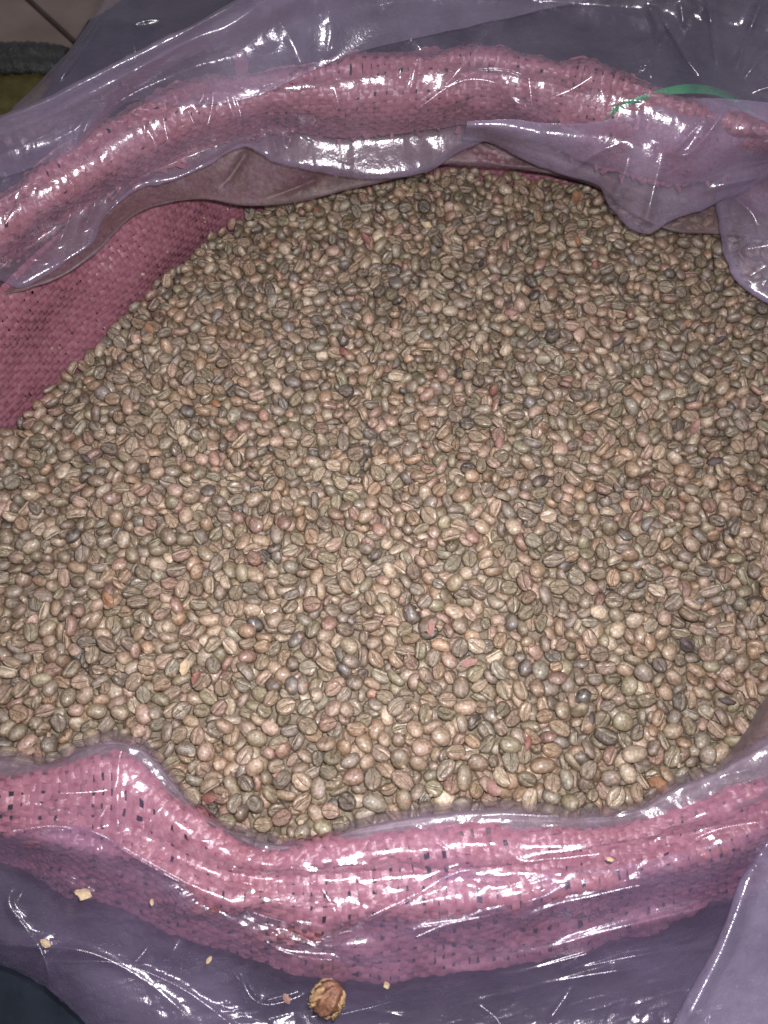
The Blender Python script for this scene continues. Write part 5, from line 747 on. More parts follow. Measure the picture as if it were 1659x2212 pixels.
529,105,-39,-35,20,5,26,-238,-94,-36,5,-17,33,12,569,164,-22,22,-8,-13,5,409,214,-29,-23,13,3,7,-292,237,-37,8,-50,21,5,1166,335,-50,-13,-53,20,6,1165,377,-48,5,22,-37,68,1131,571,-46,40,-28,-17,36,59,605,-52,37,-48,-14,35,-633,700,-70,-9,33,-36,25,
528,863,-42,21,50,-18,7,-695,-182,-58,0,0,37,17,692,-286,-53,24,15,36,26,0,-198,-21,6,-2,-13,74,-180,265,-45,-29,-8,19,46,-40,606,-57,5,6,28,7,323,53,-20,-19,-18,-39,6,794,136,-47,-38,-33,16,76,1129,262,-51,4,-9,-16,25,456,506,-36,10,-45,-27,6,
-489,558,-36,-6,38,-31,46,1087,551,-52,-45,27,-12,14,1080,603,-46,3,-2,-2,5,1239,696,-50,20,-52,16,46,234,-2,-27,37,-18,-7,7,-333,-560,-50,-3,62,8,6,-1170,-83,-99,39,-4,33,15,666,19,-52,18,39,-45,36,608,70,-51,-39,-48,-11,27,-73,337,-50,47,26,3,56,
921,645,-35,6,-24,-43,17,445,724,-52,-1,5,-47,77,1079,870,-57,38,-47,-10,6,-156,-659,-45,0,0,19,5,-585,-239,-58,-38,-33,15,16,-718,-8,-41,-7,10,20,35,-913,19,-58,-16,17,14,26,-548,276,-41,-45,-8,24,57,212,409,-42,12,-58,19,46,602,492,-40,-35,34,17,6,
195,-424,-36,-54,8,-23,4,-662,-167,-51,-8,-6,9,35,835,130,-46,3,1,-49,75,1216,564,-44,2,-8,-57,16,552,-175,-52,42,3,6,26,261,-622,-56,-32,25,-12,45,-285,-498,-35,-28,-6,20,14,-601,-269,-56,2,-25,51,17,-1066,-155,-67,-14,-33,-8,5,567,-106,-47,0,46,-29,27,
-542,27,-47,1,25,51,16,771,1009,-58,-62,6,-8,7,-298,647,-35,14,8,-45,76,965,619,-41,52,0,-13,26,928,716,-35,26,-51,-10,36,368,908,-56,-7,-7,21,16,-55,969,-50,10,-4,-25,16,-180,-162,-45,-30,32,-23,27,49,-101,-28,-30,29,-4,16,-341,-599,-38,15,-30,-29,12,
-751,-350,-52,-18,-17,45,34,-410,197,-34,-8,-4,-21,75,1009,310,-55,-3,4,6,36,-89,476,-45,-10,8,-16,36,149,880,-54,-29,-49,7,6,-179,-525,-43,52,25,9,22,112,-213,-23,19,7,-4,6,-513,-415,-61,42,-25,-9,56,727,-401,-53,-28,-43,-1,45,-587,105,-39,-18,18,22,7,
8,-221,-16,-22,27,-8,34,718,500,-36,5,2,48,15,868,511,-39,-7,6,-2,35,-230,528,-43,7,6,46,77,875,542,-42,22,-52,1,16,-267,633,-39,-15,58,17,17,-393,1017,-78,-38,-31,-3,76,64,1192,-73,-36,24,-10,26,-557,-519,-63,25,-53,12,6,-898,-425,-58,52,22,-1,16,
-42,-77,-32,25,-17,5,6,-955,-501,-52,50,-12,27,3,742,75,-45,-20,52,-10,14,-51,297,-44,-32,23,-14,36,402,677,-44,1,-16,-14,16,794,679,-37,-26,-50,-23,14,143,798,-59,42,-42,-11,15,829,847,-29,3,-54,17,37,-287,963,-56,22,53,4,17,333,933,-65,-36,-14,10,37,
-696,-338,-62,11,-62,-1,7,562,-603,-56,1,-15,-54,4,-774,109,-51,-40,-32,30,26,-624,111,-44,28,5,25,75,700,104,-49,36,9,-13,6,4,233,-51,-52,14,12,46,174,281,-39,19,54,17,75,214,-251,-24,-19,-51,-7,65,-348,734,-44,-8,-2,15,36,636,42,-53,-32,22,-18,37,
345,-414,-44,-24,0,-52,56,-122,-276,-33,10,8,3,17,-499,189,-45,-25,-42,-1,46,-743,516,-76,21,15,26,26,-854,-358,-49,-6,-52,-14,11,-180,-89,-42,-31,-19,10,36,-93,144,-45,-8,-23,15,36,28,550,-51,52,1,-12,6,644,762,-36,5,12,6,18,451,937,-62,-54,-2,-12,25,
-304,-512,-53,0,-1,0,15,136,-267,-25,13,35,18,4,-667,148,-45,18,-2,-8,17,-706,-178,-42,32,-52,1,21,-627,211,-30,-27,-11,17,56,108,-68,-26,38,5,42,45,73,46,-35,13,44,25,47,-634,-536,-64,7,52,5,5,-634,-23,-48,31,-44,19,16,-815,113,-56,24,-1,2,56,
955,-168,-49,-5,-7,27,65,640,317,-33,-43,-24,-9,44,-408,439,-31,8,-54,-19,3,-416,544,-32,45,-40,10,15,232,612,-52,34,-47,5,37,735,769,-37,-16,-58,15,17,89,802,-61,-7,22,-21,28,435,-626,-60,-10,9,-33,77,-85,-584,-36,-15,47,-36,76,-306,-446,-46,-24,6,4,25,
-618,-206,-41,1,26,-41,4,-27,265,-41,-45,-28,-3,67,-159,472,-46,1,55,-28,45,223,467,-44,-26,-55,0,37,446,831,-50,20,1,6,15,867,850,-30,47,-15,-10,7,-141,-380,-35,-35,-22,15,46,328,84,-29,-19,-16,18,47,901,-216,-54,29,-33,-13,7,-756,-146,-51,24,-6,-7,36,
1163,613,-52,35,47,-11,17,429,792,-50,-3,-5,19,7,-67,-89,-28,-6,-52,2,5,927,48,-53,22,2,10,55,875,291,-50,3,-12,47,16,916,292,-54,7,-60,2,55,526,685,-38,14,-4,-4,37,-83,772,-46,52,25,5,36,-612,-483,-66,-58,-5,10,15,1059,-112,-59,56,-5,-2,4,
-205,-661,-38,-42,31,-33,5,-627,146,-42,-23,14,-4,27,787,171,-48,-27,49,-21,4,737,196,-53,21,31,-44,45,-167,804,-49,-26,39,-23,7,1233,817,-66,-31,-52,12,7,513,1039,-64,30,51,4,76,-1020,-307,-60,22,47,33,26,865,-310,-60,-1,0,39,75,462,-285,-36,12,-7,-32,12,
404,-7,-23,-53,20,-13,43,145,39,-22,38,49,-3,24,311,600,-51,-6,43,-40,37,-41,874,-54,-27,-39,2,76,-79,1001,-56,-46,31,4,26,-106,1088,-52,50,-29,3,47,95,64,-30,12,16,-22,6,-37,98,-43,-44,36,15,27,306,234,-26,39,-44,21,45,-328,542,-44,-15,45,28,18,
-652,601,-73,-9,-57,-14,38,20,691,-58,-52,-35,8,8,765,316,-44,11,44,-31,6,-15,366,-48,-16,19,-43,25,-733,388,-57,4,54,2,25,-807,461,-77,19,-23,-37,17,-184,941,-43,-10,-9,8,25,820,1044,-49,0,13,-28,26,578,12,-46,-22,42,-24,58,-820,404,-79,-3,-12,-16,37,
319,432,-34,36,-44,-9,35,442,442,-32,-32,-38,-11,5,-713,562,-68,-51,18,-2,16,-542,656,-55,51,18,-1,5,-227,639,-42,-36,47,-7,55,307,701,-52,-34,-50,13,26,-24,722,-47,-28,47,8,25,-273,915,-47,-31,4,-48,6,334,1067,-69,-5,12,21,9,-653,80,-47,-12,28,-37,26,
-386,206,-44,21,35,11,28,-1049,-227,-64,15,-25,14,15,-32,324,-49,9,-56,15,17,700,-205,-45,-11,25,-49,33,-288,212,-42,-7,1,15,56,547,417,-33,13,-2,52,16,77,664,-52,-1,-6,45,27,354,736,-46,22,54,-15,16,534,819,-45,-5,-16,-53,7,1057,828,-51,-29,-44,4,56,
226,935,-62,-44,2,-13,5,1098,209,-62,-40,-14,5,27,-885,-368,-52,0,-15,-11,5,-933,-99,-62,33,-38,-8,17,982,325,-62,17,-4,57,18,100,-516,-31,-6,-19,3,65,-833,344,-70,39,10,11,24,90,397,-44,-11,-7,53,15,784,449,-42,50,-30,-14,34,-279,854,-57,-2,-23,45,16,
565,947,-52,55,-1,1,47,629,1049,-59,30,11,9,7,36,-464,-39,10,-61,-5,76,675,-131,-60,56,3,-5,36,546,-3,-48,47,33,-1,37,-500,-202,-54,-37,-18,18,5,-250,273,-44,-27,5,29,27,7,364,-50,26,13,19,16,1156,489,-56,-20,43,14,8,-38,537,-53,-25,-41,19,26,
829,650,-45,-33,-13,-15,47,103,126,-25,7,52,13,34,-477,351,-34,28,-28,-13,17,932,367,-48,-31,-47,18,56,922,674,-34,3,26,57,6,495,826,-53,10,-5,-47,56,499,224,-44,-27,-56,1,18,-534,515,-52,-58,4,-6,19,213,367,-45,39,-22,-27,7,629,373,-32,-34,-47,12,76,
281,682,-55,3,1,3,5,251,-75,-29,-54,-14,1,27,940,-307,-49,4,11,14,16,-843,-190,-52,30,-33,-3,7,48,-154,-26,-26,10,-22,6,216,32,-27,-52,-9,-14,58,1034,489,-56,14,18,46,7,1040,974,-68,-36,40,17,17,378,-484,-44,-30,-30,12,12,132,-368,-23,-24,-43,13,1,
745,-233,-47,-45,36,21,14,196,124,-20,-7,-50,-21,6,-210,232,-41,-10,29,-29,45,1145,285,-46,9,-35,47,25,527,656,-38,3,-10,-55,26,869,661,-45,-52,-28,-6,14,-515,854,-69,10,58,14,46,-190,894,-48,46,-11,-1,26,-1031,-432,-56,7,51,-34,46,-646,-266,-58,-11,60,11,28,
198,-207,-32,1,0,36,38,364,-214,-44,-48,-38,2,15,-774,-85,-49,-2,26,5,45,-213,-275,-38,40,25,-16,78,-285,-192,-50,40,-12,3,16,766,192,-55,-45,-26,29,17,-167,706,-45,3,-50,-32,5,881,-350,-43,51,36,10,65,9,-315,-23,-56,-16,-8,54,-817,429,-78,30,-13,-5,16,
643,596,-25,31,-37,-14,36,569,646,-31,-13,-2,24,6,-416,692,-42,-8,-9,-9,16,1151,727,-52,46,28,6,56,163,1013,-67,-39,-48,-7,5,376,-341,-49,2,0,19,7,-805,275,-66,-3,28,28,46,-982,-148,-66,-46,-36,-2,18,469,240,-37,-18,17,-36,5,472,532,-37,-34,21,-5,7,
750,-82,-53,-20,-26,-22,16,876,-38,-47,46,17,-14,76,448,194,-31,20,-52,4,45,532,455,-33,-26,-42,18,36,-673,658,-73,46,-23,27,19,863,698,-38,-34,-46,5,16,-429,-310,-53,-16,-28,-31,5,391,-68,-29,-44,26,-37,36,457,768,-54,-1,-62,-6,17,-628,239,-35,6,58,20,4,
-526,545,-39,49,7,1,36,917,543,-40,-44,-28,20,16,-958,-555,-59,-1,0,-25,36,-1005,144,-99,-21,-29,46,7,-943,-329,-52,36,-9,-1,17,480,-63,-43,-45,-30,-1,17,351,-24,-35,-2,-2,20,36,987,283,-58,9,61,-1,55,1023,283,-59,-26,-9,-16,7,-326,622,-41,-2,-1,-42,7,
298,-290,-26,2,-3,10,42,-87,33,-31,-3,-17,-33,56,867,92,-50,40,-31,9,36,-448,550,-37,0,-3,44,15,111,550,-54,-6,0,45,15,850,612,-40,-27,40,-16,45,-12,969,-52,-42,16,5,5,376,-291,-48,-54,-17,1,54,576,-188,-43,57,6,-22,67,488,189,-36,45,7,0,17,
45,1093,-74,-10,-49,8,49,-246,-131,-41,27,-7,6,13,240,102,-17,-46,-6,25,6,-437,263,-34,11,54,14,67,1175,419,-52,-1,2,-27,74,1290,779,-58,41,-23,-3,77,-411,-549,-54,-47,-15,1,28,-780,-294,-53,45,-7,-16,26,588,-45,-54,-56,8,5,16,-881,191,-73,25,11,21,47,
717,264,-56,51,34,6,17,243,305,-43,19,-7,0,26,516,-408,-56,0,-60,10,27,-888,-233,-48,-20,50,12,14,-806,-35,-48,-11,17,19,6,-78,-12,-35,26,-34,-8,36,1040,576,-54,-30,4,51,26,641,825,-51,31,-48,7,16,610,127,-36,-19,-25,-20,18,1268,711,-55,-18,-19,27,47,
-98,-468,-37,-32,51,-9,15,112,-36,-27,6,27,29,46,-254,-275,-46,15,50,-31,6,-134,317,-41,-8,-20,-59,34,-359,685,-41,-50,-22,18,57,-53,798,-51,6,1,-42,7,317,984,-71,-1,-6,58,77,117,1124,-76,2,0,45,7,623,-434,-54,41,-13,-1,16,552,-264,-57,-1,0,-36,7,
481,22,-37,46,-9,-23,17,159,151,-27,-31,-18,27,16,-791,166,-48,15,50,-5,5,958,789,-39,-50,-12,5,15,529,930,-50,14,-56,-18,6,-99,-285,-34,-37,-19,14,4,-694,-259,-51,25,-5,-42,76,328,-210,-38,45,38,1,5,-522,378,-37,43,18,-32,8,-45,-401,-30,44,3,39,68,
166,-188,-25,-41,13,5,15,-549,-22,-49,-6,-42,-27,36,273,356,-30,-22,33,-31,5,-333,771,-45,20,43,-14,47,1005,791,-46,-19,-58,2,36,526,895,-50,-54,-12,4,7,245,976,-62,61,11,3,25,92,-555,-42,1,3,-56,45,-652,-86,-54,50,-33,-9,16,-42,-280,-31,39,-31,-22,4,
228,-229,-32,-53,17,9,57,398,-237,-43,-10,-11,20,75,264,-33,-24,-51,10,33,16,-1062,-26,-86,40,8,41,6,712,299,-49,2,-15,2,5,795,629,-35,-59,-16,9,16,569,820,-43,0,-17,-15,6,476,-408,-49,15,29,-42,5,537,-69,-45,-35,3,2,6,-541,151,-48,-46,-38,8,17,
494,672,-39,59,-10,-11,5,829,553,-45,-4,-32,42,15,830,723,-41,4,-10,-50,77,777,896,-39,0,-9,-2,6,-263,-418,-46,-20,1,-7,25,-396,-260,-56,-25,42,-28,6,-330,-498,-51,-52,11,26,65,-585,18,-47,-12,44,-8,15,218,69,-28,-31,-40,13,18,520,279,-37,34,-17,5,26,
183,231,-32,-52,22,-10,12,676,469,-35,-53,-3,14,55,30,890,-57,-60,15,-2,77,282,991,-66,-7,54,-1,26,125,1203,-73,22,-41,-12,7,-414,-227,-58,-15,-37,35,36,978,-196,-51,14,2,-19,6,-541,-150,-55,5,-54,-17,16,190,996,-65,-21,-7,51,57,406,255,-22,-37,-34,15,35,
574,764,-44,43,-12,-26,46,-135,-691,-43,53,22,8,45,504,-561,-56,38,-25,-7,77,808,-386,-49,-10,-10,-14,15,115,-119,-29,57,-4,4,17,538,512,-45,12,53,32,27,391,-524,-46,21,18,-17,7,355,-488,-52,-10,5,-2,36,-570,-256,-47,-25,48,-16,1,-612,163,-34,-13,-54,11,4,
-73,266,-43,-15,52,6,24,-146,381,-50,0,4,-48,14,-9,621,-49,4,-47,-18,45,1188,642,-56,0,-3,44,18,643,886,-45,-52,4,-7,26,326,258,-36,0,50,-30,7,-296,-67,-48,8,-44,-39,58,384,143,-23,-6,1,-23,24,11,504,-45,31,14,15,44,-151,764,-51,9,-11,58,15,
-340,869,-53,-44,25,-23,47,-103,944,-50,18,-50,-18,75,612,19,-51,43,6,7,7,1258,670,-54,-11,-8,10,26,29,786,-61,-39,11,-4,26,-306,565,-35,2,15,50,15,71,635,-48,-17,-35,-11,56,604,722,-37,37,-28,22,59,565,881,-49,53,-21,1,6,185,927,-62,-18,41,31,77,
-903,-339,-60,0,0,54,6,803,954,-51,-19,35,8,16,735,-18,-46,-2,-51,23,46,897,144,-63,31,-27,-6,7,-598,453,-47,-35,-41,-27,27,1189,443,-56,40,26,-34,16,-408,-381,-52,-22,53,-4,65,713,376,-37,13,26,45,5,118,438,-42,43,33,-13,15,1140,665,-53,26,-9,11,36,
85,974,-58,-3,7,35,6,381,41,-31,-35,-39,31,15,722,-190,-55,13,-12,7,24,-380,-59,-59,-17,-59,-15,54,643,-29,-45,25,35,-24,27,-208,103,-51,32,25,-1,15,312,151,-29,-14,22,-30,16,-411,360,-41,-25,-30,-27,16,774,566,-37,-31,17,-22,46,304,782,-61,30,-4,-15,26,
913,158,-56,15,39,38,56,654,215,-36,-8,37,-30,5,743,244,-47,-29,18,48,16,573,612,-37,-1,-3,-4,15,41,930,-59,8,-6,22,37,220,1023,-64,12,11,-1,77,376,-600,-58,47,13,11,6,130,-470,-35,22,41,11,15,977,-93,-63,-1,1,28,16,2,534,-50,20,59,-7,46,
-475,657,-44,-47,-7,-4,5,825,781,-45,-38,-27,30,47,1098,65,-45,45,-21,-37,67,666,422,-40,-8,-23,37,6,-406,499,-34,16,56,20,13,357,512,-45,-3,6,22,56,107,600,-57,7,57,-15,15,1092,690,-52,-21,57,-8,6,573,703,-40,27,-50,17,16,-152,1071,-58,-37,19,-20,46,
-96,848,-61,23,-37,-19,8,922,-402,-44,9,-49,37,57,-1075,-55,-83,21,49,-12,27,657,-71,-47,-11,-51,-24,44,934,201,-49,31,-35,-13,4,835,326,-46,-9,-36,4,45,585,370,-38,-20,43,24,4,255,598,-51,14,-18,-22,57,150,683,-56,43,-16,-6,78,730,843,-34,-16,0,-16,5,
484,940,-56,32,-33,-22,29,617,958,-61,-4,-38,-45,17,980,996,-56,2,-10,-20,76,423,342,-34,24,10,-42,17,223,-95,-24,17,8,-46,16,-336,665,-42,5,0,35,45,1042,248,-50,-12,52,-18,74,773,804,-42,-20,21,-5,57,364,950,-58,18,-26,-24,8,516,989,-68,-39,40,-7,75,
441,1033,-70,-4,5,-50,77,-912,-160,-59,6,47,28,46,-524,78,-43,-21,-33,-19,16,-1032,-492,-43,8,-60,4,11,126,-238,-26,16,34,46,24,170,114,-36,-15,-60,-7,17,866,358,-53,-24,39,-27,26,-919,43,-58,4,2,2,44,59,300,-38,8,-27,-48,25,200,293,-33,-46,-29,9,3,
-136,656,-41,-38,-13,44,45,-587,693,-64,37,38,-2,37,1055,679,-44,-3,-54,-13,35,1004,716,-53,56,0,23,57,493,861,-52,-56,21,5,24,-273,1034,-70,35,39,34,46,410,1068,-75,42,40,11,76,155,374,-52,14,39,21,6,299,-585,-51,-28,-20,20,16,430,-581,-61,49,-30,-1,15,
562,-490,-56,40,-27,-12,76,480,57,-36,16,17,9,26,345,416,-37,-15,24,3,27,-465,444,-45,16,12,29,6,-397,892,-69,-53,1,-3,6,533,171,-31,-11,51,-16,35,240,737,-60,22,-41,-12,46,-318,970,-63,-51,-15,20,7,924,954,-52,18,8,-41,7,-253,1089,-69,9,50,-11,17,
366,1065,-72,-39,-33,-1,16,-559,0,-48,25,-2,4,47,3,-109,-30,10,-50,-24,79,52,27,-29,-17,-55,21,14,734,325,-52,-14,17,-26,7,818,829,-46,-40,17,-25,15,382,-231,-29,-24,-3,-17,66,784,38,-54,-2,-35,10,37,494,420,-27,-24,-43,16,24,775,743,-33,-15,-1,-50,6,
496,758,-42,11,56,-26,78,265,795,-60,48,-9,11,6,-17,903,-51,9,0,-43,7,-178,1096,-63,19,-47,-19,47,-997,-288,-67,-33,53,-4,56,-310,-247,-55,-7,59,8,16,349,-627,-59,33,-31,-33,68,194,-406,-36,-35,12,-2,74,-193,24,-45,18,25,-11,16,609,439,-39,1,-42,21,17,
866,-456,-41,37,-2,21,56,572,-212,-43,34,-45,10,65,-664,125,-36,-17,30,43,5,-249,322,-42,-45,27,11,23,189,374,-48,17,17,26,45,369,428,-38,-47,32,-9,55,333,-5,-32,52,23,1,7,-220,130,-56,29,50,3,16,-373,-537,-53,19,-46,-20,14,535,315,-31,32,27,13,15,
924,923,-48,-20,13,52,7,351,-269,-33,-6,7,-18,73,-853,37,-50,-45,19,-13,42,-309,473,-40,-35,-15,28,45,-159,550,-40,-10,8,-28,14,1030,635,-45,-36,-41,6,76,507,731,-46,-25,-16,42,25,-53,1022,-58,-60,-5,-3,76,-688,-301,-55,15,-8,-29,17,-310,126,-53,-15,-46,23,15,
-48,-582,-37,4,-43,39,3,-805,-275,-55,-39,-12,11,46,-424,-102,-54,-10,18,-35,16,-35,-61,-32,-24,26,12,16,735,428,-45,-19,-34,-9,7,542,-467,-49,-3,6,23,71,-322,515,-41,-12,-11,-11,26,432,559,-30,31,-31,30,46,-306,593,-36,9,-46,21,16,357,854,-64,23,26,6,7,
252,1069,-71,-8,4,-39,25,214,-297,-35,-7,60,9,15,-513,-451,-60,-54,-25,20,46,817,-161,-54,22,1,40,76,906,-150,-54,27,-39,17,75,304,365,-43,1,-46,1,45,645,969,-56,5,-13,42,36,-899,137,-61,54,3,16,5,-395,293,-38,-46,34,-15,35,132,474,-47,26,27,26,24,
616,689,-39,41,-29,-11,56,273,734,-60,11,-44,-42,45,606,811,-47,-8,-3,-39,56,575,1089,-71,2,2,43,16,-434,-425,-59,-17,56,-13,16,-946,-242,-60,4,1,-33,8,-129,516,-50,40,6,-32,28,-155,-708,-39,4,-35,31,14,185,-278,-31,10,0,-14,15,529,-110,-45,40,-26,21,15,
616,108,-45,0,-28,-41,17,264,501,-49,7,28,6,27,-210,746,-52,22,10,-4,15,-184,44,-34,-18,4,2,3,-64,101,-34,-25,41,-39,23,696,205,-47,-58,-4,-7,71,275,255,-26,-34,15,-12,75,1256,637,-51,-20,8,-9,47,-139,456,-58,8,-22,-35,37,133,257,-26,-37,-28,4,12,
-216,1029,-59,-14,12,-40,47,-817,-386,-62,-59,20,2,16,-562,-214,-56,-45,0,-7,15,-697,134,-48,23,-8,-4,47,671,546,-40,42,4,-34,17,254,900,-78,-2,-35,-50,48,-161,-184,-39,38,-39,-22,37,-246,-67,-47,39,-32,20,16,-288,412,-44,-21,20,17,6,558,742,-49,4,25,23,27,
609,-385,-51,-41,3,16,15,614,-290,-53,24,35,12,26,1048,-11,-57,10,46,17,15,-111,297,-47,37,35,-2,15,-404,335,-35,22,49,-14,76,433,596,-42,12,-60,8,56,487,636,-41,-20,55,-4,35,618,629,-36,-60,1,3,5,-273,709,-37,40,34,-3,5,804,738,-34,-18,4,-53,15,
-417,936,-73,41,31,6,36,140,927,-64,-53,-22,2,75,-68,1147,-71,-30,24,-44,7,-23,-428,-36,16,60,0,17,670,-4,-59,17,-56,7,78,-711,474,-69,-40,13,-30,6,-927,-495,-55,51,-17,11,16,387,-450,-49,-27,4,25,67,-89,-316,-34,-32,-37,25,25,388,-207,-42,-17,17,-29,35,
-1034,-95,-76,-18,45,-29,46,449,66,-33,-7,11,34,7,-197,399,-42,-3,-32,37,16,1199,529,-51,-54,-19,-3,17,986,767,-44,-5,-5,-18,17,689,310,-40,8,3,34,55,880,383,-43,-6,20,31,5,1200,466,-50,-2,-2,-1,15,1258,741,-63,0,-58,-15,15,-959,54,-83,7,-4,-60,17,
6,-672,-46,-49,-21,-1,45,150,-488,-39,-38,-17,8,15,-920,-225,-54,-20,5,46,35,80,-69,-20,-7,-27,-41,23,-1074,-5,-82,-33,15,36,16,-728,-317,-50,-34,-45,-24,65,-1095,-79,-82,-19,-51,4,17,-353,464,-35,38,25,9,4,728,1079,-69,12,41,42,7,155,1118,-74,-19,-58,2,27,
-997,-503,-56,-50,27,-1,16,416,-426,-49,7,-8,-43,47,930,-378,-49,41,8,11,6,-739,214,-59,-4,1,61,18,-450,681,-57,26,-54,1,27,766,-61,-60,-19,-41,20,6,-420,13,-50,-10,-46,-12,76,573,67,-40,51,7,-4,6,-238,361,-52,-14,40,-30,47,-648,440,-52,-5,9,-6,27,
-114,174,-38,55,-2,20,24,-851,363,-78,-12,1,25,6,886,324,-43,-24,-24,19,55,330,1016,-70,7,17,59,6,664,-387,-56,10,13,43,56,296,63,-29,-3,23,-51,16,-721,105,-47,55,8,-23,75,218,195,-38,5,-56,10,16,1116,535,-60,20,6,25,27,431,468,-34,-44,20,-2,75,
-59,763,-57,10,-59,-10,46,1166,820,-61,-37,48,0,5,607,844,-53,26,-12,-13,16,932,892,-40,-9,-59,16,76,-8,1090,-68,38,0,0,15,183,1147,-77,-40,-22,4,6,-98,-689,-47,-1,2,-55,5,885,-432,-53,1,0,-36,15,1002,435,-65,-30,52,2,7,-331,-362,-53,26,-46,-17,56,
478,-324,-47,-26,29,49,46,706,-146,-57,-6,-27,24,45,299,576,-57,-17,8,-4,28,677,616,-45,-60,0,17,7,-336,-80,-50,-44,42,-8,11,-853,394,-79,43,22,4,76,450,371,-27,3,27,49,14,-677,481,-60,-7,-17,2,15,174,724,-60,57,3,2,5,-70,818,-49,-29,-11,5,16,
738,958,-46,51,4,5,56,247,-562,-55,0,2,-62,17,-565,-382,-68,1,-1,-7,57,-565,-270,-61,44,37,4,6,996,-157,-60,-1,-1,-10,5,985,-277,-47,49,2,-23,15,4,-12,-34,-24,33,-4,56,864,154,-58,-21,-44,21,6,864,930,-56,-18,-42,28,37,1128,393,-50,28,-51,23,3,
245,1125,-83,5,62,-3,76,-693,-394,-62,48,-31,-1,17,-374,-195,-56,15,45,26,5,-749,-94,-49,3,30,-12,45,643,-392,-44,-23,-32,31,1,411,-253,-30,35,18,23,31,1041,116,-51,-40,-24,-37,55,-206,153,-42,37,15,9,14,884,637,-42,41,5,5,35,475,1032,-67,-33,-27,31,46,
350,1153,-81,-29,53,-5,17,161,1190,-82,34,26,27,7,-52,-247,-35,-57,5,-6,16,-651,-132,-57,1,1,-29,26,-753,351,-67,31,44,6,7,388,-409,-50,-35,-35,11,16,130,-92,-25,37,-15,5,26,-609,584,-64,-10,-58,-10,58,-716,-340,-47,-48,26,-21,1,1134,181,-51,27,49,-2,66,
-649,501,-49,-13,50,-26,34,187,473,-44,-22,-1,33,44,1004,550,-50,-43,-38,-22,5,478,740,-48,-11,2,-34,16,-361,935,-59,47,19,4,6,389,887,-56,-38,39,-22,26,446,997,-71,34,34,25,35,-423,581,-47,9,45,30,6,220,1086,-75,33,-45,-5,26,-582,-13,-45,9,-20,-2,24,
24,304,-44,-3,0,31,67,1149,763,-49,19,-41,1,16,113,851,-63,49,22,8,15,838,902,-41,-33,26,-23,4,-820,-523,-63,21,-54,-7,14,-214,-170,-46,6,51,-31,7,548,-133,-48,-4,-29,39,47,982,-308,-45,37,-9,50,55,-819,-114,-53,-17,-5,1,57,-37,149,-46,-24,26,-36,55,
-548,181,-42,-20,5,11,6,-509,235,-44,-13,-46,16,77,345,883,-74,40,-31,-27,18,488,246,-27,-37,9,9,42,-15,507,-55,45,33,15,55,-8,595,-53,-10,9,60,57,-541,744,-63,4,10,61,16,-572,-46,-54,28,54,11,58,797,285,-59,0,2,24,48,52,-25,-35,33,-25,-10,45,
-131,98,-48,8,-11,41,36,172,199,-36,44,41,6,22,483,273,-38,4,-44,-32,5,-868,324,-90,-9,31,-33,25,470,440,-41,-43,-10,-18,5,1189,765,-64,-46,24,13,8,49,53,-22,-1,-12,-30,12,-942,219,-81,2,-60,-5,25,690,727,-32,-29,-6,7,23,196,792,-55,-27,-37,24,17,
877,1059,-63,46,31,-12,17,744,-463,-49,-19,1,0,15,-130,-412,-37,54,18,7,17,789,-292,-54,-48,8,-10,6,200,-252,-36,1,1,12,76,277,-275,-34,-23,6,-13,13,185,26,-27,19,-6,-15,7,285,190,-33,-16,2,56,17,-783,375,-74,49,2,9,47,304,826,-70,18,22,-14,17,
-27,473,-54,-45,-32,-6,2,29,619,-56,32,-39,17,6,-459,872,-61,43,-34,19,16,-863,-426,-59,47,30,-6,76,-648,-5,-47,-19,-8,4,15,563,43,-52,1,3,5,17,1099,169,-59,35,-17,4,47,753,225,-57,21,8,21,26,-391,423,-46,22,-38,-19,27,772,-145,-58,24,-31,-6,46,
-250,62,-51,-21,-42,6,6,-320,232,-46,33,-25,38,47,296,451,-50,-7,17,43,26,1033,449,-57,-18,22,14,17,-648,536,-55,7,5,-32,68,878,751,-41,2,-7,40,3,-212,943,-48,-22,39,-30,36,-84,1049,-59,-29,-49,5,26,-990,-377,-57,-17,43,-24,5,459,-34,-42,-24,-51,6,5,
-90,430,-55,-23,-14,-15,6,-975,-313,-62,1,0,22,17,-778,468,-81,-51,3,25,57,953,446,-50,2,-55,7,36,-32,666,-64,-8,18,-23,36,-1056,-425,-49,-28,-34,-1,62,366,771,-54,12,-34,-45,26,291,1118,-81,3,9,41,25,669,-282,-58,45,-39,-8,6,878,-144,-58,18,4,14,5,
-831,38,-60,50,25,10,6,-472,-188,-54,20,7,-14,36,469,-190,-47,-43,-18,17,35,390,-145,-33,41,-11,-24,27,742,363,-52,-44,-6,9,47,-355,901,-62,-22,38,24,6,540,79,-31,46,-23,-10,66,-351,104,-30,-19,15,21,56,25,328,-41,-19,-3,-17,34,93,462,-45,-10,12,17,25,
475,991,-66,-53,17,-10,14,63,-426,-34,1,2,-15,44,-261,-173,-55,0,0,53,5,507,-50,-52,-1,1,-18,76,-506,155,-48,15,-55,-9,6,569,-317,-51,-8,-42,-22,16,1,19,-39,-17,-48,21,6,601,232,-43,50,-22,-29,16,902,365,-58,17,17,-31,16,612,400,-41,-25,-5,-49,16,
453,-259,-51,1,1,30,28,-440,341,-46,-46,-18,2,5,-246,-568,-40,-21,34,-5,4,-124,-446,-37,30,-50,-4,16,-346,-313,-50,15,12,-30,5,271,621,-53,-3,-39,16,16,1019,-118,-51,-40,-4,-47,67,-194,469,-45,-35,2,-2,35,85,929,-57,-55,18,8,4,19,1115,-66,-12,42,-25,26,
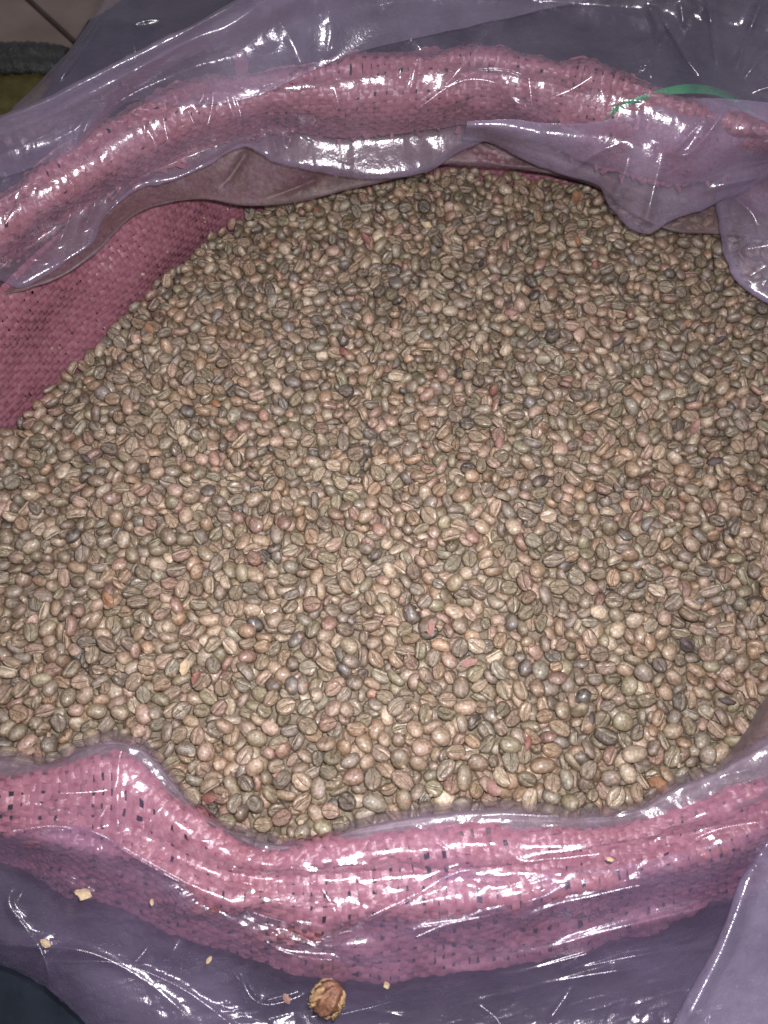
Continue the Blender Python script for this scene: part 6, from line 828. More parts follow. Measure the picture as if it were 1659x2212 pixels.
-137,-550,-37,-16,51,-29,5,-487,-473,-62,44,37,5,17,37,382,-59,3,-49,34,47,-398,548,-47,-42,30,-17,7,656,669,-50,56,4,-11,15,-887,-274,-56,51,19,-9,16,-755,-235,-54,-13,43,-23,45,-337,-232,-56,22,-44,-28,44,34,-235,-22,-32,-43,-3,16,-464,243,-37,40,23,12,26,
-126,276,-54,-4,-30,-45,57,682,378,-41,-1,4,-29,27,302,753,-68,-1,33,-42,58,-68,-244,-19,-4,10,11,63,-612,-91,-53,16,-38,-16,3,211,-77,-16,-12,-14,10,11,151,336,-47,2,0,-12,11,-146,595,-50,22,48,-9,37,483,700,-44,-12,-50,-17,46,399,775,-48,1,10,31,25,
205,846,-68,62,-3,-3,5,590,-512,-54,6,-14,-50,7,510,-297,-52,-41,9,-21,45,-178,419,-54,4,11,13,7,858,-410,-51,42,3,9,54,-463,-363,-55,-52,7,19,7,-845,-320,-61,49,34,0,75,254,327,-43,-44,-33,-22,5,234,576,-63,20,-15,3,5,259,701,-65,-10,-34,5,7,
69,865,-62,-51,20,14,56,-117,916,-61,1,-51,-4,16,-698,109,-36,-16,-20,-8,5,-928,190,-74,-5,-7,-38,16,-624,447,-46,-19,-59,-6,32,38,666,-54,50,-17,22,56,696,852,-44,-12,-6,24,4,607,1005,-58,13,55,-13,23,760,-504,-53,1,-2,-51,6,-203,629,-54,15,0,7,27,
36,60,-41,34,51,-10,6,-840,294,-75,21,-5,1,6,219,718,-62,-17,-40,16,6,-108,791,-56,27,27,-18,16,28,586,-58,-15,-11,34,36,-269,-85,-55,-26,-54,4,15,-128,224,-52,-5,49,24,17,-486,327,-40,-9,20,14,16,647,-454,-53,11,16,14,34,-37,-106,-33,-20,3,-29,16,
526,146,-38,-14,-7,-43,36,530,235,-44,-51,31,12,56,-79,405,-59,-36,21,-27,46,952,405,-59,-19,29,-11,6,517,439,-37,37,-34,-7,4,137,734,-65,5,4,45,38,-279,263,-47,5,7,7,75,273,316,-39,21,-20,-35,75,1074,434,-52,52,0,-4,54,225,687,-55,6,22,54,56,
451,861,-55,57,8,2,18,370,997,-68,-29,41,-9,46,-136,1023,-54,-28,-22,13,35,559,1120,-78,54,15,8,16,381,-508,-52,-34,-15,-3,36,-315,-206,-54,38,42,5,7,-8,-175,-35,-3,1,56,19,-315,434,-52,-32,-52,13,25,-1013,-142,-72,2,5,-13,75,-849,59,-56,11,21,-17,4,
858,832,-44,-26,2,-21,27,304,1051,-77,-52,-26,2,16,601,41,-40,9,7,43,4,-708,83,-38,40,15,4,75,370,261,-22,-55,-22,-6,32,443,894,-59,-1,-7,-8,25,-59,1060,-60,-26,-50,1,25,314,-245,-38,34,-46,-7,16,-1096,-157,-81,58,8,20,7,-738,91,-56,10,61,0,26,
-643,120,-46,-26,41,-19,7,113,222,-41,-32,41,25,75,983,-19,-59,-28,-44,11,46,-135,24,-46,-33,-26,-2,56,-768,62,-51,10,22,50,16,-802,197,-62,34,23,20,6,471,800,-52,33,-39,-4,15,-866,-417,-49,47,12,-3,21,356,-294,-30,7,-39,-18,66,383,113,-19,-24,-11,-21,43,
1050,719,-56,-14,40,-3,4,398,975,-68,-6,-3,-57,75,431,-219,-45,-13,56,-17,15,545,346,-34,4,23,-9,26,-755,-413,-57,37,4,9,6,-1101,-319,-64,26,-43,29,75,-890,-140,-57,-4,-47,-25,14,-897,-59,-57,21,-43,12,16,813,32,-62,-10,-30,48,75,-408,665,-52,-14,-20,40,26,
641,-135,-51,25,-1,25,6,249,-92,-17,-31,-43,10,10,245,-47,-20,-32,33,-16,31,-481,160,-41,-44,-38,7,54,1075,219,-56,35,-13,28,25,624,267,-33,34,28,1,42,-333,409,-37,9,-2,-60,12,-622,555,-54,40,-44,-11,6,-500,805,-62,6,-53,3,5,-444,911,-72,-53,-17,10,75,
693,1105,-77,1,-2,-39,17,707,1134,-81,14,41,-41,6,325,-419,-47,-30,-41,10,16,-518,-53,-52,51,-2,13,15,-10,168,-54,-1,-1,-12,17,341,363,-44,-2,-24,-55,57,20,-651,-44,25,-33,11,12,-282,-435,-51,41,-12,-2,21,1030,261,-49,3,45,-29,66,872,-216,-59,-1,1,39,8,
505,259,-41,-6,-53,-25,5,-253,-669,-44,14,5,23,56,-714,189,-52,-57,3,5,16,980,200,-64,17,-9,51,14,1193,358,-58,-39,-7,-9,37,141,297,-40,-7,9,34,15,954,595,-47,2,-13,-47,15,-625,736,-67,-28,8,50,16,-436,744,-50,-7,-52,20,24,109,731,-67,36,-2,-42,6,
569,1027,-57,30,-37,-25,4,647,1124,-81,-37,-41,-5,7,75,-385,-35,15,55,5,66,-222,172,-52,-39,-30,15,27,-882,-453,-61,0,0,33,35,-80,-448,-31,42,30,-29,14,-721,-411,-56,-50,12,21,36,737,-100,-55,37,14,-22,15,-248,101,-56,2,-7,-40,16,576,576,-45,9,-52,9,47,
-28,786,-64,-37,-14,-2,27,178,822,-65,60,8,4,26,747,914,-47,10,58,0,3,401,864,-64,16,-39,-25,5,-144,880,-46,-41,-38,-13,44,591,1146,-84,39,21,22,6,-364,-255,-60,-1,-1,9,5,332,388,-46,16,-51,14,5,283,424,-53,3,59,-11,6,-141,985,-64,-46,21,-5,29,
480,-285,-49,16,25,35,46,-683,277,-45,18,36,10,44,5,653,-61,13,-47,-17,36,207,907,-73,-20,15,6,7,66,-560,-40,34,-7,45,65,-27,-398,-31,-38,1,49,42,-543,690,-60,-57,18,-12,5,-998,-468,-60,61,10,1,4,-479,-289,-63,0,0,-15,27,184,-56,-26,2,-52,9,17,
349,151,-31,7,51,28,8,-775,207,-58,-35,-45,19,7,436,225,-41,0,1,41,26,723,739,-41,-57,11,7,14,691,927,-52,44,24,21,8,4,1190,-88,33,7,-31,7,-188,83,-52,5,20,25,13,1186,594,-51,-39,36,31,56,178,893,-60,-35,-41,16,15,-767,-547,-62,-40,18,-6,15,
-229,-338,-49,0,-2,-11,5,-872,-299,-57,-42,6,-9,4,-1144,-196,-89,23,56,-8,7,-54,39,-42,-9,31,-50,47,969,224,-64,23,4,-18,35,-142,301,-57,16,-20,-24,46,764,-362,-54,41,-11,-10,35,557,485,-43,43,10,-10,5,-198,580,-46,-60,-9,14,77,387,702,-57,-24,-7,-51,27,
262,97,-25,5,22,1,56,290,477,-44,-52,-18,27,77,1048,603,-49,7,26,33,4,-463,631,-45,7,0,-37,67,955,661,-41,-8,9,31,16,113,979,-64,34,-46,4,35,15,1029,-58,1,2,62,16,367,1031,-72,-2,-11,-61,7,-308,-387,-50,-39,17,-17,5,1062,177,-63,53,20,9,28,
-225,863,-52,-10,37,3,7,3,326,-54,-14,-33,17,6,825,479,-55,46,38,-17,6,1121,703,-62,13,3,-59,17,-358,-214,-42,-20,0,8,11,841,1070,-58,-36,-45,15,8,-182,-691,-43,53,25,8,27,-770,1,-57,3,-1,-55,16,31,97,-44,-26,55,-12,16,-264,691,-52,14,-23,-27,46,
-585,-149,-57,-13,-46,22,74,351,114,-31,5,-23,-37,5,-197,194,-55,40,-35,-13,6,-333,462,-46,11,46,-5,45,1157,578,-49,43,-32,-9,15,-468,-205,-44,-16,-38,-36,2,-481,-90,-46,-2,4,46,21,86,-51,-19,-11,31,46,66,-359,824,-51,-49,-30,12,67,-365,849,-59,-42,-7,-13,17,
-739,128,-55,-13,61,-2,8,-177,-658,-37,-29,-18,42,11,-45,-358,-39,-54,-30,3,72,228,-268,-35,-32,32,-19,34,345,-238,-39,8,-4,-19,15,821,221,-55,13,-55,7,16,1035,549,-50,3,3,1,53,-644,639,-74,-31,18,1,6,155,705,-55,-32,11,-9,3,-445,974,-82,14,-27,-7,6,
-23,1122,-69,-28,-37,20,27,933,-163,-60,52,-26,-7,34,-834,137,-67,21,56,0,27,-442,610,-52,5,-2,26,26,96,-535,-39,-19,9,24,65,829,-109,-57,21,6,-49,15,-497,357,-41,-1,-45,2,57,60,571,-65,-32,-1,7,7,730,670,-43,-54,8,30,16,-396,846,-60,-1,-39,12,25,
-302,883,-61,-7,7,18,17,818,1013,-57,-26,3,-6,15,1212,601,-57,-36,46,-10,25,-140,-477,-39,21,55,-9,57,965,-384,-50,-56,-10,-1,28,33,132,-38,27,1,-31,16,-435,206,-50,-48,-29,3,37,-173,-317,-40,17,47,29,46,398,-117,-36,17,12,-4,14,695,-101,-57,-49,-27,-22,45,
383,245,-30,-41,12,21,76,98,624,-63,0,-42,44,55,-559,722,-71,-1,12,20,17,1257,776,-70,-7,25,46,16,-786,-186,-53,-12,35,16,67,-55,565,-40,-31,1,-17,33,105,766,-62,-15,6,-5,57,110,93,-36,-13,44,-27,6,501,380,-34,-12,-29,12,37,-954,86,-86,58,2,6,76,
-376,366,-47,19,-43,-23,26,1214,710,-63,40,-17,25,7,813,883,-47,-18,20,-46,27,633,913,-46,19,7,14,35,498,336,-32,-42,-1,-24,16,1085,733,-49,38,-39,4,66,-492,929,-81,-27,32,-39,75,-19,943,-57,43,-17,-9,26,721,-122,-57,-40,22,-15,18,-220,-46,-51,-33,29,-21,27,
302,-499,-49,52,-32,11,44,942,-270,-51,15,2,40,75,-1078,-183,-80,55,7,0,16,-984,-95,-71,-16,-55,-10,15,-416,268,-47,-23,-39,19,16,-118,1042,-68,0,-8,7,7,55,-56,-27,-27,-7,-29,55,100,202,-36,-23,2,43,42,157,1082,-63,29,40,-5,37,168,-512,-43,-2,61,-6,7,
978,884,-54,51,-19,-8,48,477,-590,-57,-12,5,-30,15,-1151,-222,-88,-17,-48,32,37,-119,-151,-40,17,-55,11,17,135,-146,-26,54,8,-2,47,-988,29,-76,-3,14,16,57,-370,68,-47,29,10,33,7,655,111,-50,14,24,34,7,1107,187,-55,-20,17,11,56,-723,294,-52,24,15,-15,46,
772,926,-48,-8,-33,22,7,-851,125,-53,-1,30,40,75,512,206,-31,12,0,33,65,825,506,-47,42,-35,14,36,-150,965,-52,-17,-46,18,35,-69,-479,-36,-42,-42,8,25,701,-471,-52,54,5,-10,45,-734,-342,-63,1,2,-27,16,-705,266,-56,33,51,-9,16,588,428,-42,-25,-45,-32,16,
1102,805,-65,40,-2,-1,5,802,-454,-49,-19,2,1,4,390,-19,-38,-55,12,3,24,781,15,-55,19,-28,25,6,947,21,-54,-3,-55,-2,27,529,59,-45,-57,-2,-1,6,559,105,-42,-45,22,29,15,-696,500,-73,-43,-42,-9,15,-436,792,-65,-15,-57,9,7,-1061,-206,-74,-42,35,15,67,
-316,818,-52,-6,-4,22,22,919,-250,-56,56,6,-2,16,-689,-7,-50,-1,1,28,47,461,2,-44,1,2,17,16,-324,906,-66,-57,-18,8,46,-975,-400,-55,13,5,10,6,808,-190,-52,-5,-34,-42,17,826,188,-53,6,32,11,27,50,235,-50,-4,-52,-10,15,-685,371,-51,7,12,-22,26,
-162,525,-54,31,-10,8,6,100,910,-70,31,-36,33,6,-349,-60,-45,-8,-29,-40,66,1037,225,-59,-27,22,-44,36,312,340,-37,56,-9,6,21,191,682,-55,-1,2,-13,56,572,676,-43,51,-6,0,26,1118,852,-54,32,13,-1,5,-14,1008,-47,15,-35,-13,5,416,1115,-81,-59,16,14,24,
356,-526,-55,-32,-33,20,55,58,-485,-36,-57,-7,9,16,-638,-234,-56,-8,25,-41,26,-421,-189,-59,-31,52,-10,38,-248,-111,-49,-12,-41,18,4,523,491,-42,39,5,-10,36,-552,806,-85,35,16,-2,6,-51,-604,-38,0,28,-50,5,418,-514,-52,-7,41,3,15,-390,-347,-56,17,-10,-11,5,
428,-338,-50,30,38,0,68,1162,527,-51,-39,20,-25,16,-565,137,-41,-41,-28,30,2,-96,240,-48,25,-5,-39,26,-101,644,-50,-3,6,10,5,265,763,-66,2,-1,30,76,115,-182,-30,0,-1,-24,7,453,256,-38,-36,-26,19,5,268,-358,-38,26,24,50,2,216,-147,-28,8,19,46,67,
565,-152,-50,31,24,-3,54,-564,636,-65,-7,5,21,6,261,662,-69,-41,7,-12,48,-242,919,-64,10,-2,6,57,-533,484,-42,-15,43,-13,4,422,757,-48,-19,49,-30,34,1222,780,-64,24,-47,-18,57,-548,98,-47,11,50,31,6,-369,490,-39,-48,-20,-20,5,1203,673,-62,-18,-11,41,17,
-490,-262,-52,18,22,47,71,-467,601,-43,-25,-3,-27,15,237,824,-66,-27,-51,14,36,959,913,-44,-42,-31,13,24,376,1193,-94,9,-1,41,5,-911,-298,-55,32,33,24,7,-14,-264,-32,57,7,6,16,-87,920,-63,-14,14,-39,16,-83,-234,-32,-16,-5,-48,5,688,-224,-57,0,-54,8,6,
-938,-57,-67,-6,4,-36,6,1029,73,-58,23,30,-50,47,-79,447,-57,-33,3,-10,78,260,450,-50,13,-13,37,16,-557,584,-58,40,-35,-3,16,821,-51,-54,-10,8,-28,51,532,31,-45,15,51,31,5,-232,300,-50,2,-6,-40,66,-152,419,-53,8,-33,-2,56,285,641,-54,25,-43,-1,16,
64,908,-61,9,-58,-1,74,-273,-548,-43,17,6,21,6,934,-341,-53,0,-1,-16,7,-738,4,-51,-36,-25,18,46,631,250,-46,5,-15,-38,38,431,-489,-53,41,-25,4,16,53,-361,-30,-4,18,-56,25,-378,-280,-52,-14,24,3,45,474,-157,-45,30,-39,-20,45,440,152,-37,-1,-59,-8,8,
1119,576,-62,-17,-48,3,7,-243,841,-55,45,-19,28,15,479,375,-33,31,47,-3,52,-511,584,-45,-5,10,46,57,400,1189,-90,33,-12,-24,36,64,260,-52,55,-3,5,38,-878,351,-93,-27,-19,-24,47,246,356,-49,-2,-61,-7,7,974,855,-50,10,41,12,76,940,-100,-54,-25,33,12,35,
-542,-71,-58,3,1,54,14,-984,-9,-77,32,-39,-17,26,-606,-30,-54,-32,47,1,56,-944,119,-81,18,-26,-16,55,-324,97,-53,-20,7,-15,26,-166,190,-55,6,-52,10,5,-236,584,-48,4,43,17,77,1072,791,-60,-19,16,-30,27,-298,79,-40,54,19,-5,66,-662,302,-47,31,28,3,7,
-240,1007,-63,-34,-28,35,36,125,-518,-41,17,-55,-9,17,678,436,-44,-30,32,-2,17,-73,-629,-41,-48,28,1,6,-244,745,-54,14,28,43,46,522,-384,-43,-11,-11,43,54,-1055,-134,-78,-8,-38,17,51,-64,663,-51,15,51,27,15,-142,732,-50,52,-27,7,74,1211,747,-57,60,12,-3,5,
798,-77,-63,-45,33,-10,26,-67,87,-52,61,-2,2,6,399,-490,-56,-52,-26,-14,55,-502,24,-47,-15,-30,-43,15,-639,367,-48,-25,-4,-28,46,-118,357,-61,-9,-57,9,5,395,395,-39,13,-22,-10,16,494,-307,-44,21,-21,20,11,763,340,-47,-20,53,-21,35,63,466,-50,43,-10,-7,44,
613,465,-37,38,-37,11,3,-287,742,-44,15,36,25,15,-381,971,-73,25,-49,20,5,197,-554,-50,55,-16,-1,25,595,-212,-56,-39,48,6,6,-360,-82,-57,33,-47,-5,5,-220,259,-58,1,0,47,28,692,-31,-56,16,14,24,7,-236,670,-50,34,-15,16,24,947,-125,-56,-43,-3,-14,15,
798,532,-43,-34,29,-6,72,677,586,-42,15,50,-29,19,439,-535,-59,58,0,-4,15,779,142,-59,10,-41,-16,16,1070,357,-62,17,-5,-21,6,643,697,-48,0,12,-10,75,985,739,-52,-17,7,12,16,-89,1106,-61,-44,22,-13,26,995,85,-56,4,53,-27,31,556,984,-57,-8,2,-31,75,
-914,-34,-66,14,47,0,14,-611,-64,-56,-5,60,-7,13,-346,123,-52,41,-1,5,26,-346,433,-48,-21,-37,21,46,114,420,-56,-12,-11,-38,7,-845,-286,-54,22,-44,-6,16,278,-57,-27,-36,-29,-35,3,-895,162,-76,7,50,8,16,-543,319,-42,40,13,-9,16,-636,487,-59,35,-41,24,45,
-124,577,-60,42,7,-4,37,910,732,-46,-31,-9,30,15,-200,777,-52,12,-21,-31,5,-485,887,-73,-9,-20,-46,45,-294,923,-63,14,-16,-26,8,-795,-518,-62,-37,-30,-9,21,712,535,-33,-9,8,-24,74,879,987,-48,8,-17,52,16,494,1164,-95,54,25,-6,36,542,-381,-55,-33,-50,8,8,
-50,937,-66,12,60,-10,8,266,-103,-32,-49,-34,9,15,86,491,-59,-18,17,25,17,-733,549,-84,-38,17,-4,46,517,580,-42,-47,-8,0,26,388,834,-67,-19,13,-15,26,823,-86,-55,-28,13,21,2,534,559,-37,-31,-49,-6,24,846,585,-40,-2,57,-20,53,209,963,-67,25,-47,-13,6,
409,1158,-91,-49,12,-5,55,-137,-505,-37,-41,6,-9,4,-435,466,-48,51,11,8,25,761,449,-52,17,-21,-35,46,-484,683,-56,-27,44,-13,48,-209,-685,-39,32,-27,19,3,220,-62,-30,42,40,10,15,570,242,-45,-36,-19,8,4,1109,406,-64,-6,31,-49,37,646,492,-43,-22,9,-35,16,
212,624,-64,11,20,7,6,908,861,-47,37,-34,-30,17,-898,104,-57,46,19,9,37,-466,948,-82,48,-13,28,15,544,-41,-52,0,3,-3,18,809,-49,-62,-16,-49,8,5,-792,54,-55,-38,11,-6,45,-580,268,-46,6,-6,-15,17,-444,648,-57,2,-3,-54,7,844,815,-51,-38,20,-11,36,
732,103,-53,46,-23,28,25,513,617,-46,-40,-39,-24,27,691,659,-44,20,-34,19,14,1027,694,-56,42,-38,27,46,59,744,-64,21,37,-15,27,538,-609,-55,25,-9,-33,23,-233,690,-46,-2,39,-26,24,152,754,-61,-60,2,10,66,-812,-60,-54,-14,-52,5,26,-41,192,-50,-22,15,-12,36,
-687,406,-47,59,-11,-16,14,-439,875,-74,38,35,23,26,284,-320,-42,4,6,-57,2,958,372,-54,-54,14,-11,13,58,763,-60,-18,27,50,26,665,1009,-56,-44,8,-1,56,-727,-389,-63,0,1,25,42,-919,-2,-69,53,-29,18,56,753,127,-62,38,-45,-10,6,-104,602,-64,-12,-56,9,38,
268,-146,-26,-19,16,-9,67,-632,-75,-54,16,18,44,72,657,303,-48,48,35,8,7,824,362,-58,24,33,6,35,1201,406,-60,2,-8,35,25,-342,971,-73,-7,-51,10,27,725,1030,-66,-29,-40,18,17,-104,-196,-36,15,-32,28,21,683,-152,-56,-13,-16,-23,22,10,440,-55,-50,37,-8,66,
58,494,-57,-24,50,-3,73,829,-306,-54,40,15,4,14,-207,75,-58,-54,32,-2,5,889,416,-57,-41,13,31,46,26,466,-66,-37,49,-10,17,799,809,-52,0,1,40,6,622,928,-60,13,-24,-40,28,777,63,-58,42,-16,-36,35,-275,536,-51,37,-16,-1,5,1218,842,-80,-13,-32,-9,17,
-298,1018,-80,-21,-54,-17,6,370,-74,-31,27,30,-4,11,194,505,-52,-9,-7,-38,66,21,764,-59,-11,-2,-4,3,-719,-107,-49,-23,-1,-16,5,-163,-24,-49,43,-39,-3,8,-550,54,-50,-5,20,-38,74,-39,364,-61,-29,-30,12,35,-283,577,-52,-25,52,-6,45,477,664,-53,35,-37,1,7,
53,701,-62,47,38,-12,27,-237,6,-41,-35,-27,-5,5,564,456,-35,46,29,-6,55,84,849,-59,26,-51,8,66,119,947,-74,-17,3,57,16,-394,-512,-55,-27,-53,5,7,193,425,-57,-50,-31,5,45,-86,-147,-32,-56,14,23,7,-330,150,-50,53,-11,24,14,90,749,-68,32,-2,52,25,
733,824,-46,-5,16,9,5,989,954,-64,33,52,8,6,645,1026,-67,31,6,52,46,993,-181,-56,5,54,21,14,438,4,-31,5,-42,-40,64,786,343,-44,35,14,28,55,690,639,-40,50,2,-3,2,-71,944,-53,-17,57,-12,12,667,1105,-71,-27,15,-33,35,-799,234,-65,3,-6,-31,45,
-394,384,-47,-36,-16,5,46,-458,-28,-49,6,45,20,17,2,189,-44,48,-14,26,66,484,402,-38,-37,-3,-37,4,-591,485,-48,24,10,-18,5,153,613,-60,25,56,-4,1,1171,676,-57,-5,59,9,14,683,799,-40,23,-1,-18,24,-127,-595,-43,2,1,-62,15,115,189,-48,-1,-2,-34,36,
804,344,-54,7,29,1,15,-107,468,-62,-22,44,-27,26,1105,672,-62,51,-34,14,6,-502,-267,-51,46,30,-27,54,949,-193,-52,9,42,6,45,-1152,-56,-110,-32,2,26,55,261,402,-50,-5,17,41,15,953,534,-55,17,39,-4,76,728,618,-46,39,11,-10,25,231,879,-76,21,24,28,76,
-90,887,-55,55,18,-20,67,-1175,-111,-111,7,53,6,47,762,-118,-55,-5,46,-3,26,803,6,-62,12,-42,-24,36,-919,93,-76,29,51,9,26,-757,447,-80,-13,52,-13,6,-803,24,-58,57,7,-2,15,168,400,-56,-57,6,-9,46,-515,797,-79,38,44,-9,7,503,931,-56,11,17,14,56,
-577,85,-44,1,40,-25,24,-445,74,-41,7,0,7,75,-458,380,-33,-49,19,-6,56,212,516,-52,-55,16,13,65,226,554,-59,-11,-18,-26,4,700,978,-50,-10,54,-3,14,-21,-1,-40,39,36,5,46,-139,49,-54,-19,58,-1,17,808,52,-62,-12,-52,-33,37,-425,306,-50,-11,-60,0,7,
635,342,-50,0,1,-19,28,855,502,-57,4,-53,-18,6,-792,-406,-54,-30,18,2,25,-505,-19,-49,32,-40,-35,25,-414,103,-53,2,-56,1,76,-509,622,-56,31,-43,-6,7,166,947,-69,25,51,5,46,189,1030,-69,20,-20,19,16,-66,880,-51,56,26,8,22,-245,1051,-71,-11,-6,17,25,
750,-208,-61,-33,-49,9,25,-82,-202,-36,-40,-20,5,15,-1026,23,-89,4,7,-14,15,984,26,-63,5,-5,-15,16,738,521,-45,9,20,-15,5,-465,580,-43,23,-37,14,78,465,613,-52,47,34,-8,6,1029,606,-61,44,-22,-12,5,375,663,-51,-10,2,-17,7,-164,916,-58,-5,-24,-42,17,
279,1226,-105,10,-35,33,15,1097,756,-59,-41,-7,-30,14,-1083,-341,-64,27,31,17,46,1004,265,-68,56,-8,3,5,-753,300,-63,45,31,3,7,504,469,-47,-58,5,-5,16,238,517,-62,-41,-27,13,38,-629,-318,-60,-36,-30,14,75,-82,-85,-40,-15,-52,5,26,307,20,-28,-41,30,10,6,
896,110,-62,-18,32,-49,36,-252,150,-51,-20,-43,-14,5,1073,531,-56,47,-7,-19,56,-423,718,-56,-40,-19,5,6,100,165,-48,34,48,9,31,-21,763,-61,5,-31,15,45,402,808,-56,-12,52,19,14,740,876,-44,-23,8,-4,15,266,1203,-102,2,13,21,45,-433,33,-54,-27,54,7,16,
-480,745,-67,-52,25,-4,16,258,-190,-30,-7,-52,24,27,633,286,-43,-42,32,10,54,1105,320,-60,24,7,-6,47,-169,1024,-60,0,2,-35,76,972,430,-54,17,14,10,74,751,724,-39,26,-3,-17,45,285,893,-75,-1,-60,-11,65,120,1159,-78,46,-26,4,5,-307,-329,-56,51,34,2,36,
914,-281,-51,-8,4,-9,7,-9,-214,-34,-4,11,42,12,-472,43,-49,36,30,12,27,-315,37,-54,30,-35,-16,15,-964,117,-87,12,11,32,55,1036,134,-62,-45,-10,-2,6,-717,352,-61,26,-54,-2,18,457,418,-47,-42,-2,-1,35,654,238,-50,-40,-12,12,6,931,493,-58,24,-8,8,25,
383,582,-50,-40,23,23,26,857,564,-51,-26,-26,15,16,-121,698,-56,-44,-30,30,26,1300,763,-81,-19,18,3,48,-215,830,-56,-41,17,-26,35,140,861,-71,3,-36,15,25,556,1060,-79,-37,-19,-9,25,599,1052,-71,-42,-11,24,16,-229,82,-54,25,33,5,34,-648,619,-74,-32,-1,-8,57,
-238,-252,-51,-2,62,-10,35,-147,-215,-45,2,-1,-44,26,30,-166,-31,29,50,8,37,324,-40,-31,-44,35,0,45,71,133,-43,-58,10,-13,25,23,258,-54,46,-33,0,7,-194,284,-59,-52,-27,7,15,-386,721,-54,36,-17,-5,47,299,-405,-41,32,-41,15,5,-299,191,-52,-17,57,-16,17,
-415,322,-42,36,-19,6,75,895,442,-50,-40,-19,-29,5,598,532,-41,-7,10,38,16,-106,813,-57,16,-44,25,26,1173,892,-80,-44,18,31,46,1111,291,-53,25,30,31,2,-575,469,-39,-26,-17,19,35,945,551,-52,2,9,-50,32,-777,-510,-63,-36,25,-15,37,-485,-381,-60,21,50,26,6,
199,-341,-39,1,-1,52,14,619,-337,-58,45,41,-4,5,-18,-37,-39,7,-61,5,26,-518,344,-48,-1,0,45,8,-266,342,-53,-28,-47,6,46,-145,940,-63,-12,-45,26,6,-764,-55,-53,35,-35,-32,43,7,71,-41,-41,-39,15,5,1076,270,-64,13,-8,-18,5,-314,741,-48,-22,25,47,56,
895,824,-50,-35,-25,20,46,-165,871,-57,5,23,34,6,-662,-431,-54,0,-3,-3,11,1036,425,-56,30,-20,-3,25,950,951,-54,49,7,26,6,503,-433,-61,1,-59,-11,53,-101,-377,-38,0,-1,9,26,403,640,-62,53,30,5,16,855,-27,-66,0,0,-9,37,482,106,-35,-23,-8,-14,55,
54,408,-59,21,-6,11,25,176,452,-59,-40,-26,24,25,190,1190,-89,1,17,-31,7,-754,-71,-54,-15,26,-40,64,-454,854,-76,-44,20,-13,35,156,78,-36,-24,51,-9,25,-8,265,-58,-1,0,35,7,521,-199,-56,-58,-15,3,75,362,-158,-35,19,3,2,5,130,16,-30,-11,-3,-46,6,
-851,108,-69,12,58,-1,16,725,135,-54,4,13,19,7,-161,281,-57,29,39,25,6,854,530,-54,55,-8,-13,46,820,611,-48,38,40,-5,28,-563,670,-65,-14,-9,-54,5,186,1083,-80,51,-6,33,15,744,638,-47,24,48,-18,35,627,1107,-80,-48,9,-3,65,198,-644,-55,57,15,5,37,
410,-550,-56,-2,-20,45,16,-1034,-210,-69,-23,-11,-7,68,-829,184,-72,-30,50,-6,75,123,338,-58,0,-2,-36,26,405,942,-76,31,13,40,46,-339,-267,-52,30,-33,-16,16,-587,-75,-54,-13,-1,9,13,574,-72,-51,19,18,37,35,-822,247,-71,-13,40,-31,36,-509,267,-43,-31,27,-4,24,
-414,631,-52,40,46,-2,46,-184,609,-47,-18,4,9,57,907,703,-49,22,-36,46,35,675,969,-61,15,11,30,16,-180,1151,-78,0,3,-29,13,366,-401,-51,-48,-33,19,1,960,857,-50,26,-9,-36,54,124,1055,-63,-51,28,-1,46,-155,1136,-77,-34,51,-13,55,752,-420,-55,-55,-14,-3,4,
669,-37,-60,57,-9,-17,13,-181,765,-61,41,-46,-1,7,-302,-619,-47,-41,1,2,44,521,-614,-53,44,19,28,76,-1067,-324,-60,2,21,24,56,-677,-277,-57,33,35,26,76,-914,300,-96,-3,-29,6,15,892,268,-57,-18,23,53,16,934,315,-63,23,2,14,15,15,960,-66,4,19,24,37,
-208,1058,-71,5,25,-20,16,694,1066,-68,-6,9,38,76,-41,1107,-72,-23,16,-25,57,103,1091,-80,58,12,-10,6,-532,-388,-64,-4,-28,42,1,408,-207,-44,46,-33,18,1,-754,415,-71,-15,9,37,16,313,516,-46,-39,35,-22,26,-94,-653,-46,1,0,31,35,-1024,-374,-59,-5,-3,10,8,
122,-379,-35,24,15,27,41,-553,-332,-65,53,-24,-6,3,1064,-41,-58,-7,-1,-2,17,-1003,7,-82,-26,33,-20,45,543,126,-48,63,0,-3,6,-199,-398,-41,-5,-48,15,54,-300,-361,-53,-56,12,-2,14,-249,-150,-51,48,-4,5,35,785,-28,-59,-54,3,22,16,130,199,-41,18,11,40,76,
49,362,-47,-3,-47,16,2,428,959,-78,46,32,18,57,317,1185,-95,1,30,19,26,-28,211,-43,-10,-12,10,65,-580,323,-46,17,-11,2,55,227,337,-40,25,52,19,3,676,673,-36,-25,12,26,2,78,716,-58,-62,5,5,41,218,765,-65,-16,7,-9,14,323,803,-58,-31,-21,13,5,
-62,847,-58,-10,23,11,17,63,1129,-80,54,13,-16,15,-846,-506,-60,4,-58,-8,16,-478,-245,-64,1,1,-11,16,-302,335,-52,-11,51,-29,4,375,471,-54,56,23,2,6,847,1028,-67,-43,-6,9,47,1072,408,-60,12,8,8,15,821,535,-52,-22,-41,-33,36,177,869,-74,-3,-42,22,17,
1037,-127,-60,-39,-46,-15,1,-303,392,-42,26,30,1,32,227,1151,-80,54,-30,-9,42,80,-594,-48,-54,-28,0,24,371,-557,-60,-44,-38,8,35,-940,-386,-62,-25,-57,1,56,753,-290,-58,-22,54,-8,16,-527,-219,-61,12,-57,-7,15,1051,-82,-57,16,-21,-25,45,428,-45,-43,1,2,5,16,
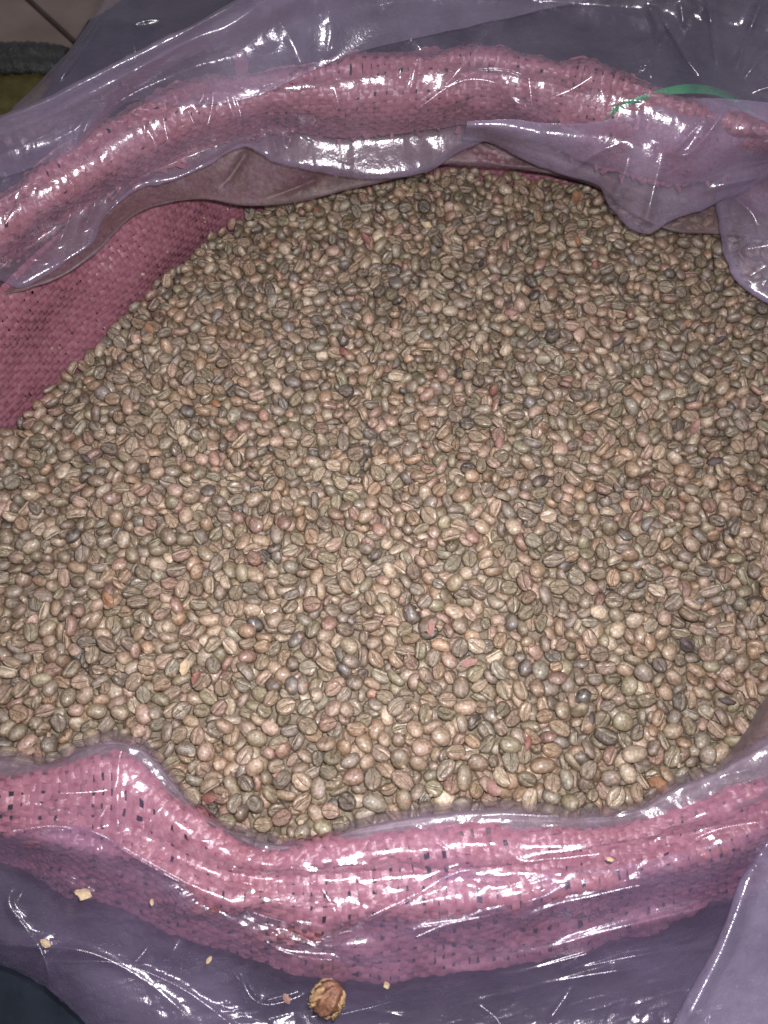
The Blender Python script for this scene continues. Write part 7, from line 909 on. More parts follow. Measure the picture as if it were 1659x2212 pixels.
-880,234,-85,-28,52,-6,17,202,561,-66,42,29,5,27,473,-525,-55,-2,-11,9,5,-1016,-230,-69,1,-3,-45,27,897,618,-50,17,-35,-12,38,599,667,-50,54,-8,12,77,-241,713,-52,17,-1,52,25,897,786,-48,-40,-22,18,7,45,1152,-85,-39,42,16,16,105,1191,-84,-3,11,16,26,
484,-34,-40,20,6,-21,41,268,563,-50,49,6,-15,14,560,850,-50,57,2,-7,14,313,1154,-88,7,-13,-38,2,39,-554,-40,-56,2,2,17,654,-420,-58,-53,-22,-1,15,-1080,-131,-82,50,-15,15,37,276,0,-30,-59,12,5,17,1104,728,-59,3,-20,0,55,-857,-232,-52,-14,11,10,14,
89,-230,-24,5,33,-6,44,343,234,-37,21,-13,-8,73,92,322,-53,29,-41,7,16,-325,401,-53,1,1,38,7,909,395,-60,41,-32,-21,17,654,523,-45,50,-20,20,15,60,840,-70,-24,-4,-6,36,1044,929,-61,15,38,3,36,293,958,-75,54,-15,-10,8,905,1023,-65,1,-39,11,57,
-151,-84,-39,9,1,-35,11,1155,908,-71,18,16,23,74,285,1153,-87,45,25,-11,6,-350,-474,-53,29,54,-9,7,787,-254,-55,31,-38,-10,28,627,-120,-60,1,1,11,26,-793,437,-91,-2,-6,-8,6,-204,-234,-47,-24,52,-8,16,-931,-190,-61,55,-9,5,6,1120,493,-63,-20,49,12,16,
-94,707,-52,57,10,9,15,-288,1091,-88,5,-19,-45,57,534,-585,-63,1,62,0,76,-862,77,-64,37,37,7,45,-390,168,-52,37,49,9,16,194,218,-44,-30,48,-9,36,550,380,-45,37,45,-1,58,-43,-191,-35,25,-47,2,68,-367,181,-44,1,38,13,25,783,222,-59,-10,-45,-27,5,
824,395,-56,-54,10,-26,45,980,405,-65,-15,-48,28,5,974,172,-59,0,3,30,66,186,596,-59,48,-38,5,34,1127,758,-61,7,34,40,7,-148,1177,-82,30,-11,-1,1,-866,-348,-60,-41,46,-7,67,-391,-128,-55,-39,-29,-10,4,159,466,-63,-42,-17,16,35,-426,-68,-56,-50,20,6,44,
1037,785,-59,25,-54,10,45,1105,879,-69,53,-24,14,7,1024,-175,-56,12,-47,31,67,-218,721,-44,46,21,-8,74,515,344,-39,-41,20,-14,18,295,393,-51,-47,28,-3,56,1145,386,-64,41,-1,6,35,1096,437,-64,28,33,18,26,712,642,-51,-20,54,-5,56,202,882,-80,53,-18,0,8,
-668,-195,-56,20,11,-2,21,747,-145,-61,-38,24,-12,75,1107,239,-65,3,-2,2,26,384,612,-57,3,25,45,7,311,876,-79,41,-6,9,25,-571,-344,-65,50,6,-15,64,12,129,-33,-15,33,-13,42,327,405,-39,-19,7,12,11,894,913,-53,25,12,-14,42,166,-85,-28,42,17,8,35,
1057,13,-63,25,57,-1,27,238,226,-41,-54,-22,-2,16,461,393,-43,-1,1,12,46,-365,-623,-53,-18,37,-5,63,-776,247,-64,-33,-41,20,36,480,316,-29,42,-35,18,16,-207,656,-54,3,-22,52,16,678,744,-47,19,-1,-5,7,33,-518,-33,37,4,-1,48,-527,-256,-61,-24,-53,5,16,
107,-253,-27,-48,3,-5,16,801,80,-66,-10,-61,0,7,768,419,-53,20,1,6,6,-741,478,-81,14,51,4,26,588,467,-47,-8,-24,44,35,-410,601,-48,-41,12,0,36,72,603,-71,58,21,4,7,244,-415,-42,-14,-55,-17,25,-498,-317,-56,15,-46,20,6,-995,82,-89,-11,32,52,6,
1111,113,-54,30,12,53,5,-874,260,-78,-16,-10,-33,56,906,567,-52,-20,21,-41,26,59,786,-66,29,11,-30,25,1059,956,-66,36,-4,21,56,28,-386,-35,1,1,-2,15,-185,-203,-49,-2,-1,30,5,-1010,-29,-85,-7,1,50,5,-615,42,-50,42,-37,-3,26,419,52,-35,33,28,14,47,
679,92,-61,1,1,34,25,-894,325,-96,35,15,-3,36,801,464,-56,23,54,9,45,-667,566,-74,34,30,18,26,-588,661,-74,19,58,-9,16,678,770,-49,10,50,-33,46,-412,864,-71,-30,54,6,46,1077,936,-68,-47,-35,-20,15,305,-370,-44,25,-50,-4,77,-1108,-274,-73,15,51,-31,15,
-400,136,-49,-22,-27,-26,67,778,528,-48,29,10,54,14,99,572,-69,12,2,13,6,1076,581,-60,-5,-45,20,57,128,666,-61,-45,41,1,7,-121,873,-59,29,-28,-7,17,-272,114,-45,-50,10,9,53,1189,870,-84,4,-28,-35,6,164,-165,-25,-44,-2,-11,26,-821,-137,-57,57,7,6,5,
324,218,-37,-1,1,13,46,-1060,-441,-62,-1,-1,-34,68,773,-225,-54,-49,-7,34,23,-417,62,-48,-9,-12,-8,56,255,198,-37,38,38,5,45,-263,966,-69,47,-14,1,26,781,1100,-87,7,16,40,16,685,-355,-52,-27,-6,-26,64,605,869,-45,1,-60,20,32,788,1057,-69,5,34,-3,75,
-946,-132,-65,19,58,9,16,201,-120,-29,-30,34,-21,25,883,-116,-62,36,24,14,2,685,52,-61,0,2,-11,27,31,348,-58,0,-51,-28,26,919,624,-50,13,-29,-15,6,-997,-63,-76,39,-28,-4,56,735,20,-60,-24,-37,18,15,181,529,-64,56,-6,-14,6,767,777,-46,-8,-8,-25,6,
418,835,-61,-28,43,-19,5,816,924,-57,-53,11,-7,74,717,182,-49,-15,-26,-42,52,409,-604,-61,24,53,3,15,-359,-131,-55,12,-52,6,16,-134,549,-57,-18,-8,8,7,219,-503,-41,-42,-6,38,4,-377,544,-49,29,33,15,35,349,578,-54,-12,-29,-49,17,-288,799,-55,-38,-23,22,46,
374,792,-60,-46,-3,3,75,62,997,-70,50,12,-25,56,-118,1128,-69,-9,0,-26,16,196,-164,-32,0,1,-33,16,1183,300,-63,33,45,5,15,-575,782,-94,2,-8,-37,26,-452,824,-73,15,55,-14,5,-260,824,-60,-4,-50,31,24,-420,-456,-55,-2,7,-18,2,-169,318,-58,31,48,14,5,
870,484,-57,-12,38,-46,25,273,920,-79,-16,-29,46,25,472,913,-67,32,23,-35,75,94,1138,-86,-41,-37,-4,75,209,1133,-88,37,11,-9,4,-998,-271,-58,24,46,-2,61,-508,733,-66,19,-10,-6,45,100,882,-69,-36,-36,20,67,-446,-131,-58,19,57,-2,16,-441,431,-48,-43,-32,5,15,
793,850,-50,-1,1,6,46,32,1059,-73,-24,46,-29,7,164,1058,-76,-32,-22,32,27,440,357,-40,-15,4,51,57,429,490,-47,56,-7,-10,27,1041,665,-57,20,-34,9,4,866,739,-48,-40,-35,31,74,13,922,-66,-41,-13,23,7,393,1051,-83,46,10,-29,16,609,1147,-97,-6,-20,-7,7,
94,-89,-30,-45,22,5,55,715,-513,-55,19,53,0,54,426,394,-44,21,-58,11,18,601,-570,-56,42,-6,-14,1,656,267,-53,-38,32,-13,12,1046,850,-60,-22,32,-18,44,-799,-5,-53,-26,39,-2,44,306,206,-28,-33,21,-5,11,707,603,-46,24,-34,-11,57,659,1058,-64,55,-14,19,66,
209,1223,-99,-25,1,8,5,590,-296,-52,3,21,25,15,-183,-255,-46,-21,57,-11,14,328,-171,-40,0,1,-25,57,-492,509,-50,52,-22,2,17,-52,638,-66,19,-43,-29,46,834,752,-51,57,-1,3,36,86,289,-53,-33,44,5,4,-780,407,-80,32,33,20,34,1241,579,-59,17,-9,39,5,
531,8,-41,-26,-8,22,11,-1010,119,-94,33,-28,20,4,658,926,-58,1,-23,42,15,137,1175,-88,29,34,-41,57,-731,-76,-58,0,0,39,55,636,87,-53,39,-48,9,7,586,167,-39,31,5,-42,6,921,765,-53,9,-56,-9,6,-121,-194,-41,35,-32,-24,66,854,67,-64,-32,-32,11,37,
-291,359,-48,-19,-7,8,17,700,450,-49,17,26,40,45,-465,483,-49,-35,-43,9,36,-114,669,-57,-13,-29,-21,46,764,1057,-73,54,23,-21,26,812,1066,-63,-22,-48,8,17,536,390,-33,54,-10,1,66,804,1096,-75,40,8,-16,37,-266,-600,-47,1,-1,-37,27,-482,-510,-63,1,-1,-2,8,
962,0,-55,27,-11,33,16,151,255,-43,34,27,11,7,-309,774,-59,-1,1,41,28,584,903,-63,35,27,20,77,512,-491,-59,-7,-6,60,56,807,-238,-51,55,6,-24,17,129,-61,-28,49,13,-30,12,-380,-6,-46,56,-11,10,62,-367,100,-55,-55,11,2,37,947,105,-62,-12,31,-47,15,
689,280,-49,-6,14,35,16,1068,313,-60,23,17,3,47,-328,699,-47,40,-33,-7,55,313,1090,-85,-32,-25,23,18,358,41,-33,-32,-32,-28,64,-740,67,-48,40,-16,15,3,-78,588,-60,33,-8,47,14,-234,-689,-48,-23,58,-7,65,-736,-126,-55,-9,61,-8,15,-700,-45,-55,1,1,-36,16,
-873,-1,-66,0,-3,-13,5,-521,2,-53,-55,-11,-1,6,-923,133,-83,3,-6,-39,6,668,714,-50,-2,1,25,46,627,856,-52,-12,34,-9,5,1014,893,-60,16,-53,-7,6,-382,-569,-54,6,-56,7,56,272,-408,-43,-25,-39,25,25,1113,373,-61,16,20,40,27,-590,411,-43,36,-35,2,36,
-74,495,-59,-7,24,46,16,135,580,-67,-21,-46,27,27,1123,737,-62,25,-24,10,45,-252,887,-63,32,-33,-11,55,425,881,-71,44,15,-31,15,-545,784,-84,-28,-10,9,35,-165,742,-52,-22,49,1,64,834,950,-56,-21,-5,-1,75,782,975,-58,38,1,-14,4,-1030,-501,-59,24,-57,2,5,
-552,-470,-68,36,50,2,76,687,-173,-63,59,21,-2,16,849,-133,-63,-1,-1,2,6,29,32,-43,-1,1,57,4,502,161,-44,2,0,31,6,-259,560,-54,12,-58,-6,37,83,1165,-91,-58,-19,9,28,687,702,-44,13,14,4,5,1092,909,-68,35,24,11,16,424,1006,-84,-46,-14,-26,66,
264,1042,-87,56,-14,-7,16,-723,503,-74,-6,-41,17,1,-238,472,-55,-28,37,-26,2,113,639,-58,-13,-50,6,1,519,1146,-98,-32,-40,-21,7,635,-173,-54,13,-14,-25,7,-676,50,-50,35,43,7,45,1088,44,-62,21,-57,4,15,408,118,-36,-48,-36,-1,17,114,479,-66,-32,47,-7,37,
-314,859,-66,-1,-2,-11,24,479,-107,-44,-35,-22,19,35,-216,-13,-40,4,-4,-10,13,-198,46,-51,-39,-19,13,56,429,665,-56,-24,-41,7,18,-294,833,-60,-2,1,-7,44,-208,851,-46,-35,11,31,1,521,1125,-89,-12,53,14,17,-946,-349,-63,29,53,9,10,155,218,-42,21,-44,-25,47,
-382,250,-51,43,39,0,16,935,391,-62,15,-20,-1,67,725,-443,-55,-55,-23,6,4,616,-105,-53,34,-31,23,0,-1029,-59,-80,-50,-31,10,7,1027,-15,-58,-10,-20,37,6,-507,316,-38,-43,13,1,33,343,526,-56,-52,-5,12,56,1080,714,-61,-14,-53,-5,36,678,830,-47,51,13,-23,25,
739,1120,-83,-48,8,-25,6,14,1165,-88,-1,-36,-43,6,796,708,-44,-5,-9,-27,47,1190,817,-77,16,14,14,26,-290,19,-53,-31,-40,22,27,-287,495,-49,20,-2,17,15,-138,783,-59,14,18,-24,67,998,861,-51,-21,37,13,24,264,952,-83,25,-49,12,15,264,172,-31,-32,-34,-23,14,
-896,259,-83,50,-2,-17,21,409,616,-51,4,12,-5,10,438,1076,-77,48,33,-17,55,-607,-339,-65,0,0,-26,37,704,-256,-59,22,57,-10,6,-322,-89,-60,36,-52,0,67,69,-81,-37,0,-1,-41,76,-176,124,-56,-56,-16,5,37,193,180,-39,19,57,-2,45,-265,1001,-78,-3,0,19,7,
939,229,-66,38,49,-2,47,-64,547,-55,14,7,25,3,934,570,-51,-48,-32,0,66,-540,-95,-55,29,-9,-39,31,21,-4,-35,39,-22,-30,53,-116,381,-57,5,-40,8,54,-492,418,-35,-16,11,-59,52,-592,796,-91,4,32,-16,23,213,996,-63,57,9,19,68,300,-433,-50,1,0,38,16,
-223,-115,-49,16,19,25,45,-237,982,-71,55,-2,-1,6,-166,-614,-43,-3,-60,5,55,906,32,-61,-42,-30,26,58,-699,327,-52,-21,5,11,76,392,327,-44,7,-60,8,14,-5,462,-60,-3,-34,-42,12,1033,524,-62,-51,-10,14,26,1239,534,-57,-14,-49,-18,45,-611,719,-82,-7,41,17,7,
426,922,-74,-24,16,-30,15,-20,814,-62,11,9,6,14,-343,1025,-81,56,-12,5,53,189,1115,-78,-8,-2,-28,3,458,-604,-62,-58,22,8,55,154,-295,-30,6,-58,-9,7,162,7,-32,-10,-59,8,5,629,-2,-61,-2,1,-59,76,27,513,-66,35,-22,-8,27,490,1091,-86,31,-37,-30,17,
245,1224,-106,-58,-5,-18,46,-290,98,-56,-2,-59,8,5,861,233,-61,14,-12,-31,28,859,319,-60,-12,-27,29,15,-419,408,-45,10,2,36,27,-327,577,-49,11,-53,-17,16,-514,668,-61,36,23,18,15,-63,907,-62,7,-30,-45,6,541,-441,-51,-23,-36,2,31,310,1216,-102,17,48,-24,34,
624,-504,-60,2,0,-55,13,-261,424,-55,-15,19,-34,35,-126,638,-62,-8,-9,33,36,745,943,-59,51,24,-3,16,-243,-538,-36,19,-13,38,17,441,-415,-51,29,16,26,55,691,-194,-55,21,15,-21,13,-462,-64,-55,15,-52,9,15,-286,139,-54,11,-30,-33,3,138,531,-65,-13,-7,-41,5,
473,576,-48,-27,-53,-11,16,-153,627,-62,-14,49,-28,35,-199,877,-62,48,-28,0,17,-936,-25,-74,-23,36,-25,31,796,369,-47,-62,4,-7,22,567,549,-34,31,49,5,65,-718,591,-78,-5,-11,11,17,-226,604,-50,-26,9,56,55,233,910,-66,41,22,-2,1,589,-125,-54,30,-52,3,17,
-255,243,-53,-59,-7,13,7,-617,507,-61,49,-25,4,26,-129,1075,-75,-59,6,-6,27,-841,-349,-62,0,0,-4,65,-655,415,-51,25,-9,2,17,1148,410,-63,20,49,-4,5,55,452,-62,50,28,-23,76,-132,613,-55,-49,11,-22,65,-374,695,-48,-50,12,35,56,-347,804,-58,-1,-18,-55,17,
956,822,-56,-30,49,-6,24,590,1018,-71,-48,-4,24,56,-371,27,-47,2,-6,19,53,-768,508,-80,-4,10,36,6,-356,640,-42,-10,3,44,76,795,771,-48,-25,47,-15,56,-58,-171,-39,2,-1,-45,26,202,-7,-31,10,59,-9,15,374,94,-35,56,-2,-1,26,-112,124,-57,30,48,4,12,
-528,459,-48,34,23,11,26,-298,520,-54,1,1,41,6,-807,-448,-61,41,9,3,3,-761,-369,-60,58,-8,-16,14,-716,57,-46,24,9,-41,45,-949,196,-93,-37,-46,19,17,-74,363,-61,1,20,-57,77,-245,410,-52,17,13,2,35,-283,438,-55,10,-56,-12,55,213,750,-73,48,2,-12,7,
139,97,-38,-39,-41,-16,21,148,433,-50,2,1,-52,6,-905,-87,-63,-43,38,-11,38,965,80,-65,-42,39,-4,17,468,210,-44,0,1,58,13,-308,261,-54,-12,-58,-10,25,-693,306,-54,20,-18,-14,45,-390,330,-52,0,0,32,5,366,725,-67,-32,32,-25,7,-140,805,-64,-61,-14,0,7,
-422,-287,-60,18,-44,6,65,349,-67,-35,-12,10,-21,74,-839,-14,-55,27,-27,-3,25,-943,32,-74,1,56,26,3,811,320,-59,-42,-10,13,15,-510,446,-47,-43,-14,22,3,1293,716,-73,-21,35,10,47,-24,830,-67,-52,16,15,76,-23,381,-56,-26,9,-47,75,-364,996,-77,13,57,16,54,
974,1028,-69,29,13,-47,26,877,-473,-51,0,-1,18,5,491,-255,-54,0,1,5,6,1087,130,-60,-10,47,-27,7,460,176,-38,52,-1,33,66,-341,-447,-48,15,-32,47,35,-404,-404,-60,-7,3,-9,75,-126,-229,-41,54,-6,-15,66,823,-71,-61,-12,-32,-30,1,987,488,-61,-51,-29,-10,27,
129,618,-72,0,1,-23,46,582,970,-71,-13,60,5,18,690,1030,-59,47,-29,-4,75,79,-170,-32,1,0,-61,5,-138,123,-55,52,21,11,4,412,307,-38,40,11,14,27,328,341,-49,-60,14,-2,76,305,-294,-41,-36,44,0,56,817,-276,-53,-18,-51,-1,7,435,285,-35,-39,-33,30,16,
-778,322,-68,12,-54,-11,35,13,410,-61,-17,5,-2,77,140,829,-70,-21,18,23,6,9,-344,-28,-42,-3,38,2,-322,205,-46,-47,-13,-29,67,915,807,-38,2,-59,15,65,145,979,-77,-44,-7,41,66,915,1049,-65,20,19,-1,55,-28,1166,-81,-19,3,-21,15,42,1181,-90,18,0,-16,26,
-644,-204,-57,-24,55,0,37,18,-210,-32,-44,35,-4,36,-1133,-150,-93,-17,60,-1,7,372,-127,-41,1,1,19,67,-875,137,-73,3,-5,-45,7,1139,340,-67,0,0,2,17,847,420,-61,-58,-10,0,18,-5,1066,-75,52,-14,1,6,-329,-152,-53,-44,7,-20,5,-781,287,-67,-36,-44,9,56,
96,445,-60,-40,6,12,46,134,1003,-79,-56,-4,8,45,136,1081,-76,-39,-30,31,18,-213,1131,-96,15,43,20,6,355,-135,-31,-36,33,-32,20,725,994,-56,-24,4,30,24,-51,1184,-82,53,-15,27,67,330,-549,-57,-51,-20,2,37,-305,-2,-53,34,-24,-10,37,888,681,-52,-25,7,-16,45,
534,729,-58,-57,-19,5,17,1031,-101,-59,-17,50,5,66,1022,17,-59,-24,-51,-23,76,-118,244,-55,-16,-36,-11,2,1021,236,-64,0,12,21,4,-543,404,-47,-45,-30,22,56,314,415,-50,-33,-37,15,76,388,439,-48,37,-26,-9,56,-144,686,-51,47,39,-15,54,-8,-642,-45,-31,-47,4,16,
-230,-595,-46,1,-1,-30,36,715,-211,-62,-40,10,-12,41,-1030,-123,-81,3,-5,-50,56,419,-79,-41,-5,-61,-1,7,365,174,-33,-10,-55,23,17,671,335,-50,37,-20,-13,5,878,340,-63,4,-9,-40,6,917,893,-55,-3,-59,9,6,729,-233,-59,-34,-27,17,25,611,-184,-57,-28,43,5,13,
299,324,-42,40,-8,10,56,-248,493,-59,0,1,5,66,-245,622,-56,7,2,18,57,-1046,-296,-69,1,-3,-46,36,20,-260,-33,-1,0,43,26,-378,135,-60,2,0,45,51,1054,289,-59,-23,-17,-14,24,1182,387,-63,24,52,7,25,-296,463,-57,-20,58,-2,75,546,597,-52,-1,-1,-9,8,
98,365,-54,41,-5,-11,7,824,444,-57,49,19,1,45,869,605,-53,-20,-11,21,26,981,646,-55,15,-48,28,7,753,471,-46,-19,35,-36,13,68,1047,-68,-24,-57,-4,75,881,-379,-54,-1,-1,21,6,250,-258,-38,-1,1,-28,34,-271,-121,-57,51,35,0,17,-58,263,-58,-49,31,-8,27,
-135,423,-60,33,-24,5,66,883,714,-54,-16,58,9,15,-897,-188,-54,32,30,-21,15,-767,146,-55,8,-48,-21,5,-638,330,-47,22,5,34,56,-110,323,-56,-20,-23,-15,2,940,691,-51,-12,-27,53,26,-422,763,-57,5,-43,25,15,816,971,-54,-27,36,14,15,353,680,-65,30,18,35,23,
1026,759,-61,7,-23,-48,1,646,-84,-62,1,0,37,67,548,301,-43,1,-22,-45,24,246,473,-57,34,23,21,36,-331,-529,-56,-2,-1,30,22,894,-16,-64,14,-46,-16,66,-668,17,-49,44,-25,-11,15,544,703,-48,-18,-33,-42,26,566,797,-57,-29,-44,26,58,1107,838,-72,-3,-2,-55,16,
228,640,-56,-17,8,28,73,307,853,-69,-52,-32,12,66,881,-255,-57,-58,-5,-3,16,-275,76,-57,2,-53,32,35,-47,515,-69,0,0,-54,16,765,1033,-69,-1,49,-34,56,-245,-621,-49,40,47,2,1,607,183,-47,16,9,9,15,979,536,-58,-27,-29,9,6,-74,615,-63,-14,-57,-7,45,
1264,800,-84,6,20,-18,16,451,1143,-97,-26,-20,39,7,-114,436,-60,4,24,-7,66,358,811,-62,34,43,8,65,-232,889,-58,0,-31,32,14,307,897,-76,-39,23,-25,41,1066,914,-62,-15,29,41,15,-394,-212,-60,-10,-60,9,36,-770,88,-61,50,35,2,64,361,253,-39,-45,-38,10,26,
281,350,-50,-2,0,25,36,322,637,-65,-29,23,-25,26,581,737,-54,-18,43,-23,56,36,814,-74,-1,0,-26,8,123,883,-76,17,16,30,36,137,-360,-38,1,0,34,12,-208,450,-56,2,-57,-1,37,56,653,-66,-26,-4,-25,16,905,657,-53,-42,-5,6,16,739,706,-46,48,-14,-13,16,
1076,832,-67,-53,25,-2,35,479,1177,-108,-13,-35,-13,16,97,-440,-36,-17,-19,26,42,1003,-246,-58,-1,1,43,15,-769,-207,-61,-48,-41,0,76,-105,6,-48,33,52,-11,27,188,142,-40,-3,2,54,18,-492,432,-46,-45,-27,9,16,-493,835,-80,-28,-40,31,45,-159,-403,-38,-19,-4,-49,12,
930,59,-62,3,-48,-27,77,222,280,-43,-47,-18,3,5,-207,973,-61,-29,19,20,5,-549,831,-90,54,20,-23,35,164,849,-73,-11,-22,-25,75,479,887,-64,-17,2,-17,46,741,1049,-69,28,2,53,74,-99,-613,-45,1,0,-36,55,-641,-348,-63,8,61,-10,26,914,-127,-60,7,-4,-7,42,
-724,-24,-54,16,-59,9,15,293,90,-34,-1,-2,-50,7,326,309,-43,-59,-1,-5,5,186,346,-52,39,0,-1,45,1050,337,-66,1,1,-25,46,-134,397,-63,-52,-23,1,14,672,642,-52,-58,6,6,55,219,155,-38,-39,-47,10,16,-458,313,-48,-1,1,34,44,-424,528,-47,35,42,-1,27,
382,530,-45,0,10,-51,64,221,661,-67,-26,44,29,17,-510,888,-90,-40,27,18,17,1141,933,-80,-7,-35,30,16,-121,950,-61,-9,-36,11,45,506,1018,-80,45,-3,-12,45,532,-225,-54,58,-2,-6,25,169,422,-54,29,-20,42,73,-426,1002,-104,-13,37,-38,36,296,-548,-58,1,1,-7,4,
536,-473,-61,1,1,-17,15,83,-302,-30,29,54,10,6,-868,-204,-58,-35,49,-10,5,421,-171,-46,1,3,-6,16,507,-85,-48,-53,18,4,5,-222,295,-63,-1,0,-57,75,-338,486,-48,38,-10,0,56,-391,510,-50,0,-1,-1,8,1186,696,-65,-4,-19,-5,14,-9,-235,-33,8,57,-20,75,
734,-61,-62,-58,-5,10,16,-284,315,-53,-4,6,24,16,746,576,-49,16,-50,-10,56,276,1181,-101,-12,52,-25,76,998,-325,-47,-60,-14,-6,23,-316,714,-41,34,-51,-6,11,284,-298,-41,-37,19,-24,62,-572,35,-55,-1,60,9,10,-830,86,-62,-54,-29,-5,25,-661,389,-60,3,-2,-62,26,
-4,680,-70,32,-47,-5,17,646,148,-49,-46,4,21,34,89,187,-47,-37,-37,-32,10,125,270,-40,-3,-6,-55,56,-817,365,-85,55,-19,14,15,15,866,-60,-10,7,-15,25,-2,1136,-82,-12,-3,45,6,702,-443,-55,-27,-38,19,53,-517,177,-49,2,-34,-8,40,955,208,-62,-16,35,49,11,
415,1038,-79,50,13,-10,11,-53,-514,-41,1,-1,49,56,-787,-467,-65,0,2,-3,16,-98,-117,-40,34,27,18,26,-340,40,-58,-59,4,1,68,461,467,-49,-1,0,12,28,1059,557,-65,41,-45,-10,16,-498,868,-87,3,-53,-31,5,-711,25,-48,-15,-52,2,26,85,106,-40,25,47,-18,56,
-75,231,-58,-4,-6,-24,56,-33,408,-66,-1,0,-33,6,-410,452,-45,-6,-49,-25,6,-688,575,-82,-17,13,-34,36,171,793,-71,-20,-28,-18,5,-166,1065,-74,-40,-38,19,16,-804,-90,-57,-55,10,-5,24,405,519,-54,-56,17,-8,16,687,517,-45,-2,44,24,15,416,551,-54,-29,46,-15,15,
456,650,-61,-55,-29,9,56,614,989,-72,-54,26,-11,16,946,1003,-69,40,3,-1,25,-46,1077,-75,-23,1,-5,37,207,1162,-89,-41,39,11,6,264,-536,-52,-8,3,-9,4,178,248,-46,-48,-32,0,5,1157,362,-64,3,-51,22,68,-687,454,-71,-6,1,45,14,784,615,-47,-12,-4,-39,77,
-383,786,-50,-58,13,18,15,-476,848,-82,12,42,22,33,439,1167,-93,-17,27,-39,0,33,-597,-44,-17,59,12,15,886,-69,-65,49,-28,0,67,374,214,-38,-33,48,-5,16,804,251,-63,57,11,-4,5,-658,470,-65,-47,32,-12,24,587,642,-49,41,1,3,26,331,906,-82,-29,54,4,25,
80,1107,-85,-2,-4,-57,36,859,22,-65,34,52,0,78,-161,106,-56,15,-50,3,71,388,272,-37,17,-24,-35,46,941,651,-56,38,-44,9,36,-407,797,-54,-51,-36,-5,66,458,-501,-61,-57,-8,-3,54,333,-134,-36,42,-37,-5,57,508,-6,-44,-13,-50,-31,25,-844,262,-77,36,38,6,6,
587,388,-49,62,5,-2,26,796,585,-49,37,38,-5,26,-229,950,-65,-24,40,-32,46,-673,228,-55,2,60,-4,77,262,276,-42,-1,-7,58,6,-470,533,-47,-11,-53,-18,5,-603,633,-72,10,54,-12,7,339,659,-65,-19,2,52,23,605,885,-62,-4,-4,29,7,600,1097,-87,-23,-10,-6,5,
-974,213,-93,-26,42,-26,76,667,688,-49,-20,-28,-46,1,22,1072,-67,42,-27,17,65,466,-433,-52,28,43,-35,46,1001,-124,-62,-1,-1,1,66,-483,261,-46,-43,32,4,36,969,255,-68,-34,51,-9,17,891,940,-58,-21,-55,9,16,568,1035,-80,-61,-8,3,8,1158,234,-58,16,3,2,16,
-325,500,-52,2,-54,29,12,396,493,-52,10,2,44,41,48,526,-74,40,-42,-8,63,171,578,-66,4,-52,9,7,286,381,-39,-11,-9,9,11,-121,1161,-88,-50,20,-18,46,149,-454,-41,0,1,-27,6,-827,-218,-59,2,0,-56,16,467,-223,-51,3,-1,56,26,-766,-171,-58,55,10,5,54,
1133,215,-66,-31,48,-6,12,160,552,-64,-30,-25,-36,45,69,811,-72,11,11,38,7,500,900,-70,-13,-27,31,36,-316,945,-75,50,21,0,3,-721,-239,-54,1,-26,-46,36,820,148,-63,38,-32,-2,15,-680,200,-51,7,12,-39,66,-455,276,-50,0,1,-5,17,172,317,-54,-53,-18,10,74,
605,576,-48,30,34,27,35,63,958,-71,21,-46,31,6,115,-289,-30,3,60,-6,16,835,4,-68,51,-35,0,68,711,763,-51,-51,34,3,5,-408,817,-68,26,-52,-4,57,-424,973,-93,22,33,21,46,323,-451,-49,-15,-2,13,3,-663,-406,-63,-5,-10,-12,68,607,153,-49,-22,-33,12,3,
521,404,-43,-51,-9,8,5,601,701,-54,46,-35,-2,15,668,-475,-57,10,59,-10,34,-442,239,-50,0,0,7,7,-92,337,-65,0,1,32,3,1015,336,-62,29,-14,7,36,721,547,-49,-53,21,0,18,364,597,-56,33,15,-23,4,-379,817,-61,29,-49,-7,7,1021,852,-60,-39,43,-4,26,
-104,976,-69,-39,-49,1,7,73,1067,-79,-30,54,4,16,-82,-534,-38,-4,-60,7,15,-159,-446,-42,-1,-1,14,36,48,185,-47,55,-15,-16,4,-720,242,-57,23,57,7,35,-545,367,-47,35,27,20,5,-380,577,-48,23,7,7,46,133,784,-78,4,-59,-4,37,1213,805,-78,12,22,17,37,
1138,904,-79,-24,19,2,45,398,1136,-95,8,-38,11,56,229,1181,-95,-38,2,-4,55,238,1199,-99,45,-10,-28,44,-991,-546,-60,-55,-29,1,56,37,-339,-34,-58,-18,3,77,1093,5,-56,16,-14,-16,37,-823,216,-70,0,52,-8,13,-561,296,-51,-30,54,0,16,320,474,-53,-29,45,-11,6,
6,771,-74,-56,-13,7,13,-179,937,-62,-5,50,-21,15,561,-451,-62,47,41,-1,14,-212,-199,-48,-40,-30,15,14,93,236,-49,-35,-32,22,4,968,-336,-54,-1,1,36,27,-955,-87,-73,35,48,0,14,456,-90,-44,-30,-53,9,15,767,260,-63,-13,-61,0,17,-843,392,-98,-1,-6,-9,7,
326,685,-70,-12,-51,33,25,755,847,-49,-18,-19,22,46,-235,-192,-53,-8,61,-12,22,1076,-17,-60,15,-3,1,2,-83,111,-49,9,-48,32,36,-944,244,-90,50,-8,-11,46,903,535,-56,-4,-41,-6,14,-659,682,-91,-31,-8,52,4,-331,834,-66,61,-12,3,56,662,793,-52,-9,-45,-38,23,
-824,-473,-64,19,-60,-1,24,711,-342,-60,1,-1,-56,26,-897,-214,-61,0,0,45,5,-56,161,-53,51,22,3,6,-135,259,-57,11,-52,33,5,-615,392,-54,-15,55,-10,37,-520,420,-52,-37,-22,11,21,32,429,-65,55,-3,4,26,-399,694,-57,-49,31,-9,25,709,722,-50,37,-17,-6,44,
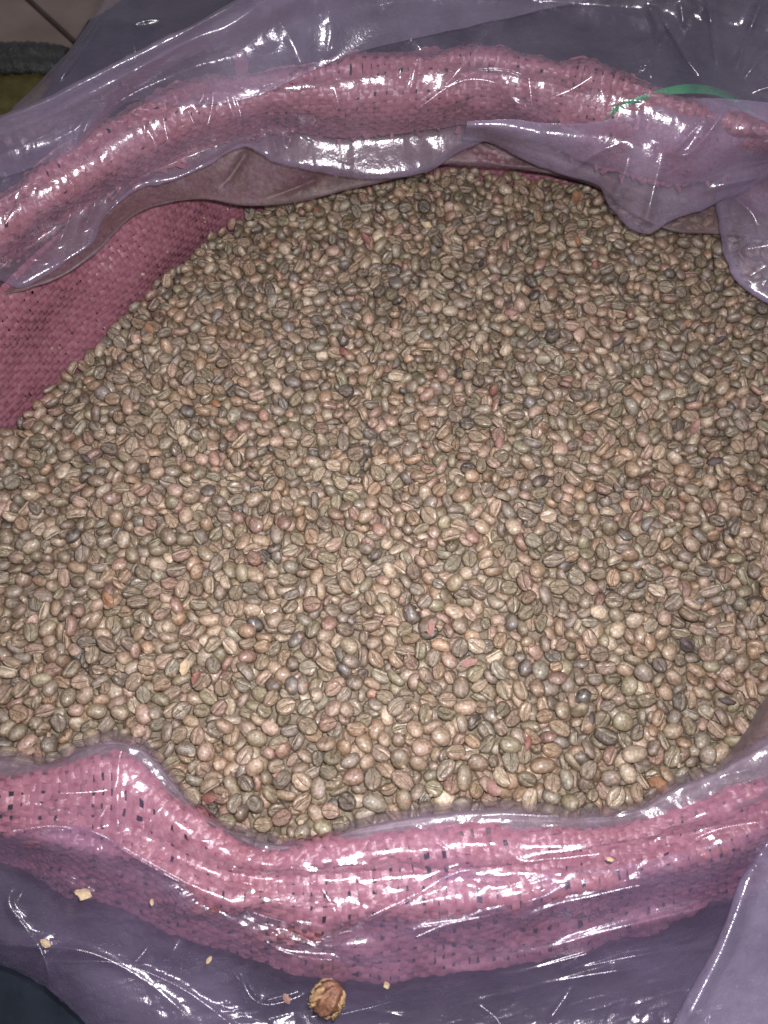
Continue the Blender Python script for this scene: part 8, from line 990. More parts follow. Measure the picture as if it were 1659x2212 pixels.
-572,818,-96,-23,35,-34,5,-219,800,-58,-14,-42,25,45,-270,875,-59,22,31,48,3,42,980,-77,-1,0,-56,16,293,1063,-90,-9,-59,-6,15,-866,-530,-63,26,-56,6,65,-1028,72,-99,45,-22,19,34,990,60,-63,10,-28,-37,45,-203,318,-60,39,47,-12,55,711,326,-54,-12,22,-48,13,
-42,488,-63,-20,-13,10,4,1069,614,-62,-45,-28,-8,57,-504,763,-76,1,-5,-38,35,-79,1178,-83,29,-43,17,6,455,-384,-57,1,0,50,16,252,-213,-31,21,-3,-7,34,23,183,-53,35,51,0,5,-572,202,-46,30,51,12,46,665,464,-50,-56,-13,7,16,285,522,-61,46,-35,3,26,
34,549,-74,-42,-46,1,56,962,567,-64,0,1,-18,26,-54,682,-67,-39,-41,4,6,198,724,-75,15,-23,-27,45,755,813,-54,35,-25,-18,40,-293,1049,-89,0,-63,-3,8,289,1103,-93,53,30,-12,57,335,1202,-110,28,-23,-9,47,1072,148,-58,-9,-14,-41,77,1194,492,-59,-2,20,-41,16,
146,1043,-80,13,19,31,4,-243,806,-50,-1,15,19,64,-234,1114,-85,1,11,15,56,-606,-430,-65,14,57,8,17,-178,-422,-43,32,45,7,68,-609,-238,-62,0,1,-30,26,958,-46,-60,-35,49,-9,8,-519,49,-53,1,1,0,7,546,261,-48,-18,-59,5,76,-562,433,-50,-7,57,-9,7,
534,849,-60,-2,9,10,27,810,993,-64,-1,6,62,28,826,575,-53,10,-5,-9,25,1165,707,-71,4,3,-32,21,428,742,-63,-13,58,-10,47,-117,1006,-72,51,20,1,66,-230,-514,-42,-15,-49,21,35,-357,-348,-58,1,-1,-26,18,-348,-206,-60,-1,-1,30,35,379,-179,-44,-56,3,5,31,
599,-85,-57,31,-46,-8,56,317,41,-36,0,1,-5,35,885,245,-66,-13,-7,13,3,-692,428,-62,-8,31,53,6,495,803,-67,-35,47,-10,16,530,1042,-81,-13,4,-26,28,-65,1110,-78,38,-35,2,8,346,-576,-60,-19,-57,-12,56,82,-197,-28,-5,-54,19,36,-1122,-62,-107,-52,-34,6,25,
1239,620,-65,9,-49,12,45,1120,785,-69,-9,-57,24,75,-206,917,-63,-3,-12,43,56,271,1011,-80,25,4,41,75,1112,906,-74,16,-16,-12,54,579,-384,-60,1,0,13,6,-703,-80,-57,-57,26,0,34,887,12,-63,-32,31,-19,5,192,301,-49,11,-59,-5,6,1100,348,-65,17,19,26,44,
885,516,-58,-35,-44,-22,14,-308,554,-52,16,52,31,34,1141,687,-65,44,11,8,57,167,978,-83,1,1,34,26,-165,-575,-40,42,-44,-8,17,-1069,60,-103,-11,-20,-37,47,725,63,-60,39,-18,-7,14,393,193,-34,-42,-12,22,35,-611,316,-47,48,-17,13,16,91,702,-71,41,6,0,8,
17,743,-70,54,11,5,7,352,964,-80,15,12,32,17,102,1006,-75,-15,3,-37,57,547,1006,-75,-24,5,-38,14,98,1043,-76,-10,-25,35,46,265,1102,-86,15,-24,-17,35,-317,-643,-53,1,-2,-6,57,297,-115,-35,13,59,8,2,-59,-40,-45,59,-20,3,37,708,208,-60,2,1,35,26,
-295,385,-52,-24,48,-23,77,-579,602,-68,-4,-1,31,35,730,591,-52,-42,-36,5,34,766,642,-53,38,43,-4,54,486,850,-72,48,37,0,7,934,1034,-78,-3,-3,-36,7,5,490,-65,46,22,3,6,338,750,-72,10,58,-12,46,316,733,-69,21,-36,14,4,-260,-511,-48,-2,-1,41,27,
-536,-431,-66,-52,-35,0,7,587,-334,-54,21,-48,-29,6,-857,-125,-58,59,-11,-3,6,-556,120,-53,-1,-62,-1,34,677,140,-59,1,2,22,17,-96,174,-56,-1,-1,-7,28,1044,387,-67,-38,48,-8,16,332,851,-83,-2,1,51,15,715,932,-61,-2,2,36,6,538,1075,-86,-1,-45,-38,5,
609,-153,-57,-37,47,16,77,-283,664,-48,11,-19,-18,7,-150,656,-65,-2,1,-38,2,271,874,-78,44,11,-11,36,-365,1016,-87,-47,10,26,24,424,1184,-105,42,23,-38,18,1122,603,-64,-13,-43,-1,31,-522,-517,-66,8,59,-10,34,-492,-347,-61,-57,-2,3,7,587,202,-52,-49,37,1,76,
-713,524,-84,-4,-4,7,16,-89,524,-65,-26,53,-5,16,-171,639,-61,-39,-19,20,1,-182,723,-62,58,-23,-4,78,141,-540,-42,22,3,8,35,613,-28,-53,11,-2,37,35,442,572,-49,5,52,6,55,-291,615,-51,54,-12,-15,25,-294,698,-51,1,-42,24,46,237,955,-74,-18,-15,-17,36,
466,1055,-83,9,7,-9,26,158,-593,-51,39,-41,-10,56,-640,-501,-68,-1,1,-62,5,65,80,-37,8,-59,21,18,-518,296,-51,0,1,22,15,958,338,-69,58,4,-5,14,201,459,-59,-39,22,-22,15,32,647,-75,54,-25,-10,67,-132,842,-62,-55,22,-5,28,225,-534,-49,-35,45,19,75,
566,-229,-55,16,-44,-32,44,-335,180,-49,15,-10,54,57,-125,196,-58,-37,43,14,67,447,318,-42,6,-1,-60,5,996,829,-57,47,-22,-16,75,639,-385,-63,0,-1,40,76,-774,-115,-55,-7,58,-6,16,-391,77,-54,41,-44,-11,36,-45,218,-60,7,61,-2,14,273,478,-59,2,-11,-46,15,
1058,508,-66,-58,-18,-3,5,159,608,-73,30,-54,6,4,543,777,-58,21,-57,-9,47,173,-321,-34,-8,60,10,14,-556,-112,-56,18,-16,-42,1,265,239,-36,36,21,-22,3,308,281,-44,12,-59,8,55,343,284,-39,-41,27,3,14,395,362,-42,10,18,36,5,575,410,-46,57,4,18,42,
-202,703,-52,23,8,-12,55,-600,770,-84,38,4,-38,8,327,-632,-64,0,1,-44,34,469,-557,-58,0,60,3,6,498,-130,-47,-56,-5,0,7,107,133,-44,-3,2,60,17,470,296,-43,0,1,4,38,-58,383,-67,-1,1,-7,14,-212,422,-58,57,-7,-6,5,636,423,-46,18,-41,-22,6,
1008,978,-74,39,47,-8,17,-165,-61,-53,-2,0,44,35,348,492,-57,2,-4,-37,16,-472,798,-73,-31,46,-10,16,-428,842,-75,8,52,8,51,405,437,-48,48,16,-25,70,485,454,-43,26,8,-20,1,-517,825,-71,44,29,3,13,848,785,-50,19,16,42,64,326,1125,-92,-23,-12,2,74,
456,-469,-56,25,-55,-14,45,78,-337,-34,-1,0,55,15,-390,-171,-60,2,0,-48,42,195,-84,-30,-27,-35,23,42,34,316,-57,-57,17,-10,17,1098,602,-65,36,-48,-8,16,1117,928,-77,-20,-16,53,14,393,1108,-95,-4,3,10,47,-369,401,-53,0,2,-15,14,-599,538,-63,41,36,8,56,
267,826,-75,40,30,-15,57,-340,933,-72,29,-31,-10,35,553,911,-66,38,-12,2,27,71,-515,-41,1,1,-1,6,-1041,-472,-57,-17,-57,18,25,-359,-289,-49,2,18,-16,57,-956,-168,-66,-30,30,-23,35,849,-177,-64,0,2,56,57,-387,-101,-59,0,0,51,27,-358,-40,-59,-48,-32,8,23,
-880,41,-65,-18,52,-10,27,289,156,-36,-28,51,-7,15,-14,209,-56,0,-1,-33,5,-580,511,-58,-3,-2,21,7,-100,887,-67,44,-34,-7,55,-503,400,-46,18,51,-4,5,-694,631,-90,-25,35,38,5,-505,707,-64,-23,-5,0,37,374,758,-67,16,-44,39,15,-28,1046,-72,-9,-2,-22,17,
-535,862,-89,4,-12,-45,5,269,1072,-89,24,30,9,65,-945,-512,-62,12,-61,0,31,160,-251,-32,0,1,21,17,-480,-166,-59,-57,2,4,5,-176,98,-58,49,-10,-6,63,628,165,-55,19,57,7,2,-174,221,-52,17,-2,32,76,-570,340,-52,9,60,-1,16,-60,336,-63,-15,55,-5,56,
-803,396,-87,-26,47,-13,14,797,552,-55,13,-56,-8,15,247,1015,-85,20,55,4,5,421,-316,-49,3,-49,-38,65,3,140,-48,-57,-4,16,55,-323,362,-48,16,13,33,45,861,399,-60,-12,31,-49,36,905,489,-58,17,44,13,14,-526,835,-88,10,-48,-10,14,-204,1098,-85,40,-4,-2,16,
294,1026,-76,27,-29,7,64,749,-382,-60,-1,-2,-27,76,841,-247,-59,-1,0,14,27,568,-199,-57,33,-46,-7,14,499,-176,-55,0,2,-12,75,1009,-40,-59,-56,-9,-3,46,-736,37,-58,0,-1,50,77,750,79,-62,27,53,0,17,-650,203,-50,-52,-24,-1,6,288,300,-47,-1,-1,12,24,
379,547,-57,-51,-28,0,17,10,293,-57,-5,8,-15,68,696,538,-47,-34,23,-12,4,516,786,-58,26,7,18,27,-1006,56,-88,-4,-15,-41,76,-683,251,-53,31,-10,35,64,-337,1001,-81,-4,-14,-9,26,-904,-548,-58,-48,17,-2,37,-17,-300,-33,47,34,-3,57,249,-158,-33,1,1,-6,6,
-356,-1,-55,-2,7,-12,16,-171,459,-59,-16,0,-7,54,-529,766,-80,26,46,4,22,563,936,-71,55,-8,5,16,-225,1079,-82,36,-11,5,8,-300,-92,-56,58,14,-16,67,856,276,-63,50,-16,-11,37,742,394,-57,-16,-58,0,6,1156,451,-61,-9,-53,10,17,219,538,-64,44,9,1,76,
10,575,-67,28,-31,-15,7,-28,701,-66,-21,9,12,54,733,976,-66,-3,1,18,16,-272,-345,-52,-1,-2,25,5,456,-123,-45,18,-42,-23,2,-517,-95,-59,1,1,-1,5,585,305,-44,26,-30,-16,36,-757,394,-77,-13,56,-11,65,107,391,-59,8,56,7,45,-627,185,-46,5,-10,16,4,
-208,356,-60,-1,0,-21,6,697,485,-50,-54,25,-8,16,-458,759,-63,22,-23,-25,66,-372,747,-58,50,-26,0,5,-184,-637,-45,53,24,7,65,167,-354,-39,-1,1,-48,54,881,-342,-56,3,58,6,66,-264,-210,-57,0,-1,17,55,-212,0,-56,0,-1,-27,6,670,212,-57,-2,1,-62,25,
1140,518,-68,43,45,0,26,-186,1073,-81,27,-35,-11,3,789,-115,-60,17,8,25,14,33,-62,-40,-1,-1,11,32,900,315,-65,37,47,-9,16,268,377,-53,33,-48,-1,66,600,613,-48,-32,-39,22,35,-612,681,-80,-44,-22,3,16,-250,859,-59,36,-31,22,72,249,-382,-40,-17,57,-2,6,
713,-84,-62,-28,-42,13,13,500,39,-47,-29,-47,8,22,803,179,-62,-38,40,-13,58,599,266,-47,51,26,-2,17,3,393,-65,19,59,-10,14,924,429,-63,-2,-60,-10,7,629,480,-50,-54,26,7,67,63,546,-68,-15,-58,-8,46,624,680,-56,-36,48,-3,74,-93,1027,-74,-1,1,8,24,
-243,-231,-50,-15,-53,29,13,-672,-35,-50,27,-40,-19,25,-130,442,-62,36,-41,30,11,-160,572,-59,23,53,8,26,-127,1183,-95,-22,26,27,75,-832,-458,-51,6,-54,16,65,742,796,-52,-5,-50,17,67,548,-422,-61,-1,1,-57,68,-858,-378,-61,61,-5,-2,77,456,123,-40,57,0,3,25,
-977,189,-104,31,43,-3,17,-476,210,-50,0,0,-1,7,247,636,-72,-56,20,-8,25,883,891,-59,48,-39,1,55,850,988,-59,-42,-17,5,7,79,1200,-93,-2,-28,16,47,106,-491,-38,42,2,-3,45,-416,190,-50,42,18,5,24,119,237,-45,-45,3,7,15,177,660,-70,-32,27,-27,16,
771,703,-41,27,33,10,15,218,822,-78,-22,8,-27,4,597,935,-72,58,23,-2,74,506,-155,-51,17,-54,26,65,-542,550,-55,-31,-37,17,55,483,1125,-92,49,-24,-1,75,-384,-598,-56,59,-20,2,6,-1090,-28,-104,-4,-6,10,6,-657,171,-51,13,60,-10,25,707,168,-60,2,-1,61,7,
725,463,-55,1,0,46,16,-356,518,-50,42,-37,-4,26,-925,-407,-57,15,1,9,55,599,-409,-60,57,-4,-5,67,-375,-231,-55,-9,25,-56,76,42,145,-48,-40,25,-17,73,-247,189,-51,18,13,1,25,-371,459,-50,58,10,-5,57,985,456,-66,-37,-13,5,43,185,497,-65,6,-60,11,16,
775,479,-58,-58,8,-2,66,-206,526,-61,0,2,-30,15,384,922,-74,12,25,-41,16,-79,961,-66,30,-47,-15,25,-584,-172,-59,-27,-40,27,21,880,-167,-60,-45,9,3,53,-903,-514,-60,0,1,-50,17,366,-437,-54,14,-58,7,14,-449,-214,-63,-53,32,1,15,324,121,-38,-1,1,29,15,
-181,164,-55,25,-1,6,45,-266,209,-56,-36,46,-4,16,-802,302,-74,-19,47,-28,2,1127,294,-65,-38,42,-4,15,-610,349,-55,25,55,-4,76,-177,549,-58,9,59,11,46,1027,724,-59,-47,20,25,66,-580,-490,-65,48,-36,-8,17,-205,-101,-49,24,-4,-25,2,559,185,-43,3,-17,-59,16,
742,180,-62,-7,55,-24,22,949,188,-69,-40,-12,8,35,-38,573,-62,-3,-32,-38,6,984,915,-60,18,57,-16,57,-46,999,-67,-11,-20,-53,5,340,1051,-87,-2,-53,25,15,-346,-513,-56,-30,45,-11,21,378,-470,-59,1,2,-13,13,-734,-434,-65,1,0,31,36,843,-330,-55,-55,20,-7,15,
-189,-289,-49,-1,-1,35,55,-141,-308,-43,2,-1,-40,16,287,-168,-36,-48,-39,2,15,70,-136,-33,47,41,1,36,-52,125,-54,-1,-2,-22,25,-356,342,-55,2,1,59,57,842,673,-56,-62,1,1,58,-142,721,-64,-56,-28,2,37,584,823,-57,12,-23,-33,36,930,977,-62,36,-18,-16,5,
543,1160,-109,-61,-2,-4,6,-160,400,-62,-29,-33,25,41,41,-645,-52,3,-2,48,1,740,-537,-55,21,56,0,75,622,-463,-60,-22,58,0,16,-646,-171,-61,-26,56,-2,74,-94,-176,-41,15,56,-8,15,242,-40,-35,0,0,-36,77,508,86,-42,6,61,9,27,-269,125,-58,27,-56,-10,14,
-928,270,-101,-8,-1,29,47,-533,254,-50,-24,52,-4,54,-487,597,-55,-25,-36,19,43,-262,592,-54,-14,-22,32,35,1013,590,-61,-28,-38,22,15,-44,718,-69,-10,52,-31,35,630,724,-51,35,-34,-19,15,631,800,-59,-1,0,1,15,1048,809,-64,-1,-1,-62,41,-182,846,-61,-3,59,-9,6,
75,889,-74,10,-26,-38,45,405,904,-76,9,-19,-31,26,-467,-537,-62,8,-56,-15,2,-179,-361,-40,2,41,-19,65,-392,-148,-56,18,-3,6,56,-580,-120,-60,-37,-44,2,64,820,105,-62,37,32,2,16,-422,495,-53,33,-50,-9,20,50,624,-68,-5,-19,22,55,-212,1003,-70,49,-17,8,6,
713,10,-44,-3,4,1,32,445,1108,-91,-7,22,-22,56,429,-122,-45,48,-41,-4,16,-1132,-34,-116,-35,22,-25,13,379,131,-39,0,1,25,35,292,253,-43,51,-35,2,5,-486,297,-47,21,-55,-3,36,-402,478,-50,-22,-54,7,4,74,514,-68,-22,-2,0,36,-309,811,-62,42,35,3,66,
708,810,-50,-26,-56,0,8,759,991,-65,15,53,-30,1,-100,1177,-97,-33,-31,24,45,778,-398,-55,44,43,-10,57,-853,204,-72,13,50,-34,13,-406,938,-88,-57,24,-8,75,356,923,-81,-21,-24,30,36,546,964,-69,-21,14,-43,6,-854,226,-73,58,1,-12,15,-476,-425,-64,-2,0,59,18,
419,-251,-49,0,2,-22,26,972,-252,-53,20,-44,-28,45,966,-170,-60,35,45,7,67,-216,559,-58,10,-61,0,28,200,600,-75,15,59,-2,15,718,898,-56,5,58,-12,26,-969,-272,-64,-6,3,-29,76,-86,24,-46,-14,-5,36,34,742,268,-57,-15,40,-8,65,419,706,-64,-9,1,37,26,
-30,742,-66,41,-5,-7,7,663,-506,-57,-1,0,4,17,-821,-306,-56,31,-29,-13,36,61,-220,-30,58,-17,4,16,799,-209,-58,41,-3,3,5,-62,-119,-40,54,16,7,16,588,-11,-56,-1,2,-44,16,456,41,-43,2,1,45,35,769,166,-66,-1,1,-58,15,-616,422,-55,48,27,5,5,
-620,470,-58,-14,44,-31,37,670,812,-58,-1,1,59,24,252,981,-84,20,-54,-6,6,-1072,31,-104,38,-35,19,17,726,226,-62,49,-28,-3,31,139,489,-67,-38,20,-15,36,95,531,-65,-16,-35,40,5,299,613,-67,-17,54,8,14,386,865,-75,-57,15,20,55,1039,874,-64,12,52,28,32,
391,1012,-87,-59,-15,7,16,726,1099,-80,20,29,-28,75,-26,1191,-96,-20,3,-2,4,-260,805,-57,29,-41,28,11,395,996,-76,-53,31,9,51,-9,-567,-43,-54,-10,4,21,768,-99,-65,-55,14,1,22,-866,-31,-59,-47,-20,1,26,120,44,-39,2,-1,-50,15,801,127,-68,-1,0,-50,24,
887,181,-67,-56,0,4,27,1208,464,-64,43,-45,6,15,1089,503,-68,0,0,-40,6,-532,639,-62,43,-37,20,14,583,856,-63,-33,-28,15,43,-285,-519,-41,8,20,55,63,-891,-23,-68,49,25,3,11,949,149,-67,39,-9,13,1,-589,236,-51,-24,-56,8,54,726,867,-52,-12,-49,26,15,
308,920,-86,0,-1,-59,5,764,966,-59,-24,-43,30,4,498,1061,-85,20,-44,1,17,539,-550,-62,1,-1,-27,3,486,-389,-59,-53,-27,8,12,-66,-340,-40,-54,26,-2,72,-322,-298,-57,-50,29,-7,54,-137,-80,-48,-52,24,-3,14,-922,56,-78,1,-5,-23,57,1053,48,-61,-50,3,-6,15,
-16,348,-66,-1,0,31,77,466,345,-46,0,1,-16,16,375,509,-60,-2,0,38,75,1148,554,-63,-17,-6,8,5,631,590,-51,-1,1,45,18,852,631,-54,-32,52,11,15,1087,639,-68,-12,60,-3,76,714,845,-56,-1,62,-3,5,808,1038,-74,-5,0,-4,17,-460,143,-51,-44,41,-7,16,
140,317,-57,-46,-31,-2,64,1024,357,-65,-4,56,-15,46,220,482,-60,-35,-51,-11,17,-72,740,-67,56,-12,-8,35,347,821,-76,-41,-26,15,26,-392,963,-89,25,-54,3,66,97,966,-77,9,-51,-20,34,470,961,-74,0,11,23,7,340,1002,-85,-18,-54,24,57,244,-642,-61,1,-1,50,35,
-190,-594,-45,16,58,-7,12,-67,-293,-39,-1,-1,53,77,293,-35,-28,-2,-8,59,46,-697,161,-56,48,-29,1,52,-619,256,-49,-5,-61,8,6,73,352,-62,0,-1,-29,16,625,513,-52,0,1,-34,14,1224,744,-75,-9,61,-10,18,-123,759,-65,-2,1,-39,5,4,799,-73,-57,-8,5,14,
662,941,-62,-1,51,24,35,199,971,-83,-58,-5,7,16,238,1154,-96,-42,42,-5,15,57,116,-40,10,-24,19,43,-475,931,-100,-1,56,-13,15,-133,1133,-90,-5,-2,-9,6,48,-72,-37,41,9,13,50,-390,-465,-56,54,18,6,7,-426,-255,-62,-54,-32,0,6,-386,5,-59,-57,18,7,66,
-524,212,-49,-41,-41,0,56,-701,393,-64,-40,38,-9,26,406,468,-47,-21,29,-38,45,106,650,-72,14,9,35,57,239,692,-74,34,34,19,75,-306,722,-58,0,-1,-60,26,1021,811,-59,-46,-36,10,5,570,995,-75,-40,-16,3,44,905,-97,-62,49,-33,-7,16,-281,-26,-52,35,-27,9,13,
650,60,-59,49,-24,-1,1,-984,113,-96,4,-8,-36,6,1,106,-47,52,19,0,25,135,118,-43,-2,-1,12,65,219,104,-35,-5,62,8,24,133,395,-56,-23,12,-40,4,1078,752,-64,-9,11,-14,73,598,793,-60,0,-3,-26,5,958,977,-65,-1,3,42,46,-258,1067,-87,17,-48,18,44,
-391,909,-78,-47,31,-1,54,916,999,-69,51,8,24,50,245,-501,-48,-51,-22,4,17,-607,-389,-66,-15,-61,-1,6,507,-338,-56,-40,9,-3,36,-569,-300,-65,-56,7,-1,1,327,-292,-47,1,1,37,11,-1009,-83,-80,13,52,3,66,-197,-72,-52,48,28,0,15,-96,262,-63,1,62,-1,77,
-139,334,-61,-4,0,2,26,-637,562,-69,54,8,-8,77,1187,728,-74,-1,3,23,16,373,891,-77,-14,15,-38,6,877,1040,-78,-6,-5,-33,5,-318,1070,-100,31,11,9,46,753,1090,-87,-6,-4,-26,7,-191,1157,-98,5,-32,-34,25,226,-192,-34,4,4,35,75,-497,67,-52,-10,-52,18,12,
-70,192,-52,20,-14,-14,46,-191,232,-58,5,2,23,5,566,281,-47,30,52,-6,56,568,351,-46,-31,-34,21,12,-463,407,-44,12,30,45,47,649,620,-48,-25,-37,22,38,-467,713,-59,54,-12,-12,16,220,1039,-78,-16,-41,-3,17,902,1052,-79,16,-43,-11,4,-274,-375,-53,-59,-1,-6,64,
-771,-262,-59,-21,58,10,13,-1035,-160,-77,-1,-3,-11,25,-440,88,-54,2,-1,50,6,323,184,-36,57,1,-4,6,-346,257,-50,-32,-47,5,8,-260,299,-58,0,1,19,36,1127,435,-67,7,-59,-10,56,759,549,-54,-2,0,-57,5,1230,685,-70,36,-47,3,7,240,773,-82,0,-1,-30,36,
286,801,-80,-1,1,59,7,129,976,-80,37,-27,-19,66,75,1025,-79,29,51,-1,55,213,-620,-56,-39,4,-3,35,306,-328,-44,-27,41,-27,41,1027,194,-67,44,35,2,5,940,739,-52,1,18,58,6,863,770,-54,53,22,5,22,774,828,-49,10,20,-18,66,9,997,-68,-54,7,20,36,
201,-519,-45,-33,24,-14,44,-1000,-344,-60,32,53,-9,17,73,-254,-33,1,1,-29,15,-1105,-199,-83,-12,35,-43,41,-108,-85,-48,-27,51,1,64,248,52,-34,-1,1,19,17,881,90,-69,2,62,-11,23,834,302,-66,-2,1,-50,6,-488,469,-50,-50,27,-1,5,1146,597,-65,37,-43,-4,17,
960,624,-60,57,-16,-9,15,-274,761,-62,54,31,0,76,-91,769,-65,-60,-2,7,16,927,810,-53,-45,38,-7,27,-369,952,-80,52,10,-1,25,417,1029,-91,45,-33,1,12,616,1119,-96,-28,1,-26,67,1028,-68,-58,-12,7,-33,15,-578,58,-52,15,57,7,13,-79,312,-61,-23,11,-33,65,
-730,444,-72,-11,22,-36,25,-35,446,-67,2,5,-52,57,-250,789,-60,55,3,1,56,337,-465,-57,-1,1,-52,55,-651,-303,-64,1,1,-7,16,-12,-90,-37,44,37,9,5,16,-84,-39,53,18,-1,65,1001,176,-67,-52,23,0,5,286,222,-38,-8,-28,39,44,556,213,-50,-9,62,-3,73,
-221,471,-60,-37,-19,13,32,269,601,-70,32,50,-10,56,-89,685,-66,-16,-59,10,36,1008,774,-61,50,-26,-5,67,619,1026,-76,43,42,-12,6,335,1107,-93,23,-35,-13,4,-676,-451,-66,40,-9,-9,42,-335,-181,-58,-3,-56,-24,11,340,447,-50,-21,2,-3,25,-665,639,-87,16,-42,-13,67,
687,872,-58,40,-3,5,1,1004,1022,-74,-29,25,16,55,-40,1143,-89,-4,2,13,18,-657,-52,-46,-52,-33,-9,72,-293,990,-73,54,15,25,15,-607,-512,-67,-53,-20,-1,4,-997,-430,-60,-1,-1,-45,5,-101,-338,-40,-31,-51,3,65,-722,-263,-57,-62,-4,3,45,762,-5,-64,-6,-59,8,16,
186,60,-32,26,51,4,7,631,135,-57,-34,-51,1,34,-272,172,-55,-1,1,50,46,1045,262,-67,-16,56,-3,16,413,419,-51,56,24,0,1,-263,465,-57,1,1,40,36,1047,635,-65,-1,1,-32,6,886,757,-56,0,2,-3,14,450,807,-67,17,-22,-23,46,251,855,-87,-3,62,-1,76,
-425,906,-84,49,29,2,77,-271,899,-68,-1,-2,-44,67,123,922,-79,8,-20,-27,1,1069,984,-81,-29,-54,4,28,739,-264,-56,-12,27,-40,45,77,17,-37,41,14,6,66,212,247,-46,-1,-2,-8,5,478,369,-45,27,-47,12,12,410,-635,-64,-56,9,5,54,163,-557,-49,-24,53,-5,23,
626,-207,-59,59,5,5,3,-309,-171,-58,11,58,-8,12,-302,-40,-59,-1,0,33,15,84,-47,-37,3,60,-5,75,-700,211,-58,29,54,1,65,73,209,-51,3,-2,-58,17,406,233,-43,0,0,52,65,156,342,-59,-1,-1,-17,76,-475,559,-53,-21,54,-8,4,-478,770,-71,-46,4,-10,1,
1095,777,-71,-1,3,-7,11,-365,924,-75,12,56,-13,15,845,900,-59,-1,2,52,75,679,-446,-59,45,43,-4,76,397,21,-39,42,39,-11,65,-459,114,-48,9,34,-51,35,945,878,-55,27,-49,-5,36,723,1058,-77,9,-49,36,13,-111,1105,-79,2,-56,11,58,-85,1156,-88,-16,-32,-37,67,
-577,372,-54,-2,-2,-8,33,-15,-598,-41,-24,-53,7,26,331,-513,-57,1,1,28,17,-361,-384,-59,13,60,1,68,966,-288,-52,-26,1,-10,44,-448,-173,-60,-35,-44,8,55,-231,-86,-53,2,59,-9,5,843,-89,-69,0,-1,-45,72,148,-41,-30,-8,-61,-9,37,-823,3,-59,-27,-38,21,35,
-131,-10,-51,27,49,-1,56,969,129,-67,29,52,7,15,-99,299,-63,42,44,1,76,-445,508,-53,-1,1,39,15,498,512,-50,46,34,-4,57,39,592,-70,40,30,17,25,-571,694,-78,-5,-2,21,35,1008,671,-64,5,-63,-1,15,662,893,-59,39,45,8,17,334,1153,-101,41,-33,1,17,
-258,-317,-51,-48,26,9,64,-938,-275,-60,-1,-29,51,34,-290,-224,-56,48,-34,-6,22,-587,147,-50,-9,4,-15,75,-631,231,-52,57,-3,-5,75,1120,651,-68,-1,-50,-29,0,862,872,-50,-34,-27,19,4,388,1081,-90,5,-28,41,45,408,-464,-58,14,59,-2,66,-50,-215,-40,0,-1,-14,76,
754,-174,-62,-15,47,-30,35,-564,-138,-60,-39,47,-6,66,1005,-81,-61,-40,-44,4,56,-785,-50,-56,-39,-14,11,42,758,38,-64,-41,44,-7,37,500,125,-43,-56,13,-1,16,-435,373,-48,-23,57,9,5,205,394,-60,54,-30,4,56,-4,716,-68,-24,8,-4,46,244,726,-78,6,58,-8,15,
980,804,-56,47,-35,-9,16,-400,990,-95,-13,5,37,15,168,1158,-95,-3,1,7,6,454,1177,-113,13,12,14,5,-843,-538,-62,45,32,-12,11,-165,443,-61,-21,5,0,71,1111,467,-62,-24,-43,2,36,131,708,-74,13,44,40,4,393,962,-84,-51,-1,5,76,-838,421,-99,-11,-30,-12,66,
-692,-478,-68,-36,23,-13,32,-61,-379,-37,-61,7,-5,65,-998,-120,-76,6,56,-3,11,681,-83,-60,-41,-5,5,36,-267,-47,-60,-30,54,-1,76,-430,131,-53,-44,-37,0,56,416,261,-39,39,41,3,6,-159,501,-61,-6,62,-10,26,-313,672,-56,-1,1,21,5,153,667,-76,-20,54,-7,5,
404,672,-67,58,19,2,5,-347,715,-58,0,0,-34,16,279,725,-80,0,-3,-49,56,-191,813,-61,-46,-38,9,15,817,-402,-55,-27,56,-8,66,-925,-365,-61,50,-28,1,12,-1034,-10,-93,-6,52,-11,54,304,-12,-30,20,1,37,65,775,105,-62,-43,-9,2,15,-561,540,-62,-2,-1,3,12,
1163,785,-69,21,23,37,56,774,872,-47,34,-17,8,6,
]
N_ALL, N_FULL = 4702, 3088

n = N_ALL
D_ = np.array(DATA).reshape(n, 7)
BP = D_[:, :3]*.0002
rv = D_[:, 3:6]*.05; ang = np.linalg.norm(rv, axis=1, keepdims=True)
BQ = np.c_[np.cos(ang/2), rv/(ang + 1e-9)*np.sin(ang/2)]
BV = D_[:, 6] // 10; BS = .54 + .06*(D_[:, 6] % 10)
def rotm(q):
    w, x, y, z = q.T
    return np.stack([np.stack([1-2*(y*y+z*z), 2*(x*y-w*z), 2*(x*z+w*y)], -1), np.stack([2*(x*y+w*z), 1-2*(x*x+z*z), 2*(y*z-w*x)], -1), np.stack([2*(x*z-w*y), 2*(y*z+w*x), 1-2*(x*x+y*y)], -1)], 1)
BR = rotm(BQ)
PAL = [('olive brown', (122, 107, 78), 15), ('light brown', (146, 120, 92), 17), ('grey brown', (122, 107, 93), 13), ('pinkish tan', (156, 124, 104), 9), ('khaki green', (120, 112, 80), 5.5),
       ('pale beige', (166, 147, 120), 7), ('slate grey', (96, 88, 84), 2.6), ('reddish brown', (138, 96, 80), 5), ('near-black', (62, 54, 53), 1.5), ('warm brown', (144, 111, 78), 13), ('greenish grey', (124, 117, 98), 5), ('dark brown', (104, 83, 67), 6)]
rs = np.random.RandomState(77)
BC = rs.choice(len(PAL), n, p=np.array([p[2] for p in PAL])/sum(p[2] for p in PAL))
TINT = np.array([srgb(*p[1])[:3] for p in PAL])[BC] * rs.normal(1, .18, (n, 1)).clip(.6, 1.55) * rs.normal(1, .015, (n, 3)) * np.array([.88, .855, .885])
TINT = TINT*.70 + .30*TINT.mean(1, keepdims=True)*np.array([1.07, .99, .95])
TINT = np.c_[np.clip(TINT, .02, .6), np.ones(n)]
